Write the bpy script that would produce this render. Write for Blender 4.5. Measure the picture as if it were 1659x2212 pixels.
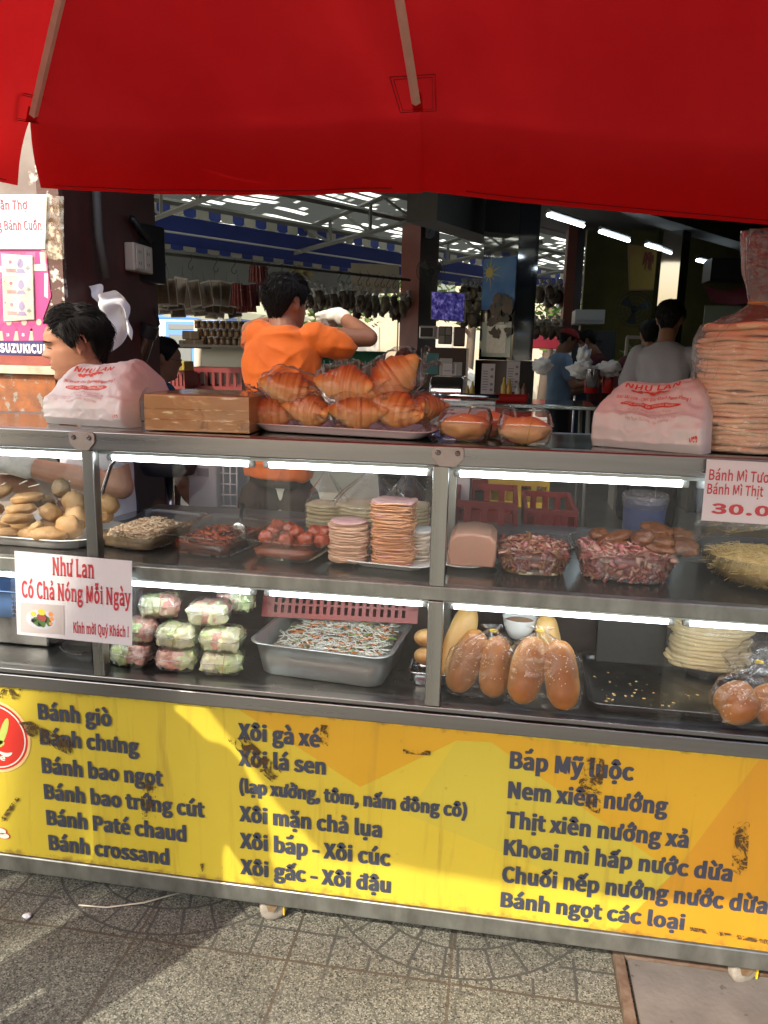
import bpy, bmesh, math, random
from mathutils import Vector, Matrix, noise, Euler
from mathutils.bvhtree import BVHTree
for _o in list(bpy.data.objects): bpy.data.objects.remove(_o)
S = bpy.context.scene; COL = S.collection
R = random.Random(7); rad = math.radians; PI = math.pi
V = Vector
# ---------------------------------------------------------------- camera
CX = V((0.98760653, 0.15528524, 0.02280008)); CYD = V((0.05362111, -0.19730223, -0.97887518)); CF = V((-0.14750636, 0.96796608, -0.20318353))
CAM = V((0, -1.754, 1.55)); FP = 1662.0; CU, CV = 829.5, 1106.0
cd = bpy.data.cameras.new('camera'); cam = bpy.data.objects.new('camera', cd); COL.objects.link(cam)
mw = Matrix.Identity(4)
for i, c in enumerate((CX, -CYD, -CF)):
    for j in range(3): mw[j][i] = c[j]
mw.translation = CAM; cam.matrix_world = mw
cd.sensor_fit = 'VERTICAL'; cd.sensor_height = 24; cd.lens = 24 * FP / 2212; cd.clip_start = .05; cd.clip_end = 500
S.camera = cam
# ---------------------------------------------------------------- world, sun, exposure
W = bpy.data.worlds.new('World'); S.world = W; W.use_nodes = True
SUN_E, SUN_AZ = rad(40), rad(30)          # light travels towards (+sin az, +cos az), falling
nt = W.node_tree; sky = nt.nodes.new('ShaderNodeTexSky'); sky.sky_type = 'NISHITA'; sky.sun_disc = False
sky.sun_elevation = SUN_E; sky.sun_rotation = rad(210); sky.air_density = 1.2; sky.dust_density = 4.5
bg = nt.nodes['Background']; bg.inputs[1].default_value = .15; nt.links.new(sky.outputs[0], bg.inputs[0])
sd = bpy.data.lights.new('sun', 'SUN'); sd.energy = 2.7; sd.angle = rad(.55); sd.color = (1, .9, .74)
sun = bpy.data.objects.new('sun', sd); COL.objects.link(sun)
SDIR = V((math.sin(SUN_AZ) * math.cos(SUN_E), math.cos(SUN_AZ) * math.cos(SUN_E), -math.sin(SUN_E)))
sun.rotation_euler = SDIR.to_track_quat('-Z', 'Y').to_euler(); sun.location = (-4, -8, 8)
S.view_settings.view_transform = 'Standard'; S.view_settings.look = 'None'; S.view_settings.gamma = 1
S.view_settings.exposure = 1.1
cy = S.cycles; cy.max_bounces = 10; cy.transparent_max_bounces = 32; cy.diffuse_bounces = 4; cy.glossy_bounces = 4
cy.transmission_bounces = 8; cy.caustics_reflective = False; cy.caustics_refractive = False; cy.use_denoising = True; cy.sample_clamp_indirect = 6
S.render.film_transparent = False

# ---------------------------------------------------------------- helpers
def ray(u, v): return (CX * (u - CU) + CYD * (v - CV) + CF * FP)
def at(u, v, y):
    d = ray(u, v); return CAM + d * ((y - CAM.y) / d.y)
def atz(u, v, z):
    d = ray(u, v); return CAM + d * ((z - CAM.z) / d.z)
def lerp(a, b, t): return a + (b - a) * t
def nz(p, s=1.0, seed=0): return noise.noise(V((p[0] * s + seed * 13.7, p[1] * s - seed * 7.3, p[2] * s + seed * 3.1)))
def interp(tab, x):
    if x <= tab[0][0]: return tab[0][1]
    for (a, fa), (b, fb) in zip(tab, tab[1:]):
        if x <= b:
            t = (x - a) / (b - a); t = t * t * (3 - 2 * t); return lerp(fa, fb, t)
    return tab[-1][1]

class MB:
    def __init__(s): s.v = []; s.f = []; s.m = []; s.mi = 0; s.X = None
    def add(s, vs, fs):
        n = len(s.v)
        if s.X is not None: vs = [s.X @ V(p) for p in vs]
        s.v += [tuple(p) for p in vs]; s.f += [tuple(i + n for i in f) for f in fs]; s.m += [s.mi] * len(fs)
    def box(s, c, d, rot=None):
        hx, hy, hz = d[0] / 2, d[1] / 2, d[2] / 2; m = Euler(rot).to_matrix() if rot else None
        vs = [V((x, y, z)) for x in (-hx, hx) for y in (-hy, hy) for z in (-hz, hz)]
        vs = [(m @ p if m else p) + V(c) for p in vs]
        s.add(vs, [(0, 1, 3, 2), (4, 6, 7, 5), (0, 4, 5, 1), (2, 3, 7, 6), (0, 2, 6, 4), (1, 5, 7, 3)])
    def bx(s, x0, x1, y0, y1, z0, z1): s.box(((x0 + x1) / 2, (y0 + y1) / 2, (z0 + z1) / 2), (x1 - x0, y1 - y0, z1 - z0))
    def rings(s, rs, caps=(1, 1), closed=True):
        n = len(rs[0]); vs = [p for r in rs for p in r]; fs = []
        for i in range(len(rs) - 1):
            for j in range(n if closed else n - 1):
                a, b = i * n + j, i * n + (j + 1) % n; fs.append((a, b, b + n, a + n))
        if caps[0]: fs.append(tuple(range(n - 1, -1, -1)))
        if caps[1]: k = (len(rs) - 1) * n; fs.append(tuple(range(k, k + n)))
        s.add(vs, fs)
    def tube(s, pts, r, n=8, caps=(1, 1), flat=1.0):
        pts = [V(p) for p in pts]; rr = r if isinstance(r, (list, tuple)) else [r] * len(pts); rs = []; up = None
        for i, p in enumerate(pts):
            t = (pts[min(i + 1, len(pts) - 1)] - pts[max(i - 1, 0)]).normalized()
            if up is None: up = V((0, 0, 1)) if abs(t.z) < .9 else V((1, 0, 0))
            a = t.cross(up)
            if a.length < 1e-4: a = t.cross(V((0, 1, 0.01)))
            a.normalize(); b = a.cross(t).normalized(); up = b
            rs.append([p + a * (rr[i] * math.cos(2 * PI * k / n)) + b * (rr[i] * flat * math.sin(2 * PI * k / n)) for k in range(n)])
        s.rings(rs, caps)
    def lathe(s, prof, c=(0, 0, 0), n=24, sx=1, sy=1, caps=(1, 1)):
        s.rings([[V(c) + V((r * sx * math.cos(2 * PI * k / n), r * sy * math.sin(2 * PI * k / n), z)) for k in range(n)] for r, z in prof], caps)
    def capsule(s, a, b, ra, rb, n=12):
        a, b = V(a), V(b); t = (b - a)
        if t.length < 1e-6: t = V((0, 0, 1e-4))
        d = t.normalized(); x = d.orthogonal().normalized(); y = d.cross(x); rs = []
        def ring(p, r): rs.append([p + x * (r * math.cos(2 * PI * k / n)) + y * (r * math.sin(2 * PI * k / n)) for k in range(n)])
        for q in (85, 60, 30): ring(a - d * (ra * math.sin(rad(q))), ra * math.cos(rad(q)))
        ring(a, ra); ring(b, rb)
        for q in (30, 60, 85): ring(b + d * (rb * math.sin(rad(q))), rb * math.cos(rad(q)))
        s.rings(rs)
    def blob(s, c, d, amp=.12, fr=2.5, seed=0, nu=20, nv=12, rot=None, sq=1.0):
        m = Euler(rot).to_matrix() if rot else Matrix.Identity(3); rs = []; pw = lambda q: math.copysign(abs(q) ** sq, q)
        for i in range(nv + 1):
            ph = -PI / 2 + PI * i / nv; ph = max(-PI / 2 + .06, min(PI / 2 - .06, ph)); row = []
            for k in range(nu):
                th = 2 * PI * k / nu; q = V((pw(math.cos(ph)) * pw(math.cos(th)), pw(math.cos(ph)) * pw(math.sin(th)), pw(math.sin(ph))))
                g = 1 + amp * nz(q, fr, seed) + amp * .4 * nz(q, fr * 2.7, seed + 5)
                row.append(V(c) + m @ V((q.x * d[0] * g, q.y * d[1] * g, q.z * d[2] * g)))
            rs.append(row)
        s.rings(rs)
    def grid(s, fn, nu, nv, wrap=False):
        vs = [fn(i / nu, j / nv) for j in range(nv + 1) for i in range(nu + 1)]; fs = []
        for j in range(nv):
            for i in range(nu):
                a = j * (nu + 1) + i; fs.append((a, a + 1, a + nu + 2, a + nu + 1))
        s.add(vs, fs)
    def poly(s, pts): s.add(pts, [tuple(range(len(pts)))])
    def prism(s, pts, off):
        n = len(pts); off = V(off); vs = [V(p) for p in pts] + [V(p) + off for p in pts]
        s.add(vs, [tuple(range(n - 1, -1, -1)), tuple(range(n, 2 * n))] + [(i, (i + 1) % n, (i + 1) % n + n, i + n) for i in range(n)])
    def mesh(s, name):
        me = bpy.data.meshes.new(name); me.from_pydata(s.v, [], s.f)
        me.polygons.foreach_set('material_index', s.m); me.update(); return me
    def build(s, name, mats, parent=None, smooth=True, bev=0, fix=True, solo=False, sub=0):
        me = s.mesh(name)
        if fix:
            b = bmesh.new(); b.from_mesh(me); bmesh.ops.recalc_face_normals(b, faces=b.faces); b.to_mesh(me); b.free()
        return link(name, me, mats, parent, smooth, bev, sub)

def link(name, me, mats, parent=None, smooth=True, bev=0, sub=0):
    if not isinstance(mats, (list, tuple)): mats = [mats]
    for m in mats: me.materials.append(m)
    if smooth: me.polygons.foreach_set('use_smooth', [True] * len(me.polygons))
    o = bpy.data.objects.new(name, me); COL.objects.link(o)
    if parent is not None:
        o.parent = parent; o.matrix_parent_inverse = wm(parent).inverted()
    else:                                  # origin at the base of the thing
        lo = V((min(v.co[i] for v in me.vertices) for i in range(3))); hi = V((max(v.co[i] for v in me.vertices) for i in range(3)))
        c = V(((lo.x + hi.x) / 2, (lo.y + hi.y) / 2, lo.z)); me.transform(Matrix.Translation(-c)); o.location = c
    if bev:
        b = o.modifiers.new('bevel', 'BEVEL'); b.width = bev; b.segments = 2; b.limit_method = 'ANGLE'; b.angle_limit = rad(40)
    if smooth == 'auto':
        try: me.set_sharp_from_angle(angle=rad(35))
        except Exception: pass
    if sub:
        b = o.modifiers.new('sub', 'SUBSURF'); b.levels = sub; b.render_levels = sub
    return o
def wm(o):
    m = Matrix.LocRotScale(o.location, o.rotation_euler, o.scale)
    if o.parent: m = wm(o.parent) @ o.matrix_parent_inverse @ m
    return m
def tag(o, label, cat, group=None, kind=None):
    if label: o['label'] = label
    if cat: o['category'] = cat
    if group: o['group'] = group
    if kind: o['kind'] = kind
    return o
def thing(name, label, cat, loc=(0, 0, 0), group=None, kind=None):
    o = bpy.data.objects.new(name, None); o.empty_display_size = .05; COL.objects.link(o); o.location = loc
    return tag(o, label, cat, group, kind)
def struct(o): o['kind'] = 'structure'; return o
def dup(root, loc, label=None, rz=None, sc=None, rot=None, group=None):
    def cp(o, par):
        c = o.copy(); COL.objects.link(c)
        if par is not None: c.parent = par
        for ch in [x for x in o.children]: cp(ch, c)
        return c
    r = cp(root, None); r.location = loc
    if rot is not None: r.rotation_euler = rot
    elif rz is not None: r.rotation_euler = (0, 0, rz)
    if sc is not None: r.scale = (sc, sc, sc) if isinstance(sc, (int, float)) else sc
    if label: r['label'] = label
    if group: r['group'] = group
    return r
def remesh(mb, vox, it=3, disp=None):
    me = mb.mesh('tmp'); o = bpy.data.objects.new('tmp', me); COL.objects.link(o)
    m = o.modifiers.new('r', 'REMESH'); m.mode = 'VOXEL'; m.voxel_size = vox
    if it:
        q = o.modifiers.new('s', 'SMOOTH'); q.factor = .5; q.iterations = it
    dg = bpy.context.evaluated_depsgraph_get(); dg.update()
    out = bpy.data.meshes.new_from_object(o.evaluated_get(dg)); bpy.data.objects.remove(o)
    if disp:
        ns = [v.normal.copy() for v in out.vertices]
        for v, n in zip(out.vertices, ns): v.co += n * disp(v.co)
        out.update()
    return out
# lettering: real outlines of text, laid in a plane
_tc = {}
def _font():
    try:
        import os
        p = os.path.join(bpy.utils.system_resource('DATAFILES', path='fonts'), 'Noto Sans CJK Regular.woff2')
        return bpy.data.fonts.load(p)
    except Exception: return None
FONT = _font(); FSZ = 1.0
def text_mesh(s, bold=.0, serif=False):
    k = (s, bold, serif)
    if k in _tc: return _tc[k]
    c = bpy.data.curves.new('t', 'FONT'); c.body = s; c.size = FSZ
    if FONT: c.font = FONT
    c.offset = bold; c.resolution_u = 3
    if bold: c.space_character = 1.0 + bold * .9
    o = bpy.data.objects.new('t', c); COL.objects.link(o)
    dg = bpy.context.evaluated_depsgraph_get(); dg.update()
    me = bpy.data.meshes.new_from_object(o.evaluated_get(dg)); bpy.data.objects.remove(o)
    vs = [(v.co.x, v.co.y) for v in me.vertices]; fs = [tuple(p.vertices) for p in me.polygons]
    if serif:
        cnt = {}
        for f in fs:
            for a, b in zip(f, f[1:] + f[:1]): cnt[(min(a, b), max(a, b))] = cnt.get((min(a, b), max(a, b)), 0) + 1
        for (a, b), q in list(cnt.items()):
            if q == 1:
                (xa, ya), (xb, yb) = vs[a], vs[b]
                if abs(ya - yb) < .003 and .03 < abs(xa - xb) < .16:
                    x0, x1 = min(xa, xb) - .05, max(xa, xb) + .05
                    for lv, up in ((0, 1), (.728, -1), (.546, -1), (.756, -1), (-.2, 1)):
                        if abs(ya - lv) < .035:
                            n = len(vs); h = .045 * up
                            vs += [(x0, ya), (x1, ya), (x1, ya + h), (x0, ya + h)]; fs.append((n, n + 1, n + 2, n + 3)); break
    _tc[k] = (vs, fs); return _tc[k]
CAPH = .728
_h = max(v[1] for v in text_mesh('H')[0]); FSZ = CAPH / _h; _tc.clear()
def write(mb, s, p0, width, cap, ex=(1, 0, 0), ey=(0, 0, 1), bold=.02, serif=False, lift=None):
    vs, fs = text_mesh(s, bold, serif)
    if not vs: return
    x0 = min(v[0] for v in vs); x1 = max(v[0] for v in vs); ex, ey = V(ex), V(ey); p0 = V(p0)
    sx = (width / (x1 - x0)) if width else cap / CAPH; sy = cap / CAPH
    mb.add([p0 + ex * ((x - x0) * sx) + ey * (y * sy) for x, y in vs], fs)

# ---------------------------------------------------------------- materials
def newmat(name):
    m = bpy.data.materials.new(name); m.use_nodes = True; n = m.node_tree; n.nodes.clear()
    out = n.nodes.new('ShaderNodeOutputMaterial'); return m, n, out
def nd(n, t, **kw):
    x = n.nodes.new(t)
    for k, v in kw.items():
        if k.startswith('i_'):
            kk = k[2:]; x.inputs[int(kk) if kk.isdigit() else kk].default_value = v
        else: setattr(x, k, v)
    return x
def ln(n, a, b): n.links.new(a, b)
def c4(c): return (c[0], c[1], c[2], 1)
def ramp(n, src, stops):
    r = nd(n, 'ShaderNodeValToRGB'); e = r.color_ramp.elements
    while len(e) < len(stops): e.new(.5)
    for q, (p, c) in zip(e, stops): q.position = p; q.color = c4(c) if len(c) == 3 else c
    ln(n, src, r.inputs[0]); return r.outputs[0]
def coords(n, scale=(1, 1, 1), kind='Object', rot=(0, 0, 0)):
    t = nd(n, 'ShaderNodeTexCoord'); m = nd(n, 'ShaderNodeMapping'); m.inputs['Scale'].default_value = scale; m.inputs['Rotation'].default_value = rot
    ln(n, t.outputs[kind], m.inputs[0]); return m.outputs[0]
def noi(n, vec, s, det=4, rough=.55, dist=0):
    x = nd(n, 'ShaderNodeTexNoise', i_Scale=s, i_Detail=det, i_Roughness=rough, i_Distortion=dist); ln(n, vec, x.inputs['Vector']); return x.outputs[0]
def bumpn(n, h, st, dist=.01):
    b = nd(n, 'ShaderNodeBump', i_Strength=st, i_Distance=dist); ln(n, h, b.inputs['Height']); return b.outputs[0]
def M(name, col, rough=.5, metal=0, col2=None, vs=12, bump=0, bs=60, bd=.004, spec=.5, stretch=(1, 1, 1), sss=0, coat=0, contrast=(.35, .65), spots=None, alpha=1, rvar=0, sheen=0, trans=0):
    m, n, out = newmat(name); p = nd(n, 'ShaderNodeBsdfPrincipled'); ln(n, p.outputs[0], out.inputs[0])
    p.inputs['Base Color'].default_value = c4(col); p.inputs['Roughness'].default_value = rough; p.inputs['Metallic'].default_value = metal
    p.inputs['Specular IOR Level'].default_value = spec; p.inputs['Coat Weight'].default_value = coat
    p.inputs['Sheen Weight'].default_value = sheen
    if sss: p.inputs['Subsurface Weight'].default_value = sss; p.inputs['Subsurface Radius'].default_value = (.02, .01, .006); p.inputs['Subsurface Scale'].default_value = .5
    vec = coords(n, stretch); cur = None
    if col2 is not None:
        cur = ramp(n, noi(n, vec, vs), [(contrast[0], col), (contrast[1], col2)])
    if spots:
        sc, thr, sp = spots; mk = ramp(n, noi(n, vec, sc, 6), [(thr, (0, 0, 0)), (thr + .04, (1, 1, 1))])
        mx = nd(n, 'ShaderNodeMixRGB'); ln(n, mk, mx.inputs[0])
        if cur is not None: ln(n, cur, mx.inputs[1])
        else: mx.inputs[1].default_value = c4(col)
        mx.inputs[2].default_value = c4(sp); cur = mx.outputs[0]
    if cur is not None: ln(n, cur, p.inputs['Base Color'])
    if rvar:
        rr = nd(n, 'ShaderNodeMapRange', i_3=max(rough - rvar, .02), i_4=rough + rvar); ln(n, noi(n, vec, vs * 1.7), rr.inputs[0]); ln(n, rr.outputs[0], p.inputs['Roughness'])
    if bump: ln(n, bumpn(n, noi(n, vec, bs), bump, bd), p.inputs['Normal'])
    if trans:
        tr = nd(n, 'ShaderNodeBsdfTranslucent'); ms = nd(n, 'ShaderNodeMixShader', i_0=trans); tr.inputs[0].default_value = c4(col)
        if cur is not None: ln(n, cur, tr.inputs[0])
        ln(n, p.outputs[0], ms.inputs[1]); ln(n, tr.outputs[0], ms.inputs[2]); ln(n, ms.outputs[0], out.inputs[0])
    return m
def glassy(name, tint=(1, 1, 1), base=.06, gain=.8, rough=.02, bump=0, bs=30, bd=.01, diff=0, dcol=(.9, .9, .9), power=4, stretch=(1, 1, 1)):
    m, n, out = newmat(name); tr = nd(n, 'ShaderNodeBsdfTransparent'); tr.inputs[0].default_value = c4(tint)
    gl = nd(n, 'ShaderNodeBsdfGlossy', i_Roughness=rough); lw = nd(n, 'ShaderNodeLayerWeight', i_Blend=.5)
    pw = nd(n, 'ShaderNodeMath', operation='POWER', i_1=power); ln(n, lw.outputs['Facing'], pw.inputs[0])
    mu = nd(n, 'ShaderNodeMath', operation='MULTIPLY_ADD', i_1=gain, i_2=base); ln(n, pw.outputs[0], mu.inputs[0]); mu.use_clamp = True
    mx = nd(n, 'ShaderNodeMixShader'); ln(n, mu.outputs[0], mx.inputs[0]); ln(n, tr.outputs[0], mx.inputs[1]); ln(n, gl.outputs[0], mx.inputs[2])
    res = mx.outputs[0]
    if bump:
        vec = coords(n, stretch); b = bumpn(n, noi(n, vec, bs, 3, .5, 1.2), bump, bd); ln(n, b, gl.inputs['Normal']); ln(n, b, lw.inputs['Normal'])
    if diff:
        df = nd(n, 'ShaderNodeBsdfDiffuse'); df.inputs[0].default_value = c4(dcol); t2 = nd(n, 'ShaderNodeBsdfTranslucent'); t2.inputs[0].default_value = c4(dcol)
        a = nd(n, 'ShaderNodeMixShader', i_0=.5); ln(n, df.outputs[0], a.inputs[1]); ln(n, t2.outputs[0], a.inputs[2])
        b2 = nd(n, 'ShaderNodeMixShader', i_0=diff); ln(n, res, b2.inputs[1]); ln(n, a.outputs[0], b2.inputs[2]); res = b2.outputs[0]
    ln(n, res, out.inputs[0]); return m
def glow(name, col, st):
    m, n, out = newmat(name); e = nd(n, 'ShaderNodeEmission', i_Strength=st); e.inputs[0].default_value = c4(col); ln(n, e.outputs[0], out.inputs[0]); return m

STEEL = M('brushed_steel', (.30, .30, .30), .3, 1, (.23, .23, .235), 3, .15, 300, .001, stretch=(.15, 1, 6), rvar=.12, spots=(46, .74, (.16, .12, .09)))
STEELV = M('brushed_steel_upright', (.40, .41, .39), .3, 1, (.32, .325, .31), 3, .15, 300, .001, stretch=(6, 1, .15), rvar=.1)
GALV = M('dull_galvanised_steel', (.33, .35, .33), .40, .85, (.20, .21, .195), 16, .1, 80, .001, stretch=(1, 1, .5), rvar=.1, spots=(70, .76, (.12, .07, .04)))
DARKSTEEL = M('dark_tray_steel', (.12, .12, .12), .3, 1, (.2, .2, .2), 9, .1, 120, .001, rvar=.08)
CHROME = M('polished_steel', (.6, .6, .6), .12, 1)
PLATE = M('bracket_steel', (.36, .335, .32), .42, .5, (.30, .28, .27), 30)
GLASS = glassy('pane_glass', (.97, .985, .975), .058, .9, .012, power=5)
DISH = glassy('dish_glass', (.95, .965, .955), .075, .95, .02, .10, 14, .003, power=4.5)
BAGF = glassy('gathered_bag_film', (.96, .94, .94), .10, .8, .08, 1.0, 30, .014, .07, (.97, .94, .93), power=3.2)
FILM = glassy('clear_film', (.975, .965, .965), .05, .75, .07, .9, 26, .012, .03, (.9, .86, .86), power=3.4)
FILMS = glassy('clear_film_fine', (.985, .98, .98), .05, .85, .035, .7, 20, .014, 0, power=3.6)
CLAM = glassy('clear_pet_plastic', (.975, .975, .975), .10, .9, .05, .25, 60, .002, .02, power=3)
CLRIM = glassy('clear_box_rim', (.9, .9, .9), .2, .8, .08, 0, 60, .002, .22, (.9, .9, .9), power=3)
LAMIN = glassy('laminate_film', (.98, .98, .98), .06, .5, .08, .3, 9, .01, .03)
TUBE = glow('lamp_tube_glow', (.86, .95, 1), 11)
LEDT = glow('led_tube_glow', (.75, .9, 1), 9)
WHITE = M('white_enamel', (.75, .75, .73), .3, col2=(.68, .68, .66), vs=9)
PAPER = M('white_paper', (.78, .79, .84), .6, col2=(.74, .75, .80), vs=3)
REDINK = M('red_ink', (.55, .03, .05), .6)
NAVY = M('navy_print', (.034, .042, .068), .5, col2=(.045, .052, .08), vs=12)
BLACK = M('black_plastic', (.012, .012, .014), .4)
BLACKR = M('black_rubber', (.03, .03, .03), .8)
BROWNP = M('brown_paint', (.075, .018, .014), .45, col2=(.045, .012, .010), vs=5, bump=.2, bs=20)
SKIN = M('skin', (.40, .205, .125), .48, col2=(.36, .17, .10), vs=14, bump=.08, bs=160, bd=.001, sss=.08)
SKIND = M('tanned_skin', (.31, .15, .088), .5, col2=(.26, .12, .07), vs=14, sss=.05)
HAIR = M('black_hair', (.006, .0055, .0055), .7, col2=(.011, .010, .010), vs=60, spec=.25, bump=.6, bs=220, bd=.002, stretch=(1, 1, .25))
GLOVE = M('white_glove', (.62, .58, .52), .7, col2=(.55, .51, .45), vs=40, bump=.3, bs=150)
# ---------------------------------------------------------------- the ground
def mth(n, op, a, b=None, c=None):
    x = nd(n, 'ShaderNodeMath', operation=op)
    for i, q in enumerate((a, b, c)):
        if q is None: continue
        if isinstance(q, (int, float)): x.inputs[i].default_value = q
        else: ln(n, q, x.inputs[i])
    return x.outputs[0]
def ground_mat():
    m, n, out = newmat('terrazzo_paving'); p = nd(n, 'ShaderNodeBsdfPrincipled'); ln(n, p.outputs[0], out.inputs[0])
    geo = nd(n, 'ShaderNodeNewGeometry'); sp = nd(n, 'ShaderNodeSeparateXYZ'); ln(n, geo.outputs['Position'], sp.inputs[0])
    wob = mth(n, 'MULTIPLY', mth(n, 'SUBTRACT', noi(n, geo.outputs['Position'], 9, 2), .5), .008)
    X, Y = mth(n, 'ADD', sp.outputs[0], wob), mth(n, 'ADD', sp.outputs[1], wob); T = .42
    ux, uy = mth(n, 'DIVIDE', mth(n, 'ADD', X, .06), T), mth(n, 'DIVIDE', mth(n, 'ADD', Y, .09), T)
    ix, iy = mth(n, 'FLOOR', ux), mth(n, 'FLOOR', uy); lx, ly = mth(n, 'SUBTRACT', ux, ix), mth(n, 'SUBTRACT', uy, iy)
    px = mth(n, 'MODULO', mth(n, 'ABSOLUTE', ix), 2.0); py = mth(n, 'MODULO', mth(n, 'ABSOLUTE', iy), 2.0)
    fx = mth(n, 'ABSOLUTE', mth(n, 'SUBTRACT', lx, px)); fy = mth(n, 'ABSOLUTE', mth(n, 'SUBTRACT', mth(n, 'SUBTRACT', 1.0, ly), py))
    r = mth(n, 'SQRT', mth(n, 'ADD', mth(n, 'MULTIPLY', fx, fx), mth(n, 'MULTIPLY', fy, fy)))
    ang = mth(n, 'ARCTAN2', fy, fx); q = mth(n, 'MULTIPLY', r, 4.2); ring = mth(n, 'FLOOR', q); fr = mth(n, 'SUBTRACT', q, ring)
    def line(f, w):   # 1 near an integer
        d = mth(n, 'MINIMUM', f, mth(n, 'SUBTRACT', 1.0, f)); return mth(n, 'LESS_THAN', d, w)
    arc = line(fr, .036)
    cnt = mth(n, 'MULTIPLY', mth(n, 'ADD', ring, .5), 1.05)
    ra = mth(n, 'MULTIPLY', ang, mth(n, 'ADD', cnt, .6)); rf = mth(n, 'FRACT', mth(n, 'ADD', ra, mth(n, 'MULTIPLY', mth(n, 'MODULO', ring, 2.0), .5)))
    radl = mth(n, 'LESS_THAN', mth(n, 'MULTIPLY', mth(n, 'MINIMUM', rf, mth(n, 'SUBTRACT', 1.0, rf)), mth(n, 'DIVIDE', r, mth(n, 'ADD', cnt, .6)))  , .009)
    gx = mth(n, 'FRACT', mth(n, 'MULTIPLY', lx, 4.0)); gy = mth(n, 'FRACT', mth(n, 'MULTIPLY', ly, 4.0))
    grd = mth(n, 'MAXIMUM', line(gx, .035), line(gy, .035))
    infan = mth(n, 'LESS_THAN', r, 1.0)
    fan = mth(n, 'MAXIMUM', arc, radl)
    gro = mth(n, 'ADD', mth(n, 'MULTIPLY', fan, infan), mth(n, 'MULTIPLY', grd, mth(n, 'SUBTRACT', 1.0, infan)))
    jt = mth(n, 'MAXIMUM', line(lx, .009), line(ly, .009))
    vo = nd(n, 'ShaderNodeTexVoronoi', i_Scale=250); ln(n, geo.outputs['Position'], vo.inputs['Vector'])
    sc = nd(n, 'ShaderNodeSeparateColor'); ln(n, vo.outputs['Color'], sc.inputs[0])
    chip = ramp(n, sc.outputs[0], [(.0, (.06, .06, .058)), (.16, (.14, .14, .135)), (.24, (.40, .39, .36)), (.62, (.48, .47, .43)), (.72, (.74, .72, .67)), (1, (.82, .80, .76))])
    ed = ramp(n, vo.outputs['Distance'], [(.5, (1, 1, 1)), (.7, (0, 0, 0))])
    mx = nd(n, 'ShaderNodeMixRGB'); ln(n, ed, mx.inputs[0]); mx.inputs[1].default_value = (.30, .29, .265, 1); ln(n, chip, mx.inputs[2])
    dirt = ramp(n, noi(n, geo.outputs['Position'], 2.4, 6, .7), [(.35, (.25, .252, .225)), (.68, (.42, .428, .375))])
    m2 = nd(n, 'ShaderNodeMixRGB', blend_type='MULTIPLY', i_0=1.0); ln(n, mx.outputs[0], m2.inputs[1]); ln(n, dirt, m2.inputs[2])
    m3 = nd(n, 'ShaderNodeMixRGB'); ln(n, mth(n, 'MULTIPLY', gro, mth(n, 'SUBTRACT', .85, mth(n, 'MULTIPLY', py, .45))), m3.inputs[0]); ln(n, m2.outputs[0], m3.inputs[1]); m3.inputs[2].default_value = (.05, .05, .045, 1)  # grooves darkened in the colour for the shade inside them
    m4 = nd(n, 'ShaderNodeMixRGB'); ln(n, mth(n, 'MULTIPLY', jt, .7), m4.inputs[0]); ln(n, m3.outputs[0], m4.inputs[1]); m4.inputs[2].default_value = (.075, .055, .035, 1)
    ln(n, m4.outputs[0], p.inputs['Base Color']); p.inputs['Roughness'].default_value = .75
    h = mth(n, 'SUBTRACT', 1.0, mth(n, 'MAXIMUM', gro, jt)); h = mth(n, 'ADD', h, mth(n, 'MULTIPLY', sc.outputs[1], .12))
    ln(n, bumpn(n, h, .9, .005), p.inputs['Normal']); return m
g = MB(); g.bx(-14, 14, -9, 1.9, -.2, 0); struct(g.build('pavement', ground_mat(), smooth=False))  # unseen stretch behind the viewer extended to bounce light
ASPH = M('asphalt', (.055, .055, .055), .9, col2=(.075, .072, .07), vs=4, bump=.4, bs=200)
g = MB(); g.bx(-60, 60, -24, -9, -.32, -.13); struct(g.build('road', ASPH, smooth=False))
g = MB(); g.bx(-60, 60, 1.9, 70, -.3, -.02); struct(g.build('street_ground', M('street_concrete', (.33, .32, .30), .85, col2=(.27, .26, .25), vs=2), smooth=False))
SHOPF = M('shop_floor_tiles', (.22, .21, .19), .35, col2=(.17, .16, .15), vs=3)
g = MB(); g.prism([(-1.7, 1.9, 0), (4.6, 1.9, 0), (4.6, 12.4, 0), (-.4, 12.4, 0), (-4.1, 6.5, 0), (-2.4, 3.9, 0)], (0, 0, .16)); struct(g.build('shop_floor', SHOPF, smooth=False))

t = thing('access_cover', 'grey concrete access cover in a rusty metal frame set in the pavement', 'access cover', (.7, -.3, 0))
RUSTF = M('rusty_frame_steel', (.12, .065, .04), .7, .3, (.22, .16, .12), 25, .5, 90)
CONC = M('dirty_concrete', (.12, .108, .10), .85, col2=(.17, .152, .14), vs=7, bump=.4, bs=70, spots=(30, .66, (.07, .06, .055)))
g = MB(); g.bx(.395, 1.25, -.8, .062, -.01, .012); g.build('slab', CONC, t, False)
g = MB(); g.bx(.36, .385, -.8, .09, -.01, .02); g.bx(.385, 1.25, .066, .09, -.01, .02); g.build('frame', RUSTF, t, False)
PALE = M('pale_straw', (.55, .50, .40), .6)
g = MB(); g.tube([atz(170, 1955, .004), atz(230, 1960, .005), atz(310, 1950, .009), atz(400, 1925, .006)], .0022, 6); tag(g.build('straw', PALE), 'thin pale straw lying on the pavement in front of the cart', 'straw')
g = MB(); g.blob(atz(58, 1978, .006), (.012, .009, .006), .5, 2, 3); tag(g.build('paper_scrap', PAPER), 'tiny crumpled white paper scrap lying on the pavement', 'scrap')

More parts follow.
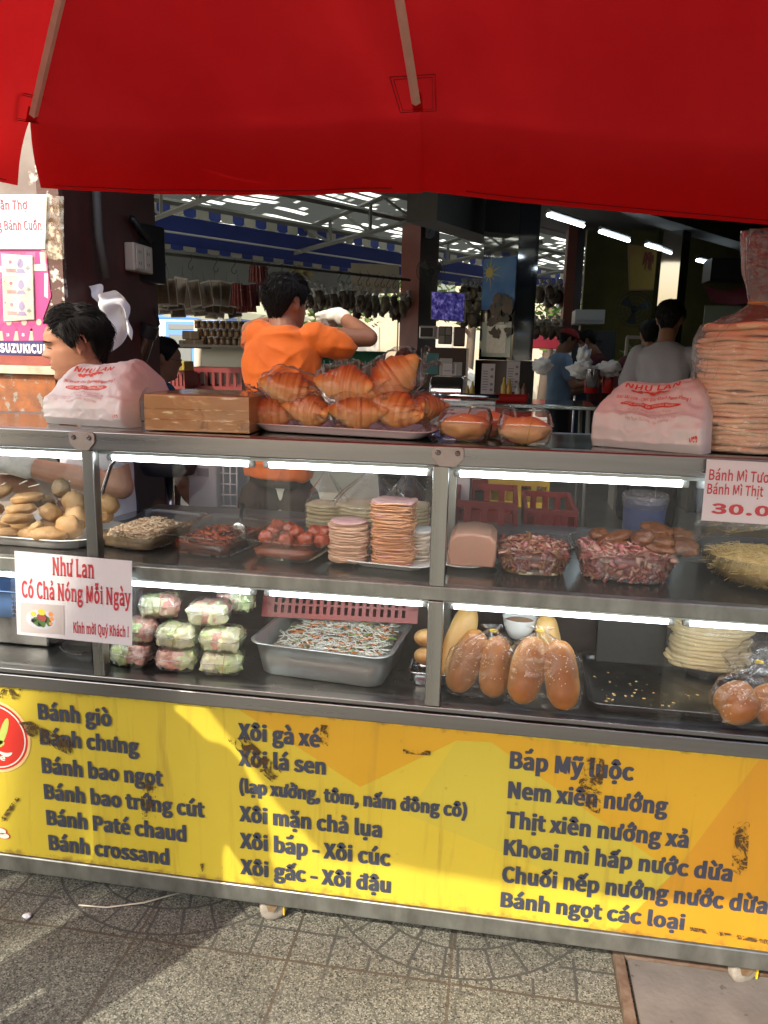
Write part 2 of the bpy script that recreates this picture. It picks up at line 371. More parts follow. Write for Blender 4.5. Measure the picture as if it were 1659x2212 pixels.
# ---------------------------------------------------------------- the food cart
XL, XR = -1.95, 1.2; YB = .43; ZT = 1.345
cart = thing('food_cart', 'stainless steel glass-fronted food cart with yellow menu panel on casters', 'food cart', (-.3, .2, 0))
RUSTY = M('rust_edge', (.16, .07, .03), .8, col2=(.07, .035, .02), vs=40)
g = MB(); g.bx(XL, XR, 0, .04, .08, .131); g.bx(XL, XR, YB - .04, YB, .08, .131)
for x in (XL, XR - .04): g.bx(x, x + .04, .04, YB - .04, .082, .129)
g.build('bottom_frame', GALV, cart, 'auto', .004)
g = MB(); g.bx(XL, XR, .006, .03, .129, .1345); g.build('rust_line', RUSTY, cart, False)
# menu panel
def banner_mat(name, col, col2):
    m, n, out = newmat(name); p = nd(n, 'ShaderNodeBsdfPrincipled', i_Roughness=.42); ln(n, p.outputs[0], out.inputs[0])
    vec = coords(n); base = ramp(n, noi(n, vec, 3, 5), [(.3, col), (.75, col2)])
    st = coords(n, (9, 9, .6)); mk = ramp(n, noi(n, st, 3, 5, .6, .5), [(.56, (0, 0, 0)), (.72, (1, 1, 1))])
    m1 = nd(n, 'ShaderNodeMixRGB'); ln(n, mth(n, 'MULTIPLY', mk, .5), m1.inputs[0]); ln(n, base, m1.inputs[1]); m1.inputs[2].default_value = (.30, .20, .03, 1)
    sc = ramp(n, noi(n, vec, 55, 6, .7), [(.66, (0, 0, 0)), (.72, (1, 1, 1))])
    m2 = nd(n, 'ShaderNodeMixRGB'); ln(n, mth(n, 'MULTIPLY', sc, .6), m2.inputs[0]); ln(n, m1.outputs[0], m2.inputs[1]); m2.inputs[2].default_value = (.28, .18, .05, 1)
    sp = nd(n, 'ShaderNodeSeparateXYZ'); ln(n, vec, sp.inputs[0]); e = mth(n, 'MINIMUM', mth(n, 'SUBTRACT', sp.outputs[2], .1345), mth(n, 'MULTIPLY', mth(n, 'SUBTRACT', .647, sp.outputs[2]), 1.6)); ek = ramp(n, mth(n, 'ADD', mth(n, 'MULTIPLY', e, 9.0), mth(n, 'MULTIPLY', noi(n, vec, 26, 7, .7), .9)), [(.36, (1, 1, 1)), (.56, (0, 0, 0))])
    m3 = nd(n, 'ShaderNodeMixRGB'); ln(n, mth(n, 'MULTIPLY', ek, .75), m3.inputs[0]); ln(n, m2.outputs[0], m3.inputs[1]); m3.inputs[2].default_value = (.16, .09, .03, 1)
    ln(n, m3.outputs[0], p.inputs['Base Color']); ln(n, bumpn(n, noi(n, vec, 6, 3), .15, .01), p.inputs['Normal']); return m
YEL = banner_mat('yellow_print', (.56, .46, .045), (.50, .395, .032)); ORA = banner_mat('amber_print', (.56, .34, .022), (.50, .29, .014))
ORB = banner_mat('orange_print', (.53, .27, .02), (.47, .23, .014)); GRY = banner_mat('lemon_print', (.50, .435, .05), (.46, .385, .04))
LOGO = M('logo_red', (.55, .03, .02), .45); LOGOP = M('logo_pale', (.80, .55, .25), .45); LEAFG = M('logo_green', (.42, .52, .12), .45); WHP = M('white_print', (.75, .73, .66), .5)
def onp(u, v, y=0): return at(u, v, y)
pan = MB(); pan.bx(XL + .01, XR - .01, .004, .02, .1345, .647)
def flat(mb, pts, y, mi):
    mb.mi = mi; mb.poly([V((p.x, y, min(max(p.z, .137), .645))) for p in (onp(*q, .003) for q in pts)]); mb.mi = 0
flat(pan, [(511, 1528), (1000, 1575), (1300, 1613), (985, 1600), (778, 1700)], .003, 1)
flat(pan, [(985, 1602), (1040, 1588), (1408, 1852), (1454, 1888), (1380, 1960), (880, 1760)], .0034, 3)
flat(pan, [(1040, 1588), (1640, 1640), (1454, 1888), (1408, 1852)], .0026, 1)
flat(pan, [(1640, 1640), (1760, 1640), (1760, 2080), (1330, 2012), (1454, 1888)], .0024, 2)
c = onp(-12, 1590, .003)
for rr, mi, y in ((.108, 5, .0024), (.100, 4, .0020), (.094, 6, .0016), (.090, 4, .0012)):
    pan.mi = mi; pan.poly([V((c.x + rr * math.cos(a), y, c.z + rr * math.sin(a))) for a in [2 * PI * k / 48 for k in range(48)]])
pan.mi = 7
for (du, dv, ru, rv, an) in ((20, -10, 9, 38, -.35), (2, 18, 26, 10, .3), (-4, -30, 18, 22, 0)):
    q = onp(-12 + du, 1590 + dv, .001); ru *= .00113; rv *= .00113
    pan.poly([V((q.x + ru * math.cos(a) * math.cos(an) - rv * math.sin(a) * math.sin(an), .0008, q.z + ru * math.cos(a) * math.sin(an) + rv * math.sin(a) * math.cos(an))) for a in [2 * PI * k / 24 for k in range(24)]])
pan.mi = 6; write(pan, 'e', V((onp(0, 1642, 0).x, .0006, onp(0, 1642, 0).z)), .016, .016, bold=.03)
q = onp(12, 1628, 0)
pan.poly([V((q.x + .02 * math.cos(a) , .0006, q.z + .006 * math.sin(a) + .004 * math.cos(2 * a))) for a in [2 * PI * k / 20 for k in range(20)]])
for (u, v, ru, rv) in ((6, 1796, 17, 10), (12, 1806, 18, 9)):     # printed sliced cake at the left edge
    for k, mi, yy in ((1.0, 4, .0022), (.84, 6, .0018)):
        pan.mi = mi; q = onp(u, v, .002); pan.poly([V((q.x - .006 + .00113 * ru * k * math.cos(a), yy, q.z + .00113 * rv * k * math.sin(a))) for a in [2 * PI * j / 24 for j in range(24)]])
pan.mi = 0
panel = pan.build('menu_panel', [YEL, ORA, ORB, GRY, LOGO, LOGOP, WHP, LEAFG], cart, False, fix=False)
lt = MB()
LINES = [("Bánh giò", 84, 1553, 240, 32), ("Bánh chưng", 88, 1607, 299, 31), ("Bánh bao ngọt", 92, 1669, 351, 31), ("Bánh bao trứng cút", 97, 1725, 441, 30), ("Bánh Paté chaud", 102, 1781, 401, 30), ("Bánh crossand", 107, 1835, 364, 30),
         ("Xôi gà xé", 515, 1596, 690, 33), ("Xôi lá sen", 516, 1653, 702, 32), ("(lạp xưởng, tôm, nấm đông cô)", 518, 1711, 1007, 27), ("Xôi mặn chả lụa", 518, 1773, 823, 31), ("Xôi bắp - Xôi cúc", 519, 1831, 842, 31), ("Xôi gấc - Xôi đậu", 520, 1887, 842, 30),
         ("Bắp Mỹ luộc", 1102, 1659, 1367, 35), ("Nem xiên nướng", 1098, 1723, 1440, 34), ("Thịt xiên nướng xả", 1094, 1787, 1485, 33), ("Khoai mì hấp nước dừa", 1089, 1846, 1580, 32), ("Chuối nếp nướng nước dừa", 1085, 1904, 1656, 32), ("Bánh ngọt các loại", 1082, 1958, 1477, 30)]
for s, u0, v0, u1, ch in LINES:
    a = onp(u0, v0, .0005); b = onp(u1, v0 + (u1 - u0) * .11, .0005); h = onp(u0, v0 - ch, .0005).z - a.z
    for k, dx in enumerate((0, .0019, -.0019)): write(lt, s, V((a.x + dx, .0012 - k * .0003, a.z)), b.x - a.x, h, bold=.030)
lt.build('menu_lettering', NAVY, panel, False, fix=False)
def residue_mat():
    m, n, out = newmat('tape_residue'); d = nd(n, 'ShaderNodeBsdfPrincipled', i_Roughness=.9); tr = nd(n, 'ShaderNodeBsdfTransparent'); mx = nd(n, 'ShaderNodeMixShader')
    vec = coords(n); d.inputs[0].default_value = (.07, .04, .014, 1)
    a = ramp(n, noi(n, vec, 26, 9, .8, 1.2), [(.49, (0, 0, 0)), (.55, (1, 1, 1))]); ln(n, a, mx.inputs[0]); ln(n, tr.outputs[0], mx.inputs[1]); ln(n, d.outputs[0], mx.inputs[2]); ln(n, mx.outputs[0], out.inputs[0]); return m
RES = residue_mat(); g = MB()
for quad in ([(0, 1488), (46, 1488), (38, 1512), (0, 1508)], [(40, 1560), (66, 1558), (160, 1605), (152, 1632), (60, 1588)], [(302, 1682), (338, 1686), (336, 1780), (308, 1774)], [(490, 1596), (530, 1592), (610, 1668), (588, 1690), (530, 1640)],
             [(693, 1565), (710, 1567), (708, 1612), (690, 1606)], [(1268, 1634), (1306, 1640), (1296, 1760), (1264, 1745), (1250, 1690)], [(1584, 1775), (1620, 1775), (1612, 1900), (1580, 1880)], [(870, 1618), (930, 1622), (930, 1632), (870, 1628)], [(1466, 1998), (1659, 2030), (1659, 2040), (1466, 2006)],
             [(0, 1770), (34, 1722), (44, 1724), (8, 1778)], [(432, 1865), (440, 1866), (439, 1884), (431, 1882)]):
    g.poly([V((p.x, -.0006, max(p.z, .136))) for p in (onp(*q, 0) for q in quad)])
g.build('tape_residue', RES, panel, False, fix=False)
# rails of the base and the deck
g = MB(); g.bx(XL, XR, -.010, .03, .650, .686); g.bx(XL, XR, -.004, .03, .689, .7015); g.bx(XL, XR, .002, .03, .6855, .6895)
g.build('deck_rail', STEEL, cart, 'auto', .003)
g = MB(); g.bx(XL, XR, -.003, .01, .6465, .6505); g.build('panel_seam', M('seam_dirt', (.05, .04, .03), .9, col2=(.25, .22, .18), vs=30), cart, False)
g = MB(); g.bx(XL + .01, XR - .01, .03, YB, .692, .700); g.build('deck', DARKSTEEL, cart, False)
g = MB(); g.bx(XL + .01, XR - .01, YB - .012, YB - .002, .7005, .968); g.build('back_panel', M('back_steel', (.10, .075, .07), .35, .8, (.06, .04, .04), 4), cart, False)
g = MB(); g.bx(XL + .01, XR - .01, YB - .004, YB, .132, .692); g.build('rear_panel', GALV, cart, False)
# middle shelf
ZM = 1.004
g = MB(); g.bx(XL, XR, .000, .03, .972, 1.008); g.bx(XL, XR, YB - .03, YB, .972, 1.0035); g.build('shelf_rail', GALV, cart, 'auto', .003)
g = MB(); g.bx(XL + .01, XR - .01, .03, YB - .03, .996, ZM); g.build('shelf', M('shelf_steel', (.22, .21, .20), .18, .9, (.17, .16, .15), 5, rvar=.06), cart, False)
# top
g = MB(); g.bx(XL, XR, -.004, .035, 1.297, ZT); g.bx(XL, XR, YB - .035, YB, 1.30, ZT - .001); g.build('top_rail', STEEL, cart, 'auto', .004)
g = MB(); g.bx(XL + .01, XR - .01, .035, YB - .035, 1.333, ZT - .002); g.build('top_sheet', M('top_steel', (.5, .5, .49), .12, 1, (.4, .4, .39), 6, rvar=.05), cart, False)
g = MB(); g.bx(XL + .02, XR - .02, .035, .075, 1.284, 1.296); g.bx(XL + .02, XR - .02, .032, .07, .958, .971); g.build('lamp_channel', M('lamp_channel_paint', (.62, .66, .66), .4), cart, False)
POSTS = [(XL + .02, .04), (-1.012, .030), (-.137, .037), (.97, .037)]
for x, w in POSTS:
    g = MB(); g.bx(x - w / 2, x + w / 2, -.002, .03, 1.0085, 1.2965); g.bx(x - w / 2, x + w / 2, -.002, .03, .702, .9715); g.build('post', STEELV, cart, 'auto', .002)
for x in (XL + .02, .97, -.137):
    g = MB(); g.bx(x - .015, x + .015, YB - .028, YB - .001, .70, 1.333); g.build('post', STEELV, cart, 'auto', .002)
# sliding panes
for x0, x1, y in ((XL + .05, -1.03, .016), (-1.0, -.5, .016), (-.56, -.157, .022), (-.115, .45, .016), (.40, .95, .022)):
    for z0, z1 in ((1.009, 1.295), (.703, .970)):
        g = MB(); g.poly([(x0, y, z0), (x1, y, z0), (x1, y, z1), (x0, y, z1)]); g.build('glass_pane', GLASS, cart, False, fix=False)
# fluorescent tubes
CAPW = M('tube_cap', (.55, .58, .6), .4)
for z, y in ((1.2745, .052), (.9475, .05)):
    for x0, x1 in ((XL + .06, -1.04), (-.985, -.60), (-.575, -.16), (-.11, .42), (.44, .95)):
        g = MB(); g.tube([(x0 + .012, y, z), (x1 - .012, y, z)], .0085, 12); tb = g.build('lamp_tube', TUBE, cart)
        g = MB(); g.tube([(x0, y, z), (x0 + .014, y, z)], .0095, 12); g.tube([(x1 - .014, y, z), (x1, y, z)], .0095, 12); g.build('tube_cap', CAPW, tb)
# bracket plates
for x, w in ((-1.02, .068), (-.122, .074)):
    g = MB(); h = w / 2; zz = 1.343; pts = [(-h, -.006), (-h + .006, 0), (h - .006, 0), (h, -.006), (h, -.026), (h - .018, -.046), (-h + .018, -.046), (-h, -.026)]
    g.prism([(x + a, -.0095, zz + b) for a, b in pts], (0, .005, 0)); pl = g.build('bracket_plate', PLATE, cart, 'auto', .001)
    for s in (-.6, .6):
        g = MB(); g.X = Matrix.Translation((x + s * h, -.0095, zz - .014)) @ Matrix.Rotation(PI / 2, 4, 'X'); g.lathe([(.0062, 0), (.0062, .002), (.0045, .0035), (.0022, .0036), (.002, .002)], n=12); g.build('bolt', DARKSTEEL, pl)
# casters
CASTY = M('caster_grey', (.30, .27, .23), .7, col2=(.22, .20, .17), vs=40); YELB = M('yellow_plastic', (.65, .45, .02), .5)
for x in (-1.78, -.56, .675):
    y = .052
    g = MB(); g.bx(x - .05, x + .035, y - .028, y + .03, .072, .0795); g.prism([(x - .02, y - .022, .072), (x + .03, y - .022, .072), (x + .006, y - .022, .035), (x - .008, y - .022, .035)], (0, .004, 0)); g.prism([(x - .02, y + .018, .072), (x + .03, y + .018, .072), (x + .006, y + .018, .035), (x - .008, y + .018, .035)], (0, .004, 0))
    cs = g.build('caster', M('caster_bracket', (.28, .21, .13), .55, .5, (.18, .11, .06), 30), cart, False)
    g = MB(); g.X = Matrix.Translation((x, y, .038)) @ Matrix.Rotation(rad(22), 4, 'Z') @ Matrix.Rotation(PI / 2, 4, 'X'); g.lathe([(.012, -.015), (.028, -.014), (.030, -.013), (.036, -.012), (.038, -.007), (.038, .007), (.036, .012), (.030, .013), (.028, .014), (.012, .015)], n=28)
    g.build('wheel', CASTY, cs)
    g = MB(); g.bx(x + .03, x + .034, y - .01, y + .01, .02, .07); g.build('brake_tab', YELB, cs, False)

# ---------------------------------------------------------------- signs on the glass
def quadsign(TL, TR, BL, y, name, label, margin=.012):
    a, b, c_ = at(*TL, y), at(*TR, y), at(*BL, y); ex = (b - a); ey = (a - c_); w, h = ex.length, ey.length; ex.normalize(); ey.normalize()
    o = thing(name, label, 'sign', (c_ + ex * w / 2)); nrm = V((0, -1, 0))
    g = MB(); g.prism([c_, c_ + ex * w, c_ + ex * w + ey * h, c_ + ey * h], (0, .0012, 0)); g.build('sheet', PAPER, o, False)
    g = MB(); m_ = margin; g.grid(lambda s, t: c_ - ex * m_ - ey * m_ + ex * (s * (w + 2 * m_)) + ey * (t * (h + 2 * m_)) + nrm * (.0022 + .0008 * math.sin(9 * s + 5 * t)), 12, 8); g.build('laminate', LAMIN, o)
    return o, c_, ex, ey, w, h
sg, o_, ex, ey, w_, h_ = quadsign((31, 1190), (285, 1212), (37, 1370), -.014, 'menu_sign', 'white laminated sign with red serif words and a food photo, hung on the glass')
def onq(u, v, TL=(31, 1190)): return at(u, v, -.0152)
g = MB()
for s, u0, v0, u1, ch in (("Như Lan", 113, 1241, 203, 36), ("Có Chả Nóng Mỗi Ngày", 47, 1289, 283, 34), ("Kính mời Quý Khách !", 158, 1366, 278, 21)):
    a = onq(u0, v0); b = onq(u1, v0 + (u1 - u0) * .085); h = onq(u0, v0 - ch).z - a.z
    write(g, s, a, (b - a).length, h, ex=(b - a).normalized(), ey=ey, bold=.03, serif=True)
g.build('sign_lettering', REDINK, sg, False, fix=False)
g = MB(); cols = [M('photo_grey', (.55, .52, .52), .6), M('photo_plate', (.56, .62, .72), .6), M('photo_green', (.06, .16, .03), .6), M('photo_red', (.35, .05, .04), .6), M('photo_orange', (.7, .28, .08), .6), M('photo_yellow', (.75, .6, .05), .6)]
def disc(mb, u, v, ru, rv, mi, lift, n=20, jag=0, an=0):
    mb.mi = mi; cc = onq(u, v) + V((0, -lift, 0)); k = .00113
    mb.poly([cc + V(((ru * math.cos(a) * math.cos(an) - rv * math.sin(a) * math.sin(an)) * k * (1 + jag * math.sin(5 * a)), 0, (ru * math.cos(a) * math.sin(an) + rv * math.sin(a) * math.cos(an)) * k * (1 + jag * math.sin(5 * a)))) for a in [2 * PI * i / n for i in range(n)]])
g.poly([onq(44, 1301), onq(44, 1365), onq(139, 1371), onq(138, 1308)])
disc(g, 88, 1338, 37, 24, 1, .0001)
for (u, v, ru, rv, mi, an) in ((78, 1345, 14, 6, 2, -.6), (76, 1338, 12, 5, 2, .5), (91, 1338, 12, 20, 2, -.15), (104, 1342, 8, 13, 2, .4), (90, 1322, 9, 8, 5, 0), (90, 1334, 12, 8, 3, -.2), (72, 1326, 7, 6, 5, 0), (110, 1327, 6, 6, 4, 0), (112, 1337, 6, 5, 4, 0), (110, 1347, 5, 4, 4, 0)): disc(g, u, v, ru, rv, mi, .0002 + .00003 * mi, 16, .1, an)
g.build('sign_photo', cols, sg, False, fix=False)
sg, o_, ex, ey, w_, h_ = quadsign((1527, 992), (1750, 1004), (1515, 1124), -.02, 'price_sign', 'white price sign reading 30.0 in red, taped over the right glass')
g = MB()
for s, u0, v0, u1, ch, bo in (("Bánh Mì Tươ", 1531, 1036, 1661, 22, .02), ("Bánh Mì Thịt", 1527, 1066, 1648, 21, .02), ("30.0", 1535, 1108, 1662, 20, .045)):
    a = at(u0, v0, -.0214); b = at(u1, v0 + (u1 - u0) * .055, -.0214); h = at(u0, v0 - ch, -.0214).z - a.z
    write(g, s, a, (b - a).length, h, ex=(b - a).normalized(), ey=ey, bold=bo)
g.build('sign_lettering', REDINK, sg, False, fix=False)
# ---------------------------------------------------------------- goods on top of the cart
BAGM = M('bag_film_white', (.86, .88, .90), .38, col2=(.80, .82, .84), vs=6, bump=.5, bs=18, bd=.01, spec=.4, trans=.22)
REDP = M('bag_red_print', (.62, .06, .03), .5); PINKP = M('bag_faint_print', (.60, .26, .24), .5)
def carrier_bag(name, label, L, Rr, y, depth, hf, ht, seed, prints):
    # L, Rr: front bottom corners in the picture; the bag is a soft box whose front leans back above hf
    a, b = atz(L[0], L[1], ZT), atz(Rr[0], Rr[1], ZT); ex = (b - a); w = ex.length; ex.normalize(); ey = V((-ex.y, ex.x, 0))
    o = thing(name, label, 'plastic bag', a + ex * w / 2 + ey * depth / 2)
    prof = [(0.012, .0), (-.004, .022), (-.006, .05), (.0, hf * .92), (.012, hf), (.05, lerp(hf, ht, .52)), (.085, lerp(hf, ht, .88)), (.115, ht), (.15, ht * 1.0), (depth * .9, ht * .8), (depth, ht * .45), (depth - .008, 0.0)]
    fine = []
    for i in range(len(prof) - 1):
        for k in range(4): fine.append((lerp(prof[i][0], prof[i + 1][0], k / 4), lerp(prof[i][1], prof[i + 1][1], k / 4)))
    fine.append(prof[-1]); n = 56
    def f(s, t):
        q = t * (len(fine) - 1); i = min(int(q), len(fine) - 2); u, z = (lerp(fine[i][k], fine[i + 1][k], q - i) for k in (0, 1))
        e = abs(2 * s - 1); sq = 1 - .30 * max(0, (e - .55) / .45) ** 2 * (z / ht) ** 1.2      # ends slump
        endw = max(0, (e - .9) / .1); uc = depth * .5; u2 = lerp(u, uc, endw ** 2 * .55)
        z2 = z * (sq - .12 * endw ** 2 * (z / ht)) * (1 + .06 * math.sin(5 * s + seed)); x = (s - .5) * w * (1 - .10 * (z / ht) ** 2)
        p = a + ex * (w / 2 + x) + ey * u2 + V((0, 0, z2))
        d = .012 * nz(p, 16, seed) - .013 * abs(nz(p, 26, seed + 2)) - .006 * abs(nz(p, 55, seed + 9)) + .014 * nz(p, 7, seed + 4)
        return p + (ey * -.6 + V((0, 0, .5))) * d * min(1, z / .03)
    g = MB(); g.grid(f, n, len(fine) * 2)
    for s in (0, 1):   # gathered side gussets
        es = [f(s, k / 40) for k in range(41)]; c = sum(es, V((0, 0, 0))) / 41 - ex * (.012 if s == 0 else -.012) * -1
        c2 = sum(es, V((0, 0, 0))) / 41 + ex * (.02 if s == 0 else -.02); vs = es + [c2]; g.add(vs, [(i, i + 1, 41) for i in range(40)])
    body = g.build('bag', BAGM, o)
    bm = bmesh.new(); bm.from_mesh(body.data); T = BVHTree.FromBMesh(bm)
    # printing draped on the leaning front: its plane runs up the slope
    up = (ey * (.115 - .012) + V((0, 0, ht - hf))).normalized(); nrm = ex.cross(up).normalized()
    if nrm.y > 0: nrm = -nrm
    for mat, items in ((REDP, prints[0]), (PINKP, prints[1])):
        g = MB()
        for it in items:
            s, x0, h0, wd, ch, bo = it[:6]; base = a + ex * (w * x0) + V((0, 0, hf)) + ey * .012 + up * h0 + nrm * .06
            if s == 'OVAL':
                g.poly([base + ex * (wd / 2 + wd / 2 * math.copysign(abs(math.cos(t)) ** .6, math.cos(t))) + up * (ch / 2 + ch / 2 * math.copysign(abs(math.sin(t)) ** .8, math.sin(t))) for t in [2 * PI * k / 36 for k in range(36)]])
            elif s == 'BLOB':
                for dx, dz, r1, r2 in it[6]: g.poly([base + ex * (dx * wd + r1 * wd * math.cos(t) * (1 + .25 * math.sin(3 * t + dx * 9))) + up * (dz * ch + r2 * ch * math.sin(t) * (1 + .2 * math.cos(4 * t))) for t in [2 * PI * k / 18 for k in range(18)]])
            else: write(g, s, base, wd, ch, ex=ex, ey=up, bold=bo)
        # subdivide long faces, then drop every point onto the film
        b2 = bmesh.new(); me = g.mesh('p'); b2.from_mesh(me); bmesh.ops.triangulate(b2, faces=b2.faces)
        for _ in range(4):
            ee = [e for e in b2.edges if e.calc_length() > .008]
            if not ee: break
            bmesh.ops.subdivide_edges(b2, edges=ee, cuts=1); bmesh.ops.triangulate(b2, faces=b2.faces)
        dead = []
        for v in b2.verts:
            hit = T.ray_cast(v.co, -nrm)
            if hit[0] is not None and hit[3] < .15: v.co = hit[0] + nrm * .0009
            else: dead.append(v)
        bmesh.ops.delete(b2, geom=dead, context='VERTS')
        b2.to_mesh(me); b2.free(); link('bag_print', me, mat, body, False)
    if prints[2]:
        g = MB()
        s, x0, h0, wd, ch, bo = prints[2]; base = a + ex * (w * x0) + V((0, 0, hf)) + ey * .012 + up * h0 + nrm * .06; write(g, s, base, wd, ch, ex=ex, ey=up, bold=bo)
        me = g.mesh('p')
        for v in me.vertices:
            hit = T.ray_cast(v.co, -nrm)
            if hit[0] is not None: v.co = hit[0] + nrm * .0016
        link('oval_lettering', me, M('oval_pale', (.70, .58, .56), .5), body, False)
    bm.free(); return o
ANIM = [(.1, .55, .09, .2), (.25, .5, .12, .28), (.4, .62, .1, .22), (.55, .45, .14, .25), (.72, .6, .12, .3), (.88, .5, .1, .2), (.3, .2, .05, .1), (.6, .15, .08, .1)]
def prints(sm):
    return ([("NHU LAN" if sm else "NHU LAN", .22, .078, .125, .017, .03), ('BLOB', .28, .055, .09, .022, 0, ANIM), ('OVAL', .24, .014, .135, .013, 0),
             ("DAU SAI GON - Chuc Quy Khach Ngon Mieng !", .19, .036, .165, .0085, .02), ("VFP", .86, -.052, .018, .008, .05)] ,
            [("50 - 64, 66 - 68 HAM NGHI, Q.1, TP.HCM", .32, .002, .095, .0045, .0), ("Dien Thoai: 38292970 - 38215208 - 39141338", .25, -.006, .13, .004, 0),
             ("Chi nhanh: 365 - 367 Hai Ba Trung, P.8 - Q.3, TP.HCM", .28, -.014, .12, .004, 0), ("Dien Thoai: 38209408 - Fax: 38209409", .32, -.022, .095, .004, 0)],
            ("THỰC PHẨM ĂN TRONG NGÀY", .26, .0175, .118, .0058, .03))
carrier_bag('carrier_bag', 'white shop bag printed red, by the brown taped box on the cart', (86, 914), (272, 926), 0, .22, .085, .165, 3, prints(1))
carrier_bag('carrier_bag', 'white shop bag printed red, beside the tall bagged pancake pile', (1266, 962), (1524, 984), 0, .20, .092, .160, 9, prints(0))

# taped cardboard box
CARD = M('cardboard', (.60, .41, .22), .7, col2=(.56, .38, .20), vs=6, bump=.04, bs=14)
TAPE = glassy('packing_tape', (.95, .90, .80), .10, .8, .10, .3, 16, .006, .05, (.7, .5, .3))
a, b = atz(314, 929, ZT), atz(566, 937, ZT); b = a + V((.268, .010, 0)); ex = (b - a).normalized(); ey = V((-ex.y, ex.x, 0)); h = .088
bxo = thing('cardboard_box', 'brown cardboard box wrapped in clear packing tape on the cart top', 'box', a + ex * .12 + ey * .1)
g = MB()
def bpt(x, y, z): return a + ex * x + ey * y + V((0, 0, z + .001))
g.X = None; W_, D_ = .268, .25
g.grid(lambda s, t: bpt(s * W_, 0, t * h) + V((0, .003 * nz((s * 3, t * 3, 1), 1.3), 0)), 20, 8)
g.grid(lambda s, t: bpt(s * W_, t * D_, h + .003 * nz((s * 3, t * 3, 4), 1.6)), 20, 12)
g.grid(lambda s, t: bpt(W_, s * D_, t * h), 4, 4); g.grid(lambda s, t: bpt(0, s * D_, t * h), 4, 4); g.grid(lambda s, t: bpt(s * W_, D_, t * h), 4, 4)
g.build('carton', CARD, bxo, 'auto')
g = MB()
for z0, z1 in ((.004, .030), (.026, .056), (.052, .086)): g.grid(lambda s, t: bpt(lerp(-.002, W_ + .002, s), -.0025 - .0015 * abs(nz((s * 9, t * 4, z0 * 99), 1)), lerp(z0, z1, t)), 30, 6)
g.grid(lambda s, t: bpt(W_ + .003, s * D_, lerp(.002, h, t)), 8, 6); g.grid(lambda s, t: bpt(lerp(0, W_, s), lerp(-.001, D_, t), h + .0035 + .0015 * nz((s * 8, t * 5, 2), 1)), 24, 12)
for x in (.135, .24): g.grid(lambda s, t: bpt(x + s * .03, -.0035, t * .03), 3, 3)
g.build('packing_tape', TAPE, bxo)

# croissants in film on a white tray
def bread_mat(name, lo, mid, hi, axis_z=(-.02, .04), nsc=14):
    m, n, out = newmat(name); p = nd(n, 'ShaderNodeBsdfPrincipled', i_Roughness=.42); ln(n, p.outputs[0], out.inputs[0]); p.inputs['Subsurface Weight'].default_value = .06; p.inputs['Subsurface Radius'].default_value = (.01, .005, .002)
    at_ = nd(n, 'ShaderNodeAttribute', attribute_name='bake'); vec = coords(n); x = mth(n, 'ADD', at_.outputs['Fac'], mth(n, 'MULTIPLY', mth(n, 'SUBTRACT', noi(n, vec, nsc, 5), .5), .55))
    ln(n, ramp(n, x, [(.12, lo), (.5, mid), (.9, hi)]), p.inputs['Base Color']); ln(n, bumpn(n, noi(n, vec, 90, 4), .25, .003), p.inputs['Normal']); return m
CROIS = bread_mat('croissant_crust', (.86, .58, .25), (.74, .34, .08), (.40, .09, .02), nsc=20)
BUN = bread_mat('bun_crust', (.62, .40, .16), (.40, .185, .05), (.24, .085, .02))
BAGU = bread_mat('pale_crust', (.66, .46, .20), (.60, .38, .13), (.50, .28, .08))
def bake(o, f):
    a_ = o.data.attributes.new('bake', 'FLOAT', 'POINT')
    for i, v in enumerate(o.data.vertices): a_.data[i].value = f(v.co)
def croissant_mesh(seed):
    L = .135 + .004 * (seed % 3); rs = []; rr = random.Random(seed); bk = []
    for i in range(49):
        t = i / 48; s = 2 * t - 1; x = s * L / 2; y = -(.016 + .008 * seed) * s * s; e = (1 - abs(s) ** 2.4); r = .005 + .037 * (1 - abs(s) ** 1.5) ** .95
        ph = (t * 7.0 + .25 * seed + .5 * nz((t * 4, seed, 0), 1)) % 1.0; step = (1 - ph if s < 0 else ph); r *= .90 + .15 * step
        ring = []
        for k in range(28):
            th = 2 * PI * k / 28; q = V((x, y + r * .95 * math.cos(th), r * .92 * math.sin(th) + .0)); q += V((0, 0, .004 * e * nz(q, 30, seed)))
            ring.append(q)
        rs.append(ring)
    g = MB(); g.rings(rs); return g
def crois_bake(c): ph = ((c.x / .135 + .5) * 7) % 1; ph = ph if c.x > 0 else 1 - ph; return .42 + c.z * 13 + (.36 * (ph - .4)) + .30 * nz(c, 22)
def film_mesh(g, d, seed, tail=None, crumple=.16, fr=2.2):
    g.blob((0, 0, 0), d, crumple, fr, seed, 34, 20, sq=.85)
CB = []
for k in range(4):
    o = croissant_mesh(k + 1).build('bread', CROIS, thing('wrapped_croissant', 'x', 'croissant', (0, 0, 0), 'croissants in clear film')); bake(o, crois_bake); root = o.parent
    g = MB(); film_mesh(g, (.074, .050, .044), 5 + k, crumple=.22)
    for s in (-1, 1):   # twisted film ends
        for j in range(3):
            aa = R.uniform(-.6, .6); g.grid(lambda u, v: V((s * (.064 + .040 * u), (v - .5) * (.03 + .05 * u) + .01 * math.sin(6 * u + j), -.012 + (.02 + .02 * j) * aa * u + .010 * nz((u * 3, v * 3, j + k * 9), 1.7))), 8, 8)
    g.build('wrapper', FILM, root); CB.append(root)
CPOS = [(585, 893, .19, 8, 0, 0), (678, 890, .16, -20, 6, 2), (772, 891, .15, 12, 0, 3), (858, 884, .16, -14, 12, 1), (918, 880, .18, 62, 4, 2), (630, 842, .20, 6, 10, 1), (752, 834, .17, -6, 4, 2), (848, 820, .19, 10, -38, 3)]
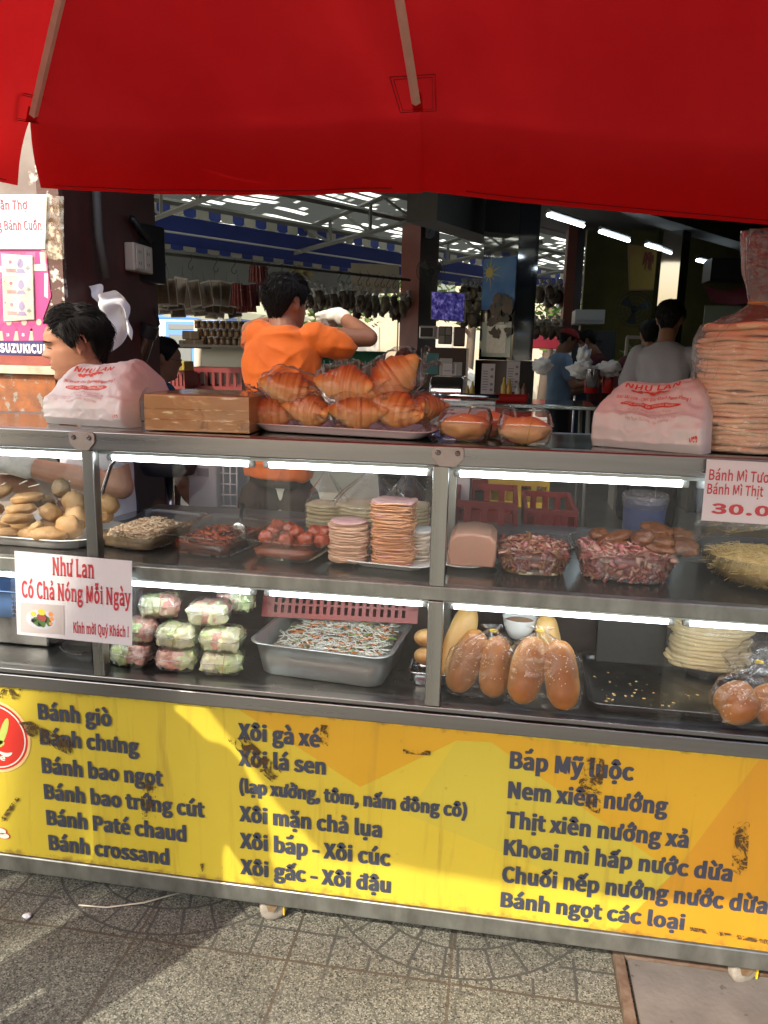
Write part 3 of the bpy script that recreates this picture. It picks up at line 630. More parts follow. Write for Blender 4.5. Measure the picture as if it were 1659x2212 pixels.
CLAB = ['lowest croissant at the left end of the white tray, beside the taped box', 'wrapped croissant in the bottom row under the gap between two top ones', 'wrapped croissant in the middle of the bottom row, beneath the roundest one', 'long wrapped croissant slanting down at the right of the bottom row', 'end croissant turned sideways at the right edge of the white tray', 'wrapped ridged croissant on top of the pile at its left', 'round shiny croissant at the middle top of the pile', 'tallest wrapped croissant, tilted steeply at the right top of the pile']
CFIRST = [next(i for i, q in enumerate(CPOS) if q[5] == k) for k in range(4)]
for i, (u, v, y, rz, ry, kk) in enumerate(CPOS):
    p = at(u, v, y); rot = (rad(-12), rad(ry), rad(rz))
    if i in CFIRST: o = CB[kk]; o.location = p; o.rotation_euler = rot; o['label'] = CLAB[i]
    else: o = dup(CB[kk], p, CLAB[i], rot=rot)
    k = (1.06, 1.0, 1.06, 1.18, .86, 1.16, 1.12, 1.18)[i]; o.scale = (k, k, k * (1.25 if i in (6, 7) else 1.08))
def rrect(w, d, r, n=6):
    pts = []
    for cx, cy_, a0 in ((w / 2 - r, d / 2 - r, 0), (-w / 2 + r, d / 2 - r, 90), (-w / 2 + r, -d / 2 + r, 180), (w / 2 - r, -d / 2 + r, 270)):
        for k in range(n + 1): t = rad(a0 + 90 * k / n); pts.append((cx + r * math.cos(t), cy_ + r * math.sin(t)))
    return pts
def tray(g, c, w, d, h, r, flare=.82, th=.004, rz=0, lip=.006):
    m = Matrix.Rotation(rz, 3, 'Z')
    def ring(k, z, ins=0): return [V(c) + m @ V((x, y, z)) for x, y in rrect(w * k - ins * 2, d * k - ins * 2, max(r * k - ins, .004))]
    g.rings([ring(flare * .97, .0), ring(flare, .003), ring((1 + flare) / 2, h * .55), ring(.985, h - .004), ring(1.0 + lip / w, h - .002), ring(1.0 + lip / w, h), ring(.985, h, th * .3), ring((1 + flare) / 2, h * .56, th), ring(flare, .003 + th, th)])
c = (atz(562, 922, ZT) + atz(940, 948, ZT)) / 2
g = MB(); tray(g, (-.395, .20, ZT + .001), .475, .20, .020, .04, .9, rz=rad(-9)); tag(g.build('serving_tray', M('pink_white_plastic', (.74, .66, .68), .35)), 'white plastic serving tray under the pile of croissants', 'tray')

# clamshell boxes with filled bread
def ribbed_shell(g, w, d, z0, z1, taper, up, r=.018, nr=44):
    def ring(k, z, amp):
        pts = rrect(w * k, d * k, r, 18); out = []
        for i, (x, y) in enumerate(pts): out.append(V((x, y, z)))
        # resample along the outline and press the ribs in
        L = []; tot = 0
        for p, q in zip(out, out[1:] + out[:1]): L.append(tot); tot += (q - p).length
        res = []
        for j in range(nr * 2):
            s = tot * j / (nr * 2); i = max(q for q in range(len(L)) if L[q] <= s + 1e-9); p, q = out[i], out[(i + 1) % len(out)]; t = (s - L[i]) / max((q - p).length, 1e-9); t = min(t, 1)
            w0 = p.lerp(q, t); n0 = V((w0.x, w0.y, 0)).normalized(); res.append(w0 + n0 * (amp if j % 2 else -amp))
        return res
    zs = [0, .08, .12, .5, .85, .93, 1.0]; am = [0, 0, .0017, .002, .0017, 0, 0]
    rs = []
    for t, a_ in zip(zs, am):
        k = lerp(1, taper, t ** 1.2) if up else lerp(taper, 1, t ** .8); rs.append(ring(k if t < 1 or not up else taper * .93, lerp(z0, z1, t), a_))
    g.rings(rs, (0, 1) if up else (1, 0))
def clamshell(name, label, w, d, h, cat, group, film=CLAM):
    o = thing(name, label, cat, (0, 0, 0), group)
    g = MB(); ribbed_shell(g, w, d, .001, h * .55, .86, False); bs_ = g.build('tray_base', film, o, fix=False)
    g = MB(); ribbed_shell(g, w, d, h * .57, h, .84, True)
    rim = [[V((x, y, z)) for x, y in rrect(w * k, d * k, .02)] for k, z in ((.99, h * .565), (1.06, h * .565), (1.06, h * .585), (.99, h * .585))]; g.mi = 1; g.rings(rim, (0, 0)); g.build('lid', [film, CLRIM], o, fix=False); return o
BOXB = bread_mat('filled_bread_crust', (.86, .62, .33), (.78, .45, .16), (.5, .2, .05))
def bread_blob(seed, d, mat, name, parent, fold=True):
    g = MB(); g.blob((0, 0, d[2] * .98), d, .18, 1.8, seed, 30, 20); o = g.build(name, mat, parent); bake(o, lambda c: .15 + .5 * (c.z / (2 * d[2])) + .25 * nz(c, 30, seed)); return o
RB = M('rubber_band', (.55, .33, .10), .5)
for i, (u, v, lab, y, band) in enumerate(((1003, 953, 'clear takeaway box of filled bread nearest the croissants', .085, 0), (1060, 945, 'clear takeaway box of bread standing behind the other two boxes', .185, 0), (1134, 966, 'clear takeaway box of bread closed with a rubber band', .055, 1))):
    o = clamshell('takeaway_box', lab, .125, .10, .078, 'takeaway box', 'takeaway boxes of filled bread'); bread_blob(20 + i, (.057, .043, .032), BOXB, 'filled_bread', o)
    if band:
        g = MB(); g.tube([(.008, -.055, .01), (.012, -.056, .045), (.016, -.044, .079), (.016, .044, .079), (.01, .05, .04)], .0012, 5); g.build('rubber_band', RB, o)
    p = atz(u, v, ZT); o.location = (p.x, y + .05, ZT + .001); o.rotation_euler = (0, 0, rad((-4, 3, -3)[i]))

# tall pile of pancakes in a tied bag
PANK = M('pancake_dough', (.84, .68, .47), .7, col2=(.76, .57, .36), vs=7, bump=.35, bs=45, spots=(9, .64, (.60, .36, .17)), sss=.05)
PCX = V((.553, .155, 0))
z = ZT + .002; rr = random.Random(5)
def disc_ring(g, c, rx, ry, h, seed, mat=None, wav=.0, jag=.0, n=40, sq=1.0, th=None):
    def P(t, k, zz):
        cx_, sy_ = math.cos(t), math.sin(t); m_ = 1 + .05 * nz((cx_, sy_, seed), 1.4) + jag * nz((cx_ * 6, sy_ * 6, seed), 1.5)
        q = V((math.copysign(abs(cx_) ** sq, cx_) * rx * k * m_, math.copysign(abs(sy_) ** sq, sy_) * ry * k * m_, zz + wav * nz((cx_ * k, sy_ * k, seed * 1.7), 1.6))); return V(c) + q
    g.rings([[P(2 * PI * j / n, k, zz) for j in range(n)] for k, zz in ((.4, 0), (.93, 0), (.985, h * .2), (1.0, h * .5), (.985, h * .8), (.93, h), (.4, h * 1.0))])
for i in range(26):
    h = rr.uniform(.0085, .0145); g = MB(); disc_ring(g, (PCX.x + rr.uniform(-.006, .006) , PCX.y + rr.uniform(-.004, .004), z), .117 + rr.uniform(-.007, .006), .105, h, i, wav=.008, jag=.05)
    tag(g.build('pancake', PANK), 'thick tan pancake in the tall pile inside the tied bag', 'pancake', 'pancakes piled in the tall tied bag'); z += h * .93
ztop = z
g = MB(); nr = 64
def bagp(t, q):
    # q 0..1 up the bag
    zt = ZT + .003 + q * .485; k = interp([(0, 1.0), (.50, 1.06), (.57, .95), (.605, .62), (.645, .28), (.68, .145), (.72, .2), (.85, .34), (1.0, .40)], q)
    fold = 1 + (.03 + .22 * max(0, q - .55)) * math.sin(11 * t + 3 * math.sin(q * 5)) * (1 if q > .5 else .5) + .05 * nz((math.cos(t) * 2, math.sin(t) * 2, q * 6), 1.4)
    return V((PCX.x + .122 * k * fold * math.cos(t) , PCX.y + .110 * k * fold * math.sin(t), zt))
g.rings([[bagp(2 * PI * j / nr, i / 52) for j in range(nr)] for i in range(53)], (0, 0))
bt = thing('tied_bag', 'tall clear bag tied with a rubber band around a pile of pancakes', 'plastic bag', (PCX.x, PCX.y, ZT))
g.build('film', BAGF, bt)
g = MB(); g.tube([(PCX.x + .019 * math.cos(a_), PCX.y + .016 * math.sin(a_), ZT + .003 + .68 * .485) for a_ in [2 * PI * k / 20 for k in range(21)]], .003, 6); g.build('rubber_band', RB, bt)

# ---------------------------------------------------------------- food on the middle shelf
ZS = ZM + .001
CAKE = M('fish_cake', (.37, .22, .09), .65, col2=(.25, .135, .05), vs=16, bump=.45, bs=34, bd=.008, spots=(14, .64, (.52, .27, .08)))
CAKEG = M('speckled_fish_cake', (.26, .18, .10), .6, col2=(.19, .13, .07), vs=26, bump=.5, bs=44, bd=.008)
PLA = (atz(0, 1180, ZS), )
g = MB(); tray(g, (-1.30, .235, ZS), .46, .27, .030, .11, .86, rz=rad(-3)); tag(g.build('oval_tray', WHITE), 'white rounded tray heaped with fried fish cakes at the left end', 'tray')
FC = [((70, 1153), .14, (.042, .030, .020), 5), ((105, 1155), .125, (.047, .034, .021), -4), ((150, 1138), .17, (.036, .032, .034), 15), ((165, 1118), .20, (.034, .03, .034), 25), ((110, 1107), .19, (.033, .028, .022), -20), ((38, 1120), .15, (.047, .030, .015), 8), ((45, 1099), .17, (.046, .030, .015), 6), ((58, 1076), .19, (.046, .03, .016), 8), ((160, 1085), .24, (.032, .03, .034), 40), ((132, 1055), .25, (.026, .024, .028), 0), ((20, 1150), .14, (.04, .03, .012), 0), ((78, 1140), .13, (.022, .02, .014), 30), ((95, 1085), .25, (.032, .026, .018), -10), ((235, 1090), .26, (.028, .026, .030), 20), ((225, 1115), .25, (.024, .024, .02), 0), ((-10, 1140), .17, (.04, .03, .016), 0), ((120, 1135), .22, (.04, .04, .035), 0), ((40, 1135), .25, (.05, .04, .04), 0), ((-20, 1100), .25, (.04, .03, .02), 0), ((5, 1062), .26, (.032, .022, .016), 30)]
FL = ['flat fish cake lying at the front left of the tray, low in the heap', 'broad smooth fish cake at the very front of the white tray', 'brown fish cake leaning upright behind the broad front one', 'pale plump fish cake against the steel post', 'stubby fish cake in the middle of the heap, pointing right', 'long flat fish cake, third from the top of the left stack', 'long flat fish cake with a dark spot, second of the left stack', 'long fish cake lying on top of the left stack', 'big round fish cake high at the right beside the post', 'round grey speckled fish cake on the very top of the heap', 'thin fish cake at the bottom left rim of the tray', 'smallest fish cake, tucked over the front rim', 'flat fish cake wedged under the speckled round one', 'brown fish cake seen to the right of the post, upper one', 'brown fish cake seen to the right of the post, lower one', 'fish cake cut by the left edge, beside the long flat ones', 'fish cake buried in the middle of the heap', 'fish cake buried behind the left stack', 'fish cake at the far left behind the stack', 'orange fish cake with a skewer at the back left']
for i, ((u, v), y, d, rz) in enumerate(FC):
    p = at(u, v, y); g = MB(); g.blob(p, d, .17, 1.9, 40 + i, 26, 16, rot=(R.uniform(-.15, .15), rad(rz) * -1, R.uniform(-.3, .3)), sq=.9)
    tag(g.build('fish_cake', CAKEG if i in (9, 12) else CAKE), FL[i], 'fish cake', 'fried fish cakes on the white tray')
for i, (u0, v0, u1, v1) in enumerate(((62, 1052, 85, 1046), (42, 1046, 58, 1038), (138, 1048, 152, 1038), (0, 1050, 12, 1043))):
    g = MB(); g.tube([at(u0, v0, .27), at(u1, v1, .26)], .0022, 6); tag(g.build('skewer', PALE), ('wooden skewer end sticking out at the back of the fish cakes', 'short skewer end at the upper left behind the fish cakes', 'skewer end beside the speckled round fish cake', 'skewer end at the left edge behind the fish cakes')[i], 'skewer', 'skewer ends behind the fish cakes')

def dish_ob(name, label, c, w, d, h, r=.035, rz=0, flare=.8, lip=.008, cat='dish', group='glass baking dishes of fillings'):
    g = MB(); tray(g, (0, 0, 0), w, d, h, r, flare, .005, 0, lip); o = g.build(name, DISH); o.location = c; o.rotation_euler = (0, 0, rz); me = o.data
    return tag(o, label, cat, group)
def bent(g, c, L, wd, th, ang, tilt, curl, rr, mi=0):
    g.mi = mi; ax = V((math.cos(ang) * math.cos(tilt), math.sin(ang) * math.cos(tilt), math.sin(tilt))); sd_ = V((-math.sin(ang), math.cos(ang), 0)); up = ax.cross(sd_)
    n = 4; rs = []
    for k in range(n + 1):
        s = k / n - .5; p = V(c) + ax * (s * L) + sd_ * (curl * (s * s * 4 - .5) * L * .5); w2 = wd * (1 - .3 * abs(s) * 2)
        rs.append([p + sd_ * (w2 / 2) , p + up * th, p - sd_ * (w2 / 2), p - up * th])
    g.rings(rs); g.mi = 0
def heap(c, w, d, h0, h1, n, L, wd, th, seed, nm=1, curl=.5, tilt=.35, rz=0, wall=None):
    rr = random.Random(seed); g = MB(); m = Matrix.Rotation(rz, 3, 'Z')
    g.grid(lambda s, t: V(c) + m @ V(((s - .5) * w, (t - .5) * d, h0 + (h1 - h0) * max(0, 1 - ((2 * s - 1) ** 2 + (2 * t - 1) ** 2) * .75) * .9 - .004)), 16, 16)
    for i in range(n):
        s, t = rr.uniform(-1, 1), rr.uniform(-1, 1); z_ = h0 + (h1 - h0) * max(0, 1 - (s * s + t * t) * .75) + rr.uniform(-.004, .003)
        k = rr.uniform(.6, 1.3); bent(g, V(c) + m @ V((s * w * .48, t * d * .48, z_)), L * k, wd * rr.uniform(.6, 1.3), th, rr.uniform(0, 6.3), rr.uniform(-tilt, tilt), rr.uniform(-curl, curl), rr, rr.randrange(nm))
    if wall:                                # pieces pressed against the wall of the dish
        ww, wd2, zlo, zhi, nw = wall
        for i in range(nw):
            a_ = rr.uniform(PI, 2 * PI); t = rr.random(); k = lerp(.78, .96, t); p = V(c) + m @ V((math.copysign(abs(math.cos(a_)) ** .7, math.cos(a_)) * ww * .5 * k * 1.01, math.copysign(abs(math.sin(a_)) ** .7, math.sin(a_)) * wd2 * .5 * k * 1.01, lerp(zlo, zhi, t)))
            q = MB(); bent(q, (0, 0, 0), L * rr.uniform(.6, 1.2), wd * rr.uniform(.5, 1), th, rr.uniform(0, 6.3), 0, rr.uniform(-1, 1), rr); X = Matrix.Translation(p) @ Matrix.Rotation(a_ + PI / 2, 4, 'Z') @ Matrix.Rotation(PI / 2 - .3, 4, 'X'); g.mi = rr.randrange(nm); g.add([X @ V(v) for v in q.v], q.f); g.mi = 0
    return g
CHK = M('shredded_chicken', (.60, .42, .26), .6, col2=(.48, .31, .18), vs=60, sss=.05); CHK2 = M('shredded_chicken_pale', (.66, .50, .33), .6)
d1 = at(330, 1150, .24); dz = ZS
def rowdish(u, v, y, w, d, rz, lab): p = atz(u, v, ZS); return dish_ob('baking_dish', lab, (p.x, y, ZS + .002), w, d, .058, rz=rz)
o1 = rowdish(318, 1170, .27, .215, .30, rad(-10), 'square glass dish of pale shredded chicken beside the steel post')
g = heap((o1.location.x, o1.location.y - .01, ZS), .150, .215, .034, .060, 420, .022, .006, .003, 1, 2, rz=rad(-10), wall=(.166, .228, .008, .036, 120)); g.rings([[V((o1.location.x, o1.location.y - .01, zz)) + Matrix.Rotation(rad(-10), 3, 'Z') @ V((x * k, y_ * k, 0)) for x, y_ in rrect(.162, .225, .03)] for k, zz in ((.97, ZS + .006), (1.02, ZS + .036))], (1, 0)); tag(g.build('shredded_chicken', [CHK, CHK2]), 'pale shredded chicken heaped in the leftmost glass dish', 'shredded meat', kind='stuff')
o2 = rowdish(472, 1185, .25, .215, .29, rad(-12), 'glass dish of dark red stew with a spoon in it')
STEW = M('red_stew', (.30, .05, .015), .3, col2=(.20, .03, .012), vs=30, bump=.6, bs=60, bd=.006, spots=(26, .68, (.05, .02, .015))); ORS = M('orange_sauce', (.34, .07, .016), .3, col2=(.24, .04, .010), vs=20)
def saucefill(c, w, d, h, rz, mat, amp, seed, lab, cat, name):
    g = MB(); m = Matrix.Rotation(rz, 3, 'Z'); n = 30; ring0 = rrect(w, d, .03, 7)
    g.rings([[V(c) + m @ V((x * k, y * k, 0)) + V((0, 0, zz + (amp * nz((x * k, y * k, 0), 34, seed) if zz > .02 else 0))) for x, y in ring0] for k, zz in ((.95, .007), (.99, h * .5), (1.03, h - .003), (1.0, h), (.8, h + amp * .5), (.6, h + amp), (.4, h + amp), (.2, h + amp), (.05, h + amp))]); return tag(g.build(name, mat), lab, cat)
g = heap((o2.location.x, o2.location.y, ZS), .150, .215, .032, .046, 230, .022, .013, .004, 17, 3, .8, .5, rz=rad(-12), wall=(.172, .235, .008, .033, 60)); g.rings([[V((o2.location.x, o2.location.y, zz)) + Matrix.Rotation(rad(-12), 3, 'Z') @ V((x * k, y_ * k, 0)) for x, y_ in rrect(.168, .232, .03)] for k, zz in ((.95, ZS + .006), (1.02, ZS + .033))], (1, 0)); tag(g.build('stew', [STEW, ORS, M('stew_dark_bits', (.07, .02, .012), .3)]), 'dark red chunky stew filling the glass dish with the spoon', 'stew', kind='stuff')
o3 = rowdish(637, 1195, .245, .205, .28, rad(-9), 'glass dish of meatballs in tomato sauce beside the ham stacks')
saucefill((o3.location.x, o3.location.y, ZS), .162, .225, .026, rad(-9), ORS, .004, 5, 'orange tomato sauce under the meatballs', 'sauce', 'tomato_sauce')
BALL = M('meatball', (.30, .045, .014), .3, col2=(.48, .26, .15), vs=26, contrast=(.54, .66), bump=.4, bs=50, bd=.006)
rr = random.Random(3); mbk = 0
for j, (du, dv) in enumerate(((575, 1160), (617, 1167), (660, 1165), (695, 1168), (590, 1148), (640, 1150), (680, 1150), (625, 1140), (705, 1150), (600, 1136))):
    p = at(du, dv, (.16 if dv > 1155 else .22 if dv > 1145 else .28)); g = MB(); g.blob(p, (.021, .021, .019), .22, 1.8, 70 + j, 20, 14); tag(g.build('meatball', BALL), 'meatball in tomato sauce among the others in the glass dish', 'meatball', 'meatballs in the glass dish')
SPOONM = M('spoon_steel', (.5, .5, .48), .2, 1)
sp = thing('serving_spoon', 'steel serving spoon with black handle standing in the red stew', 'spoon', at(517, 1150, .22))
g = MB(); g.blob(at(517, 1146, .20), (.021, .010, .026), 0, 1, 1, 20, 12, rot=(.3, 0, 0)); g.build('spoon_bowl', SPOONM, sp)
g = MB(); g.tube([at(519, 1135, .205), at(521, 1110, .24), at(523, 1089, .27)], [.004, .005, .0065], 8, flat=.6); g.build('handle', BLACK, sp)

# sliced ham on a plate
HAM1 = M('ham_slice', (.58, .36, .24), .5, col2=(.48, .30, .18), vs=20, spots=(20, .6, (.55, .30, .26)), sss=.06); HAM2 = M('orange_roll_slice', (.60, .32, .18), .5, col2=(.52, .24, .10), vs=30, stretch=(1, 1, 3), spots=(24, .6, (.55, .28, .25)), sss=.06); PKT = M('pink_ham_face', (.52, .27, .27), .5, col2=(.58, .36, .32), vs=26); GRYM = M('dark_sausage', (.20, .16, .13), .6, col2=(.28, .24, .2), vs=40)
PLY = .20
g = MB(); m = None; c = V((-.27, .205, ZS)); tray(g, c, .245, .20, .020, .05, .72, .003, rad(-8), .004); tag(g.build('square_plate', WHITE), 'white square plate carrying the sliced ham stacks', 'plate')
def slices(name, u, v, y, zb, rx, ry, n, h, mat, top, jag, sq, lab, seed, drift=0, jit=.003):
    p = at(u, v, y); rr = random.Random(seed); g = MB(); z_ = zb
    for i in range(n):
        g.mi = 1 if i >= n - 1 else 0; hh = h * rr.uniform(.7, 1.3); disc_ring(g, (p.x + rr.uniform(-jit, jit) + drift * math.sin(i * .3), y + rr.uniform(-jit, jit), z_), rx * rr.uniform(.95, 1.05), ry, hh, seed + i, wav=.0042, jag=jag * 1.7, n=36, sq=sq); z_ += hh * .85
    return tag(g.build(name, [mat, top]), lab, 'sliced meat')
slices('ham_stack', 753, 1200, .17, ZS + .008, .052, .046, 20, .0065, HAM1, PKT, .02, .9, 'short round stack of pale ham slices on the square plate', 200)
slices('ham_stack', 849, 1200, .185, ZS + .008, .056, .05, 44, .0046, HAM2, PKT, .045, .55, 'tall stack of orange-edged ham slices on the square plate', 300, .002)
slices('ham_stack', 907, 1180, .235, ZS + .008, .03, .04, 16, .0055, M('white_roll_slice', (.62, .56, .46), .5, col2=(.55, .48, .38), vs=30), WHITE, .02, .8, 'small white stack of slices behind the tall ham stack', 500)
slices('sausage_stack', 780, 1150, .33, ZS + .03, .06, .04, 6, .007, GRYM, GRYM, .02, 1, 'dark grey sausage slices behind the two ham stacks', 600)

# pate loaf, ham and grilled meat bowls, meat floss
PATE = M('pate', (.46, .25, .17), .45, col2=(.42, .22, .15), vs=10, bump=.12, bs=60, spots=(30, .72, (.38, .18, .13)), sss=.08)
g = MB(); g.lathe([(.052, 0), (.056, .003), (.085, .012), (.088, .0135), (.084, .014), (.055, .006)], (-.083, .235, ZS), 40); tag(g.build('round_plate', WHITE), 'white round plate under the pink pate loaf', 'plate')
g = MB(); pp = at(1022, 1175, .20)
prof = [(-.058 + .0, -.036), (-.062, -.01), (-.06, .03), (-.045, .046), (0, .052), (.045, .046), (.06, .03), (.062, -.01), (.058, -.036)]
g.rings([[V((pp.x + x * k, yy, ZS + .014 + (z_ + .036) * k2 + .001 * nz((x * 40, yy * 30, z_ * 40), 1))) for x, z_ in prof] for yy, k, k2 in ((.155, .95, .97), (.16, .985, .99), (.165, 1, 1), (.22, 1, 1), (.30, 1, 1), (.305, .96, .97))]); tag(g.build('pate_loaf', PATE, None, 'auto', .004), 'smooth pink pate loaf cut flat, standing on a round plate', 'pate')
def bowl(name, label, c, w, d, h, flare, r, cat='bowl', rz=0): return dish_ob(name, label, c, w, d, h, r, rz, flare, .006, cat, 'glass bowls of meat')
HAMP = M('ham_pieces', (.34, .11, .10), .45, col2=(.24, .06, .05), vs=40, sss=.06); HAMQ = M('ham_fat', (.48, .26, .20), .5, sss=.06); HAMB = M('roast_edges', (.26, .09, .045), .5, col2=(.36, .17, .07), vs=40)
b1 = bowl('glass_bowl', 'smaller glass bowl of chopped dark ham next to the pate', (.094, .225, ZS + .001), .212, .20, .075, .72, .075)
g = heap((.094, .225, 0), .175, .165, ZS + .058, ZS + .080, 300, .020, .020, .0014, 11, 3, .5, 1.0, wall=(.192, .18, ZS + .010 - .0, ZS + .058, 110)); g.rings([[V((.094 + x * k, .225 + y * k, zz)) for x, y in rrect(.19, .178, .065)] for k, zz in ((.74, ZS + .008), (.86, ZS + .034), (.96, ZS + .060))], (1, 0)); tag(g.build('chopped_ham', [HAMP, HAMB, HAMQ]), 'chopped dark pink ham filling the smaller glass bowl', 'chopped ham', kind='stuff')
b2 = bowl('glass_bowl', 'larger glass bowl of pink ham strips topped with grilled patties', (.322, .225, ZS + .001), .275, .235, .083, .74, .085)
g = heap((.322, .225, 0), .22, .19, ZS + .066, ZS + .096, 340, .026, .024, .0014, 12, 2, .6, 1.0, wall=(.252, .212, ZS + .010, ZS + .066, 130))
g.rings([[V((.322 + x * k, .225 + y * k, zz)) for x, y in rrect(.25, .21, .07)] for k, zz in ((.74, ZS + .008), (.86, ZS + .04), (.96, ZS + .068))], (1, 0)); tag(g.build('ham_strips', [M('pink_ham', (.50, .19, .18), .45, col2=(.40, .12, .12), vs=40, sss=.06), HAMQ]), 'pink ham strips heaped in the larger glass bowl', 'ham strips', kind='stuff')
PATTY = M('grilled_patty', (.10, .028, .009), .4, col2=(.18, .06, .018), vs=34, bump=.7, bs=44, bd=.008, spots=(20, .62, (.12, .04, .02)))
PL = ['lowest grilled patty sliding down the front of the ham', 'grilled patty standing on edge in the middle of the bowl', 'round grilled patty to the right of the upright one', 'topmost grilled patty bridging the heap', 'long grilled patty at the left of the bowl', 'grilled patty at the left rim, under the long one', 'grilled patty at the right side of the bowl', 'grilled patty at the back right of the bowl', 'small grilled patty at the far left corner']
for i, ((u, v), y, d, rot) in enumerate((((1425, 1183), .165, (.04, .022, .010), (.3, .2, 0)), ((1388, 1162), .18, (.019, .03, .026), (0, .9, .3)), ((1425, 1165), .19, (.036, .028, .012), (.5, .1, 0)), ((1420, 1143), .22, (.042, .026, .010), (.4, .15, .2)), ((1330, 1158), .20, (.042, .02, .010), (.2, -.25, .2)), ((1325, 1172), .19, (.038, .022, .011), (.3, -.05, 0)), ((1475, 1180), .20, (.04, .03, .014), (.6, 0, 0)), ((1470, 1155), .24, (.034, .024, .012), (.4, .1, 0)), ((1293, 1152), .22, (.024, .02, .010), (.3, -.2, 0)))):
    g = MB(); g.blob(at(u, v, y), d, .22, 2.0, 90 + i, 24, 14, rot=rot, sq=.85); tag(g.build('grilled_patty', PATTY), PL[i], 'grilled patty', 'grilled patties on the ham')
FLOSS = M('meat_floss', (.62, .44, .18), .7, col2=(.44, .27, .09), vs=40); FLOSS2 = M('meat_floss_pale', (.62, .45, .20), .7)
b3 = dish_ob('glass_bowl', 'round glass bowl of golden meat floss at the right end', (.66, .225, ZS + .001), .33, .30, .082, .145, 0, .66, .006, 'bowl', 'glass bowls of meat')
rr = random.Random(8); g = MB(); c0 = V((.66, .225, ZS))
g.lathe([(.085, .01), (.115, .035), (.135, .058), (.12, .066), (.07, .078), (.01, .083)], c0, 40)
for i in range(1500):
    a_ = rr.uniform(0, 6.3); q = math.sqrt(rr.random()); rd = .137 * q; zz = interp([(0, .084), (.07, .078), (.12, .067), (.137, .058)], rd)
    p = c0 + V((rd * math.cos(a_), rd * .95 * math.sin(a_), zz)); b_ = rr.uniform(0, 6.3); L = rr.uniform(.012, .03); g.mi = rr.randrange(2)
    if i % 3 == 0: k = rr.uniform(.0, 1); rd = lerp(.09, .136, k) + .002; p = c0 + V((rd * math.cos(a_), rd * .95 * math.sin(a_), lerp(.012, .058, k)))
    dv = V((math.cos(b_), math.sin(b_), rr.uniform(-.25, .4))) * L; md = p + dv * .5 + V((0, 0, rr.uniform(0, .006))) + V((-dv.y, dv.x, 0)) * rr.uniform(-.5, .5); g.tube([p, md, p + dv], .0008, 3, (0, 0))
tag(g.build('meat_floss', [FLOSS, FLOSS2]), 'golden shredded meat floss filling the round glass bowl', 'meat floss', kind='stuff')
# loose film over the bowls
g = MB(); p0, p1, p2, p3 = at(1480, 1165, .22), at(1512, 1120, .05), at(1659, 1120, .06), at(1659, 1155, .2)
g.grid(lambda s, t: (p0 * (1 - s) + p3 * s) * (1 - t) + (p1 * (1 - s) + p2 * s) * t + V((0, .03 * nz((s * 3, t * 3, 5), 1.5), .02 * nz((s * 4, t * 4, 8), 1.5))), 20, 14); tag(g.build('loose_film', FILM), 'loose clear plastic film draped over the bowls below the price sign', 'plastic film')

g = MB(); g.tube([at(262, 978, .30), at(240, 1005, .30), at(222, 1060, .29), at(212, 1120, .28), at(210, 1185, .27)], .012, 8, flat=.3); tag(g.build('curved_bar', CHROME), 'curved flat polished steel bar standing right of the left steel post', 'bar')
# ---------------------------------------------------------------- lower tier
ZD = .701
SWG = M('green_sweet', (.56, .70, .26), .75, col2=(.74, .80, .46), vs=40, bump=.6, bs=90, bd=.004, sss=.08); SWP = M('pink_sweet', (.74, .30, .24), .75, col2=(.78, .50, .40), vs=40, bump=.6, bs=90, bd=.004, sss=.08); SWW = M('cream_sweet', (.76, .74, .38), .75, col2=(.80, .79, .56), vs=40, bump=.6, bs=90, bd=.004, sss=.08)
def sweets_box(name, lab, seed, cols):
    o = clamshell(name, lab, .108, .088, .060, 'sweets box', 'clear boxes of candied coconut'); rr = random.Random(seed)
    for j, (px, py, d) in enumerate(((-.025, -.010, (.026, .030, .025)), (.024, -.010, (.027, .030, .025)), (0, .018, (.045, .022, .026)), (.004, -.026, (.022, .014, .022)))):
        g = MB(); g.blob((px, py, .027 + .003 * (j % 2)), d, .34, 1.9, seed * 5 + j, 26, 18, rot=(rr.uniform(-.25, .25), 0, rr.uniform(-.4, .4)), sq=.55); g.build('sweet', [SWG, SWP, SWW][cols[j]], o)
    if seed % 2 == 0:
        g = MB(); g.tube([(.004, -.046, .006), (.008, -.047, .03), (.01, -.036, .0565), (.012, .036, .0565), (.006, .044, .02)], .0011, 5); g.build('rubber_band', RB, o)
    return o
SB = [((274, 1457), .06, 0, 'green and pink sweets box at the bottom left, just right of the lower post', (0, 1, 0, 2), -6), ((373, 1467), .055, 0, 'peach and green sweets box in the middle of the bottom row', (1, 0, 2, 1), 3), ((471, 1475), .055, 0, 'lime green sweets box in the bottom row beside the steel pan', (2, 0, 0, 0), 8),
      ((285, 1457), .075, 1, 'sweets box half hidden behind the laminated sign, on the bottom left box', (2, 1, 1, 0), 4), ((375, 1467), .06, 1, 'cream and green sweets box second from the bottom in the middle pile', (2, 2, 0, 0), -6), ((470, 1475), .06, 1, 'green sweets box second from the bottom beside the steel pan', (0, 2, 0, 1), -8),
      ((338, 1452), .12, 2, 'cream sweets box with a red piece, touching the right edge of the sign', (2, 1, 0, 2), 10), ((444, 1462), .09, 2, 'cream and pink sweets box on top of the middle pile', (2, 2, 1, 1), 2), ((500, 1452), .20, 2, 'pink sweets box at the back, highest and partly behind the others', (1, 0, 1, 2), 16)]
for i, ((u, v), y, lv, lab, cols, rz) in enumerate(SB):
    p = at(u, v, y); o = sweets_box('sweets_box', lab, 30 + i, cols); o.location = (p.x, y + .045, ZD + .001 + lv * .061); o.rotation_euler = (0, 0, rad(rz))
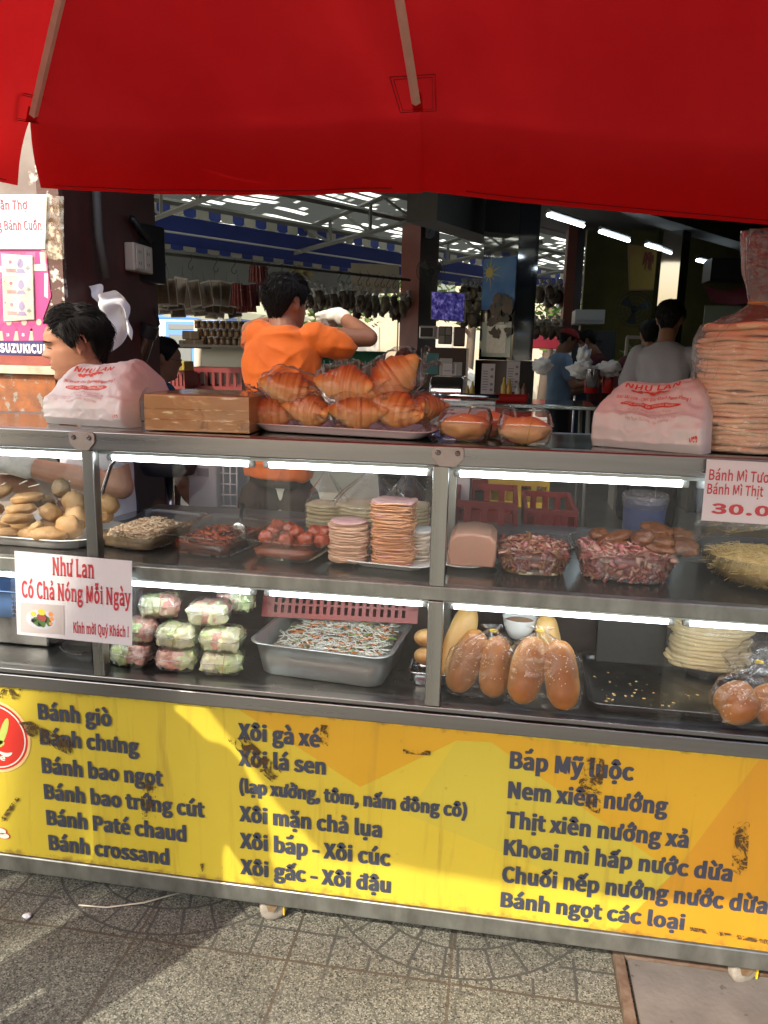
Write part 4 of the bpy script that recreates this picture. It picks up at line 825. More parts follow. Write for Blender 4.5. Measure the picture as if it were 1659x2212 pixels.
# steel pan with shredded vegetables and red basket
PANM = M('steel_pan', (.50, .53, .52), .36, .75, (.42, .45, .44), 6, .1, 60, rvar=.08)
g = MB(); tray(g, (-.432, .215, ZD), .375, .285, .092, .045, .90, .004, rad(-6), .018); tag(g.build('steel_pan', PANM), 'deep rectangular steel pan of shredded vegetables on the cart deck', 'pan')
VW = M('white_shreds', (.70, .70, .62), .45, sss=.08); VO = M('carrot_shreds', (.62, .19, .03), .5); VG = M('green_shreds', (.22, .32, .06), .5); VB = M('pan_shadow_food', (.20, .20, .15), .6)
rr = random.Random(4); g = MB(); mrot = Matrix.Rotation(rad(-6), 3, 'Z'); pc = V((-.432, .215, 0))
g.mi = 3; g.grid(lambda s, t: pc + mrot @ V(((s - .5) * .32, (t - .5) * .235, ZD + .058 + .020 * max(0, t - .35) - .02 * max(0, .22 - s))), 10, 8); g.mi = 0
for i in range(620):
    s, t = rr.uniform(.12 if rr.random() < .9 else .05, .97), rr.random() ** .8; q = pc + mrot @ V(((s - .5) * .32, (t - .5) * .235, ZD + .062 + .026 * max(0, t - .3) + rr.uniform(-.002, .012))); mi = rr.choices((0, 1, 2), (72, 20, 6))[0]
    bent(g, q, rr.uniform(.022, .06), rr.uniform(.0035, .0065), .0014, rr.uniform(0, 6.3), rr.uniform(-.3, .3), rr.uniform(-1.3, 1.3), rr, mi)
tag(g.build('shredded_vegetables', [VW, VO, VG, VB]), 'white, orange and green shredded vegetables in the deep steel pan', 'vegetables', kind='stuff')
REDPL = M('red_plastic', (.42, .015, .012), .38, col2=(.36, .012, .010), vs=6)
bk = thing('red_basket', 'red slotted plastic basket lying over the back of the vegetable pan', 'basket', at(738, 1310, .33))
ba, bb = at(570, 1285, .31), at(905, 1300, .31); g = MB(); ex = (bb - ba).normalized(); W_ = (bb - ba).length; ez = V((0, .35, .94)).normalized(); H_ = .075; c0 = ba - ez * .062; nrm = ex.cross(ez)
def bar(x0, x1, z0, z1): g.prism([c0 + ex * x0 + ez * z0, c0 + ex * x1 + ez * z0, c0 + ex * x1 + ez * z1, c0 + ex * x0 + ez * z1], nrm * .004)
bar(0, W_, 0, .014); bar(0, W_, .062, H_); bar(0, W_, .036, .042)
nb = 19
for i in range(nb + 1):
    x = .03 + (W_ - .06) * i / nb; bar(x - .0055, x + .0055, .014, .036); bar(x - .0055, x + .0055, .042, .062)
bar(0, .025, .014, .062); bar(W_ - .025, W_, .014, .062); BRED = M('basket_red', (.26, .010, .008), .4, col2=(.22, .008, .007), vs=6); g.build('slotted_side', BRED, bk, False)
g = MB(); g.rings([[c0 + ex * x + ez * .003 + V((0, y, 0)) for x, y in ((0.01, 0), (W_ - .01, 0), (W_ - .03, .085), (.03, .085))], [c0 + ex * x + ez * .003 + V((0, y, .004)) for x, y in ((0.01, 0), (W_ - .01, 0), (W_ - .03, .085), (.03, .085))]]); g.build('bottom', BRED, bk, False)
# loaves
def loaf(g, c, d, seed, rot, split=0): g.blob(c, d, .10, 1.5, seed, 34, 24, rot=rot)
SESAME = M('sesame', (.75, .60, .36), .6)
def loaf_ob(name, c, L, r, tilt, seed, mat, parent=None, lab=None, seeds=0, flatk=.85):
    # a long roll standing on one end, leaning back
    g = MB(); n = 26; rs = []
    for i in range(n + 1):
        t = i / n; s = 2 * t - 1; q = max(0, 1 - abs(s) ** 3.2) ** .5 if abs(s) < 1 else 0; q = max(q, .05); rs.append([V((r * q * math.cos(a_) * (1 + .06 * nz((math.cos(a_), s * 2, seed), 1.5)), r * flatk * q * math.sin(a_) * (1 + .06 * nz((math.sin(a_), s * 2, seed), 1.5)), s * L / 2)) for a_ in [2 * PI * k / 28 for k in range(28)]])
    g.rings(rs); g.X = None; m = Euler(tilt).to_matrix().to_4x4(); m.translation = c
    g.v = [tuple(m @ V(p)) for p in g.v]; o = g.build(name, mat, parent); mi_ = m.inverted()
    off = V(o.location) if parent is None else V((0, 0, 0))
    bake(o, lambda co: .52 - .9 * ((mi_ @ (co + off)).y / r) * .5 + .18 * nz(co, 14, seed) - .25 * max(0, abs((mi_ @ (co + off)).x) / r - .75) * 3)
    if seeds:
        g2 = MB(); rr = random.Random(seed)
        for i in range(seeds):
            a_ = rr.uniform(-2.5, -.6); t = rr.uniform(-.35, .8) * L / 2; q = max(0, 1 - abs(2 * t / L) ** 3.2) ** .5; p = V((r * q * math.cos(a_) * 1.01, r * flatk * q * math.sin(a_) * 1.01, t)); g2.blob(m @ p, (.0010, .0010, .0017), 0, 1, i, 6, 4, rot=(rr.uniform(-1, 1), rr.uniform(-1, 1), 0))
        g2.build('sesame_seeds', SESAME, o)
    return o
def bagged(label, centers, tie, seed):
    o = thing('bagged_bread', label, 'bagged bread', (centers[0][0].x, centers[0][0].y, ZD), 'pairs of rolls in clear bags')
    for i, (c, L, r, tl) in enumerate(centers): loaf_ob('bread_roll', c, L, r, tl, seed + i, BUN, o, seeds=26)
    g = MB(); c = sum((q[0] for q in centers), V((0, 0, 0))) / len(centers); L = centers[0][1]; wx = max(abs(q[0].x - c.x) + q[2] for q in centers) * 1.10
    def P(t, q):
        k = interp([(0, .55), (.06, .95), (.35, 1.06), (.62, 1.0), (.80, .62), (.92, .20), (.95, .12), (1.0, .32)], q); bot = c - V((0, 0, L * .5)); top = tie + (V((0, .0, .018)))
        z_ = lerp(bot.z - .002, top.z, q); f = 1 + (.08 + 1.1 * max(0, q - .6)) * math.sin(11 * t + seed) * .5 + .06 * nz((math.cos(t) * 2, math.sin(t) * 2, q * 5 + seed), 1.3); cc = c.lerp(tie, max(0, (q - .5) / .5)); lean = (tie.y - c.y) * (q - .5) * .6
        return V((cc.x + wx * k * f * math.cos(t), c.y + lean + .036 * k * f * math.sin(t), max(z_, ZD + .002)))
    g.rings([[P(2 * PI * j / 48, i / 36) for j in range(48)] for i in range(37)], (0, 0)); g.build('film', FILMS, o)
    g = MB(); g.tube([tie + V((.009 * math.cos(a_), .007 * math.sin(a_), 0)) for a_ in [2 * PI * k / 14 for k in range(15)]], .002, 5); g.build('yellow_tie', YELB, o); return o
def C_(u, v, y): return at(u, v, y)
bagged('clear bag with two sesame rolls standing beside the centre post', [(C_(1008, 1428, .085), .170, .040, (rad(-14), rad(20), 0)), (C_(1070, 1440, .075), .155, .039, (rad(-14), rad(4), 0))], C_(1066, 1362, .10), 11)
bagged('clear bag with two brown rolls leaning apart, right of the other bagged pair', [(C_(1140, 1448, .05), .170, .043, (rad(-14), rad(11), 0)), (C_(1212, 1458, .045), .172, .042, (rad(-14), rad(-10), 0))], C_(1166, 1362, .085), 17)
o = bagged('clear bag with two orange-brown rolls lying at the right end of the deck', [(C_(1592, 1518, .05), .10, .048, (rad(-25), rad(-35), 0)), (C_(1668, 1522, .05), .10, .045, (rad(-25), rad(-20), 0))], C_(1640, 1430, .10), 23)
loaf_ob('baguette', C_(990, 1385, .17), .20, .036, (rad(-20), rad(18), 0), 31, BAGU); o = COL.objects[-1]
for q in COL.objects:
    if q.name == 'baguette': tag(q, 'pale baguette leaning back behind the first bag of rolls', 'baguette')
o = loaf_ob('bread_roll', C_(1185, 1375, .20), .12, .03, (rad(-18), rad(-12), 0), 33, BAGU); tag(o, 'pale roll end showing behind the right-hand bag of rolls', 'roll')
for i, (u, v, y, lab) in enumerate(((921, 1378, .155, 'upper brown bun of the two beside the centre post'), (921, 1418, .145, 'lower brown bun resting in the tin beside the centre post'))):
    o = loaf_ob('bun', C_(u, v, y), .10, .028, (rad(70), rad(8), rad(20)), 35 + i, BUN); tag(o, lab, 'bun')
g = MB(); tray(g, (-.155, .155, ZD), .11, .10, .04, .02, .8, .003, 0, .006); tag(g.build('bread_tin', CHROME), 'small steel tin holding buns between the pan and the post', 'tin')
# bowls of sauce
for i, (u, v, y, r_, lab) in enumerate(((1122, 1352, .225, .045, 'white bowl of orange dipping sauce behind the bags of rolls'), (1140, 1318, .33, .058, 'second sauce bowl, higher and behind the first'))):
    p = at(u, v, y); o = thing('sauce_bowl', lab, 'bowl', (p.x, y, p.z - .03)); g = MB(); g.lathe([(r_ * .55, -.03), (r_ * .6, -.028), (r_ * .9, .0), (r_, .024), (r_ * 1.03, .026), (r_ * .96, .024), (r_ * .86, 0), (r_ * .5, -.024)], (p.x, y, p.z), 40); g.build('bowl', WHITE, o)
    g = MB(); g.lathe([(.001, .012), (r_ * .9, .0121)], (p.x, y, p.z), 36, caps=(0, 0)); g.build('sauce', M('dipping_sauce', (.42, .13, .03), .08, sss=.1), o)
    if i == 0: g = MB(); g.lathe([(.05, 0), (.05, max(p.z - .032 - ZD, .01))], (p.x, y, ZD), 24); tag(g.build('upturned_pot', DARKSTEEL, smooth='auto'), 'dark pot under the front sauce bowl', 'pot')
    else: g = MB(); g.lathe([(.06, 0), (.06, max(p.z - .032 - ZD, .01))], (p.x, y, ZD), 24); tag(g.build('upturned_pot', DARKSTEEL, smooth='auto'), 'dark pot under the rear sauce bowl', 'pot')
# oven tray with crumbs
g = MB(); tray(g, (.53, .215, ZD), .56, .33, .024, .03, .965, .003, 0, .014); tray_o = tag(g.build('baking_tray', DARKSTEEL), 'wide shallow dark baking tray dotted with crumbs', 'baking tray')
CRUMB = M('crumb', (.58, .40, .16), .7); rr = random.Random(2); g = MB()
for i in range(170):
    x, y = rr.gauss(.42, .11), rr.gauss(.15, .06)
    if .27 < x < .79 and .07 < y < .34: k = rr.choice((1.3, 1.5, 1.8, 2.6, 4)); g.blob((x, y, ZD + .0045), (.0014 * k, .0012 * k, .0007 * k), .5, 2, i, 6, 4)
tag(g.build('crumbs', CRUMB), 'bread crumbs scattered over the dark baking tray', 'crumbs', kind='stuff')
g = MB(); g.box((.42, .372, ZD + .072), (.26, .018, .13), (rad(-8), 0, 0)); o = g.build('sheet_pan', M('charred_steel', (.045, .045, .045), .4, .8), None, 'auto', .004); tag(o, 'dark steel sheet pan standing on edge at the back of the deck', 'sheet pan')
PANKP = M('pale_pancake', (.62, .50, .28), .65, col2=(.55, .42, .22), vs=9, bump=.3, bs=45, sss=.06); rr = random.Random(9); z = ZD + .035
for i in range(13):
    g = MB(); disc_ring(g, (.585 + rr.uniform(-.004, .004), .335, z), .108 + rr.uniform(-.006, .006), .06, .012, 40 + i, wav=.006, jag=.02); tag(g.build('pancake', PANKP), 'pale pancake in the bagged pile behind the baking tray', 'pancake', 'pale pancakes behind the baking tray'); z += .0108
g = MB(); g.blob((.60, .33, ZD + .105), (.125, .075, .10), .12, 3, 5, 40, 24, sq=.8); tag(g.build('clear_bag', FILM), 'clear bag wrapped round the pale pancakes behind the baking tray', 'plastic bag')
g = MB(); g.blob((.70, .22, ZD + .09), (.10, .06, .06), .4, 2, 8, 36, 22); tag(g.build('empty_bag', FILM), 'crumpled clear bag above the rolls at the right end of the deck', 'plastic bag')
# left bay of the deck
g = MB(); g.lathe([(.05, 0), (.075, .012), (.085, .035), (.088, .036), (.08, .034), (.07, .012)], (-1.10, .13, ZD), 40); tag(g.build('glass_bowl', DISH), 'empty glass bowl under the laminated sign on the deck', 'bowl')
BLUEPL = M('blue_plastic', (.10, .20, .42), .4); bq = thing('blue_basket', 'light blue perforated plastic basket at the left end of the deck', 'basket', (-1.33, .2, ZD))
g = MB(); tray(g, (-1.36, .22, ZD + .09), .22, .22, .085, .03, .85, .004); g.build('basket_shell', BLUEPL, bq)
g = MB()
for i in range(9):
    for j in range(5): g.bx(-1.32 + i * .0085, -1.316 + i * .0085, .098 + j * .001, .1055, ZD + .105 + j * .012, ZD + .113 + j * .012)
g.build('holes', M('hole_dark', (.02, .03, .06), .8), bq, False)
g = MB(); g.bx(-1.45, -1.25, .15, .30, ZD + .001, ZD + .089); tag(g.build('steel_tin', DARKSTEEL, None, 'auto', .006), 'steel tin under the light blue basket', 'tin')

# ---------------------------------------------------------------- the red parasol over the cart
HUB = V((-.34, -.66, 2.80)); TIPZ = [2.0, 2.142, 2.136, 2.14, 2.05, 2.10, 2.03, 2.02]
TXY = [(1.27, .33), (-.25, .30), (-1.296, .30), (-1.55, -.66), (-1.34, -1.64), (-.33, -1.66), (1.25, -1.66), (1.27, -.66)]     # square canopy: corners and side middles, left one pushed out to shade the bag
tips = [V((x, y, TIPZ[k])) for k, (x, y) in enumerate(TXY)]
m, n, out = newmat('red_canopy'); d = nd(n, 'ShaderNodeBsdfDiffuse'); tr = nd(n, 'ShaderNodeBsdfTranslucent'); mx = nd(n, 'ShaderNodeMixShader', i_0=.40); vec = coords(n)
cc_ = ramp(n, noi(n, vec, 2.2, 5, .6), [(.3, (.60, .014, .016)), (.7, (.70, .022, .022))]); ln(n, cc_, d.inputs[0]); ln(n, cc_, tr.inputs[0]); ln(n, d.outputs[0], mx.inputs[1]); ln(n, tr.outputs[0], mx.inputs[2]); ln(n, mx.outputs[0], out.inputs[0])
b_ = bumpn(n, noi(n, vec, 380, 2), .12, .001); ln(n, b_, d.inputs['Normal']); CANV = m
par = thing('parasol', 'large red canvas parasol hanging over the food cart', 'parasol', (HUB.x, HUB.y, 2.0))
def ribp(k, s):
    t = tips[k % 8]; return V((lerp(HUB.x, t.x, s), lerp(HUB.y, t.y, s), HUB.z + (t.z - HUB.z) * s ** 1.12))
g = MB(); VAL = [.17, .178, .16, .16, .16, .16, .16, .16]
for k in range(8):
    def gore(a_, s, k=k):
        p = ribp(k, s).lerp(ribp(k + 1, s), a_); sag = math.sin(PI * a_); return p + V((0, 0, -.012 * sag * s * s + .004 * nz(p, 5, k)))
    def val(a_, q, k=k):
        h = lerp(VAL[k], VAL[(k + 1) % 8], a_); cut = .034 * q; aa = lerp(cut if k in (2,) else 0, 1 - (cut if k in (1,) else 0), a_)
        p = gore(aa, 1.0); rdir = V((p.x - HUB.x, p.y - HUB.y, 0)).normalized(); return p + rdir * (.075 * math.sin(min(1, q * 1.3) * PI / 2) + .006 * q * math.sin(aa * 17 + k * 2) + .004 * q * math.sin(aa * 31)) + V((0, 0, -h * q ** 1.25))
    g.grid(lambda a_, t: gore(a_, t / .75) if t <= .75 else val(a_, (t - .75) / .25), 36, 48)
canopy = g.build('canopy', CANV, par, fix=False)
HEM = M('canopy_stitch', (.22, .006, .008), .8)
g = MB()
for k in range(8):
    def val2(a_, k=k):
        p = ribp(k, 1).lerp(ribp(k + 1, 1), a_) + V((0, 0, -.012 * math.sin(PI * a_))); rdir = V((p.x - HUB.x, p.y - HUB.y, 0)).normalized(); h = lerp(VAL[k], VAL[(k + 1) % 8], a_); q = .95; return p + rdir * (.075 + .006 * q * math.sin(a_ * 17 + k * 2) + .004 * q * math.sin(a_ * 31) - .0024) + V((0, 0, -h * q ** 1.25))
    g.tube([val2(lerp(.07, .93, i / 30)) for i in range(31)], .0012, 4)
g.build('hem_stitching', HEM, canopy)
RIBM = M('rib_beige', (.72, .64, .52), .5, 0, (.62, .55, .44), 20)
for k in range(8):
    a_, b_ = ribp(k, 0), ribp(k, .985); g = MB(); pts = [ribp(k, .04 + .93 * i / 12) + V((0, 0, -.018)) for i in range(13)]; g.tube(pts, .011, 4, flat=.8); rb = g.build('rib', RIBM, par, False)
    g = MB(); e = ribp(k, .985); dr = (ribp(k, 1) - ribp(k, .9)).normalized(); sd_ = dr.cross(V((0, 0, 1))).normalized(); up = sd_.cross(dr)
    g.prism([e - dr * .03 - sd_ * .013 - up * .007, e - dr * .03 + sd_ * .013 - up * .007, e + dr * .022 + sd_ * .012 - up * .007, e + dr * .022 - sd_ * .012 - up * .007], up * .003); g.mi = 1; q = [e - dr * .075 - sd_ * .055, e - dr * .075 + sd_ * .055, e + dr * .02 + sd_ * .045, e + dr * .02 - sd_ * .045]; g.tube([p_ - up * .0085 for p_ in q + q[:1]], .0013, 4); q = [e - dr * .068 - sd_ * .047, e - dr * .068 + sd_ * .047, e + dr * .014 + sd_ * .038, e + dr * .014 - sd_ * .038]; g.tube([p_ - up * .0085 for p_ in q + q[:1]], .001, 4); g.build('rib_pocket', [CANV, HEM], rb, False)
g = MB(); g.lathe([(.05, -.05), (.06, 0), (.03, .05), (.01, .07)], HUB, 20); g.build('hub', RIBM, par)
POST = V((-2.55, -1.9, 0)); g = MB(); g.tube([POST + V((0, 0, .1)), POST + V((0, 0, 2.6)), POST + V((.15, .1, 3.0)), HUB + V((-.6, -.3, .35)), HUB + V((0, 0, .12))], .03, 10); g.build('side_post', RIBM, par)
g = MB(); g.bx(POST.x - .3, POST.x + .3, POST.y - .3, POST.y + .3, .001, .1); g.build('base', CONC, par, False, .01)
# ---------------------------------------------------------------- people
HT = [(-.02, .050, -.055, .046), (0, .080, -.058, .040), (.012, .091, -.060, .046), (.03, .089, -.064, .054), (.055, .091, -.070, .060), (.075, .091, -.077, .064), (.09, .090, -.084, .0665), (.105, .089, -.090, .069), (.12, .089, -.096, .072), (.135, .095, -.100, .074), (.155, .093, -.103, .0745), (.175, .082, -.099, .072), (.195, .062, -.084, .063), (.212, .034, -.058, .042), (.222, .010, -.030, .020), (.225, -.004, -.014, .004)]
TF = [(z, a) for z, a, b, w in HT]; TB = [(z, b) for z, a, b, w in HT]; TW = [(z, w) for z, a, b, w in HT]
def gs(x, s): return math.exp(-(x / s) ** 2)
def headpt(z, th, grow=0):
    yf, yb, w = interp(TF, z), interp(TB, z), interp(TW, z); mid = lerp(yb, yf, .46); sn, cs = math.sin(th), math.cos(th)
    x = (w + grow) * math.copysign(abs(sn) ** .92, sn); y = mid + ((yf - mid) + grow if cs > 0 else (mid - yb) + grow) * math.copysign(abs(cs) ** .92, cs)
    if cs > 0 and not grow:
        ax = abs(x)
        pr = interp([(.079, 0), (.086, .018), (.094, .027), (.104, .021), (.118, .011), (.134, .002)], z); sx = interp([(.086, .013), (.095, .012), (.11, .0085), (.13, .008)], z)
        y += pr * gs(x, sx) + .007 * gs(ax - .013, .006) * gs(z - .089, .006)
        y += -.011 * gs(ax - .031, .015) * gs(z - .1165, .010) + .0065 * gs(ax - .031, .012) * gs(z - .115, .006) + .004 * gs(z - .134, .007) * gs(ax - .028, .022)
        y += .007 * gs(z - .0635, .0055) * gs(x, .021) + .007 * gs(z - .0495, .0065) * gs(x, .019) - .005 * gs(z - .0565, .002) * gs(x, .024) + .005 * gs(z - .018, .012) * gs(x, .02) - .003 * gs(z - .036, .006) * gs(x, .02)
        x += math.copysign(.003 * gs(z - .095, .015) * gs(ax - .055, .015), x)
    return V((x, y, z))
def add_head(g, m, n=56, nz_=64):
    old = g.X; g.X = m; g.rings([[headpt(-.02 + .245 * i / nz_, 2 * PI * k / n) for k in range(n)] for i in range(nz_ + 1)])
    for s in (-1, 1):
        cx_ = s * .0745
        g.blob((cx_, -.016, .106), (.0065, .017, .030), 0, 1, 1, 16, 12, rot=(rad(-12), rad(s * 6), rad(-s * 22)))
        arc = [V((cx_ + s * (.008 + .003 * math.sin(a_)), -.020 + .0175 * math.cos(a_ + .2) * .9, .108 + .030 * math.sin(a_))) for a_ in [rad(q) for q in range(-70, 200, 18)]]; g.tube(arc, .0042, 8)
        g.capsule((cx_ + s * .002, -.008, .080), (cx_ + s * .003, -.012, .086), .006, .006, 8)
    g.capsule((0, -.022, .04), (0, -.030, -.02), .054, .056, 20); g.X = old
HL = [(0, .190), (25, .188), (45, .178), (58, .158), (68, .132), (77, .100), (86, .104), (94, .136), (112, .11), (128, .07), (150, .04), (180, .035)]
def add_hair(m, seed, mat, parent, strands=700, thick=.016, lift=0, shag=1.0):
    rr = random.Random(seed); g = MB(); g.X = m
    def P(i, k, N=40, K=64):
        a_ = 360 * k / K; aa = abs(a_ if a_ <= 180 else a_ - 360); z0 = interp(HL, aa) + .004 * nz((math.cos(rad(a_)) * 6, math.sin(rad(a_)) * 6, seed), 1); z = lerp(z0, .2249, (i / N))
        gr = (thick * (.35 + .65 * min(1, i / N * 5)) + lift * max(0, (z - .15) / .07)) * (1 + .35 * nz((math.cos(rad(a_)) * 5, math.sin(rad(a_)) * 5, z * 40), 1.3, seed)); p = headpt(z, rad(a_), max(gr, .003))
        p.z += (gr * max(0, (z - .17) / .055)) * 1.0; return p
    g.rings([[P(i, k) for k in range(64)] for i in range(41)], (1, 1))
    for _ in range(strands):
        th = rr.uniform(0, 360); aa = th if th <= 180 else 360 - th; z0 = interp(HL, aa); t = rr.random() ** .8; z = lerp(z0 + .004, .222, t)
        p = headpt(z, rad(th), thick * .85); p.z += thick * max(0, (z - .17) / .055); c = headpt(.12, 0); n_ = V((p.x, p.y + .01, (p.z - .13) * .8)).normalized(); dn = V((-p.x * .15, 1.0 if aa < 70 else -.25, -.22 if aa < 70 else -1)); dn = (dn - n_ * dn.dot(n_)).normalized()
        if z > .19: dn = (V((rr.uniform(-.6, .6), 1 if p.y > -.03 else -1, 0)) - n_ * 0).normalized(); dn = (dn - n_ * dn.dot(n_)).normalized()
        L = rr.uniform(.018, .042) * shag * (max(.3, min(1, (z - z0) / .045)) if aa < 135 else 1); w_ = rr.uniform(.0007, .0017); n2 = n_ * rr.uniform(.05, .35) * shag; sw = V((rr.uniform(-.4, .4), rr.uniform(-.4, .4), 0))
        pts = [p - dn * .004, p + dn * L * .4 + n2 * L * .5 + sw * L * .1, p + dn * L * .8 + n2 * L * .55 + sw * L * .25, p + dn * L + n2 * L * .3 + sw * L * .4]; g.tube(pts, [w_, w_, w_ * .7, .0002], 3, (0, 0))
    return g.build('hair', mat, parent)
def frame(fwd, up=(0, 0, 1)):
    f = V(fwd).normalized(); u = V(up); r = f.cross(u).normalized(); u = r.cross(f); return Matrix((r, f, u)).transposed()
def hand(g, w, d, pn, curl=.5, k=1.0, spread=.12, thumb=1, rad_=.0088):
    w, d = V(w), V(d).normalized(); pn = V(pn); pn = (pn - d * pn.dot(d)).normalized(); sd_ = d.cross(pn); pal = w + d * .045 * k
    m = Matrix((sd_, d, pn)).transposed()
    for s in (-.030, -.010, .010, .030): g.capsule(w + d * .015 * k + sd_ * s * .75 * k, w + d * .085 * k + sd_ * s * k, .016 * k, .0125 * k, 10)
    for i, (s, L) in enumerate(((-.031, .058), (-.0105, .074), (.0105, .080), (.031, .070))):
        p = w + d * .088 * k + sd_ * s * k; dd = (d + sd_ * (s * 4 * spread)).normalized(); a_ = 0
        for j, fr in enumerate((.42, .33, .25)):
            a_ += curl * (1.0 + .25 * nz((i, j, 3), 1)); q = p + (dd * math.cos(a_) - pn * math.sin(a_) * -1) * L * fr * k; g.capsule(p, q, rad_ * k * (1 - .1 * j), rad_ * k * (.9 - .1 * j), 8); p = q
    p = w + d * .028 * k - sd_ * .030 * thumb * k; t1 = p + (d * .55 - sd_ * thumb * .75 + pn * .3).normalized() * .038 * k; t2 = t1 + (d * .85 - sd_ * thumb * .25 + pn * .45).normalized() * .030 * k
    g.capsule(w + d * .01 * k - sd_ * .015 * thumb * k, p, .015 * k, .013 * k, 10); g.capsule(p, t1, .0125 * k, .0105 * k, 8); g.capsule(t1, t2, .0105 * k, .0085 * k, 8)
def torso(g, hip, neck, ax, prof, n=32):
    hip, neck = V(hip), V(neck); up = (neck - hip).normalized(); ax = V(ax); ax = (ax - up * ax.dot(up)).normalized(); fw = up.cross(ax); L = (neck - hip).length
    g.rings([[hip + up * (t * L) + ax * (w * math.copysign(abs(math.cos(a_)) ** .8, math.cos(a_))) + fw * (d * math.copysign(abs(math.sin(a_)) ** .85, math.sin(a_)) + o_) for a_ in [2 * PI * k / n for k in range(n)]] for t, w, d, o_ in prof])
def wrinkle(sc, amp, st=(1, 1, 1), seed=0):
    return lambda c: amp * .45 + amp * (nz((c.x * st[0], c.y * st[1], c.z * st[2]), sc, seed) + .5 * nz((c.x * st[0], c.y * st[1], c.z * st[2]), sc * 2.3, seed + 3) - .6 * abs(nz((c.x * st[0] + c.z * .6, c.y * st[1], c.z * st[2] - c.x * .4), sc * .8, seed + 6)))
def person(label, J, shirt, pants, hairmat=None, skin=None, vox=.012, svox=.012, sleeve=.6, strands=500, glove=None, hem=None, group=None, cap=None, apron=None, wr=(9, .008), curl=(.5, .5), sleevew=1.0, eyes=False, shag=1.0, k=1.0, slv_drop=0, folds=()):
    skin = skin or SKIND; ax = (V(J['sr']) - V(J['sl'])).normalized(); up = V((0, 0, 1)); fw = up.cross(ax)   # ax: towards the right hand
    g = MB(); add_head(g, J['head'], 56 if vox < .008 else 32, 64 if vox < .008 else 40); hm = J['head']; nk = hm @ V((0, -.03, -.015))
    g.capsule(nk, J['neck'], .056 * k, .062 * k, 16)
    torso(g, J['hip'], J['neck'], ax, [(0, .145 * k, .10 * k, 0), (.3, .135 * k, .095 * k, 0), (.6, .155 * k, .10 * k, 0), (.85, .165 * k, .095 * k, 0), (.95, .11 * k, .075 * k, 0), (1.02, .06 * k, .055 * k, 0)])
    for s, sh, el, wr_ in ((-1, 'sl', 'el', 'wl'), (1, 'sr', 'er', 'wr')):
        g.capsule(J[sh], J[el], .050 * k, .041 * k, 14); e, w = V(J[el]), V(J[wr_]); md = e.lerp(w, .35); g.capsule(e, md, .041 * k, .043 * k, 14); g.capsule(md, w, .043 * k, .028 * k, 14)
        d = (w - e).normalized(); hd = V(J.get('h' + wr_[1], d)); pn = V(J.get('p' + wr_[1], (0, 0, 1)))
        if not (glove and s in glove): hand(g, w, hd, pn, curl[0 if s < 0 else 1], k, thumb=-s, rad_=max(.0088, vox * .8))
    for s, hp, kn, an in ((-1, 'pl', 'kl', 'al'), (1, 'pr', 'kr', 'ar')):
        g.capsule(J[hp], J[kn], .085 * k, .055 * k, 14); g.capsule(J[kn], J[an], .056 * k, .038 * k, 14); g.capsule(V(J[an]) - V((0, 0, .03)), V(J[an]) + fw * .14 * k - V((0, 0, .04)), .038 * k, .03 * k, 10)
    me = remesh(g, vox, 1 if vox < .006 else 2); b = link('person', me, skin); tag(b, label, 'person', group)
    # shirt
    g = MB(); he = hem if hem is not None else .0; hp = V(J['hip']); hp = hp - (V(J['neck']) - hp).normalized() * he
    torso(g, hp, J['neck'], ax, [(0, .158 * k, .118 * k, 0), (.02, .16 * k, .12 * k, 0), (.25, .156 * k, .116 * k, 0), (.5, .158 * k, .115 * k, 0), (.75, .178 * k, .116 * k, 0), (.88, .176 * k, .112 * k, 0), (.955, .138 * k, .100 * k, 0), (1.0, .088 * k, .086 * k, 0), (1.025, .072 * k, .074 * k, 0)])
    for sh, el in (('sl', 'el'), ('sr', 'er')):
        a_, e = V(J[sh]), V(J[el]); q = a_.lerp(e, sleeve) - V((0, 0, slv_drop)); g.capsule(a_, q, .068 * k, .062 * k * sleevew, 18)
    base_w = wrinkle(wr[0], wr[1], (1, 1, .6), len(label))
    def cloth(c):
        d = base_w(c)
        for P_, am, fq, r0, r1 in folds:
            v = c - P_; r_ = math.hypot(v.x, v.z)
            if r0 < r_ < r1: f_ = math.sin(PI * (r_ - r0) / (r1 - r0)); a_ = math.atan2(v.z, v.x) + .5 * nz(c, 6, 2); d += am * f_ * ((1 - abs(math.sin(a_ * fq))) ** 2 - .3)
        return d
    smesh = remesh(g, svox, 3, cloth)
    so = link('shirt', smesh, shirt, b)
    g = MB(); ft = .10
    torso(g, V(J['hip']) - V((0, 0, .10 * k)), V(J['hip']) + V((0, 0, .09 * k)), ax, [(0, .12 * k, .10 * k, 0), (.3, .152 * k, .115 * k, 0), (1, .148 * k, .108 * k, 0)])
    for hp_, kn, an in (('pl', 'kl', 'al'), ('pr', 'kr', 'ar')): g.capsule(J[hp_], J[kn], .095 * k, .072 * k, 16); g.capsule(J[kn], V(J[an]), .072 * k, .062 * k, 16)
    link('trousers', remesh(g, max(vox, .012), 3, wrinkle(8, .007)), pants, b)
    if cap: 
        g = MB(); g.X = hm; g.rings([[headpt(z, 2 * PI * q / 36, .019) + V((0, 0, .016 * max(0, (z - .17) / .055))) for q in range(36)] for z in (.150, .165, .18, .195, .21, .22, .2245)]); g.grid(lambda s, t: V(((s - .5) * .13, .095 + .075 * t * (1 - (2 * s - 1) ** 2 * .6), .158 - .018 * t - .012 * (2 * s - 1) ** 2)), 12, 6); g.build('cap', cap, b); strands = min(strands, 80)
    add_hair(hm, len(label), hairmat or HAIR, b, strands, shag=shag)
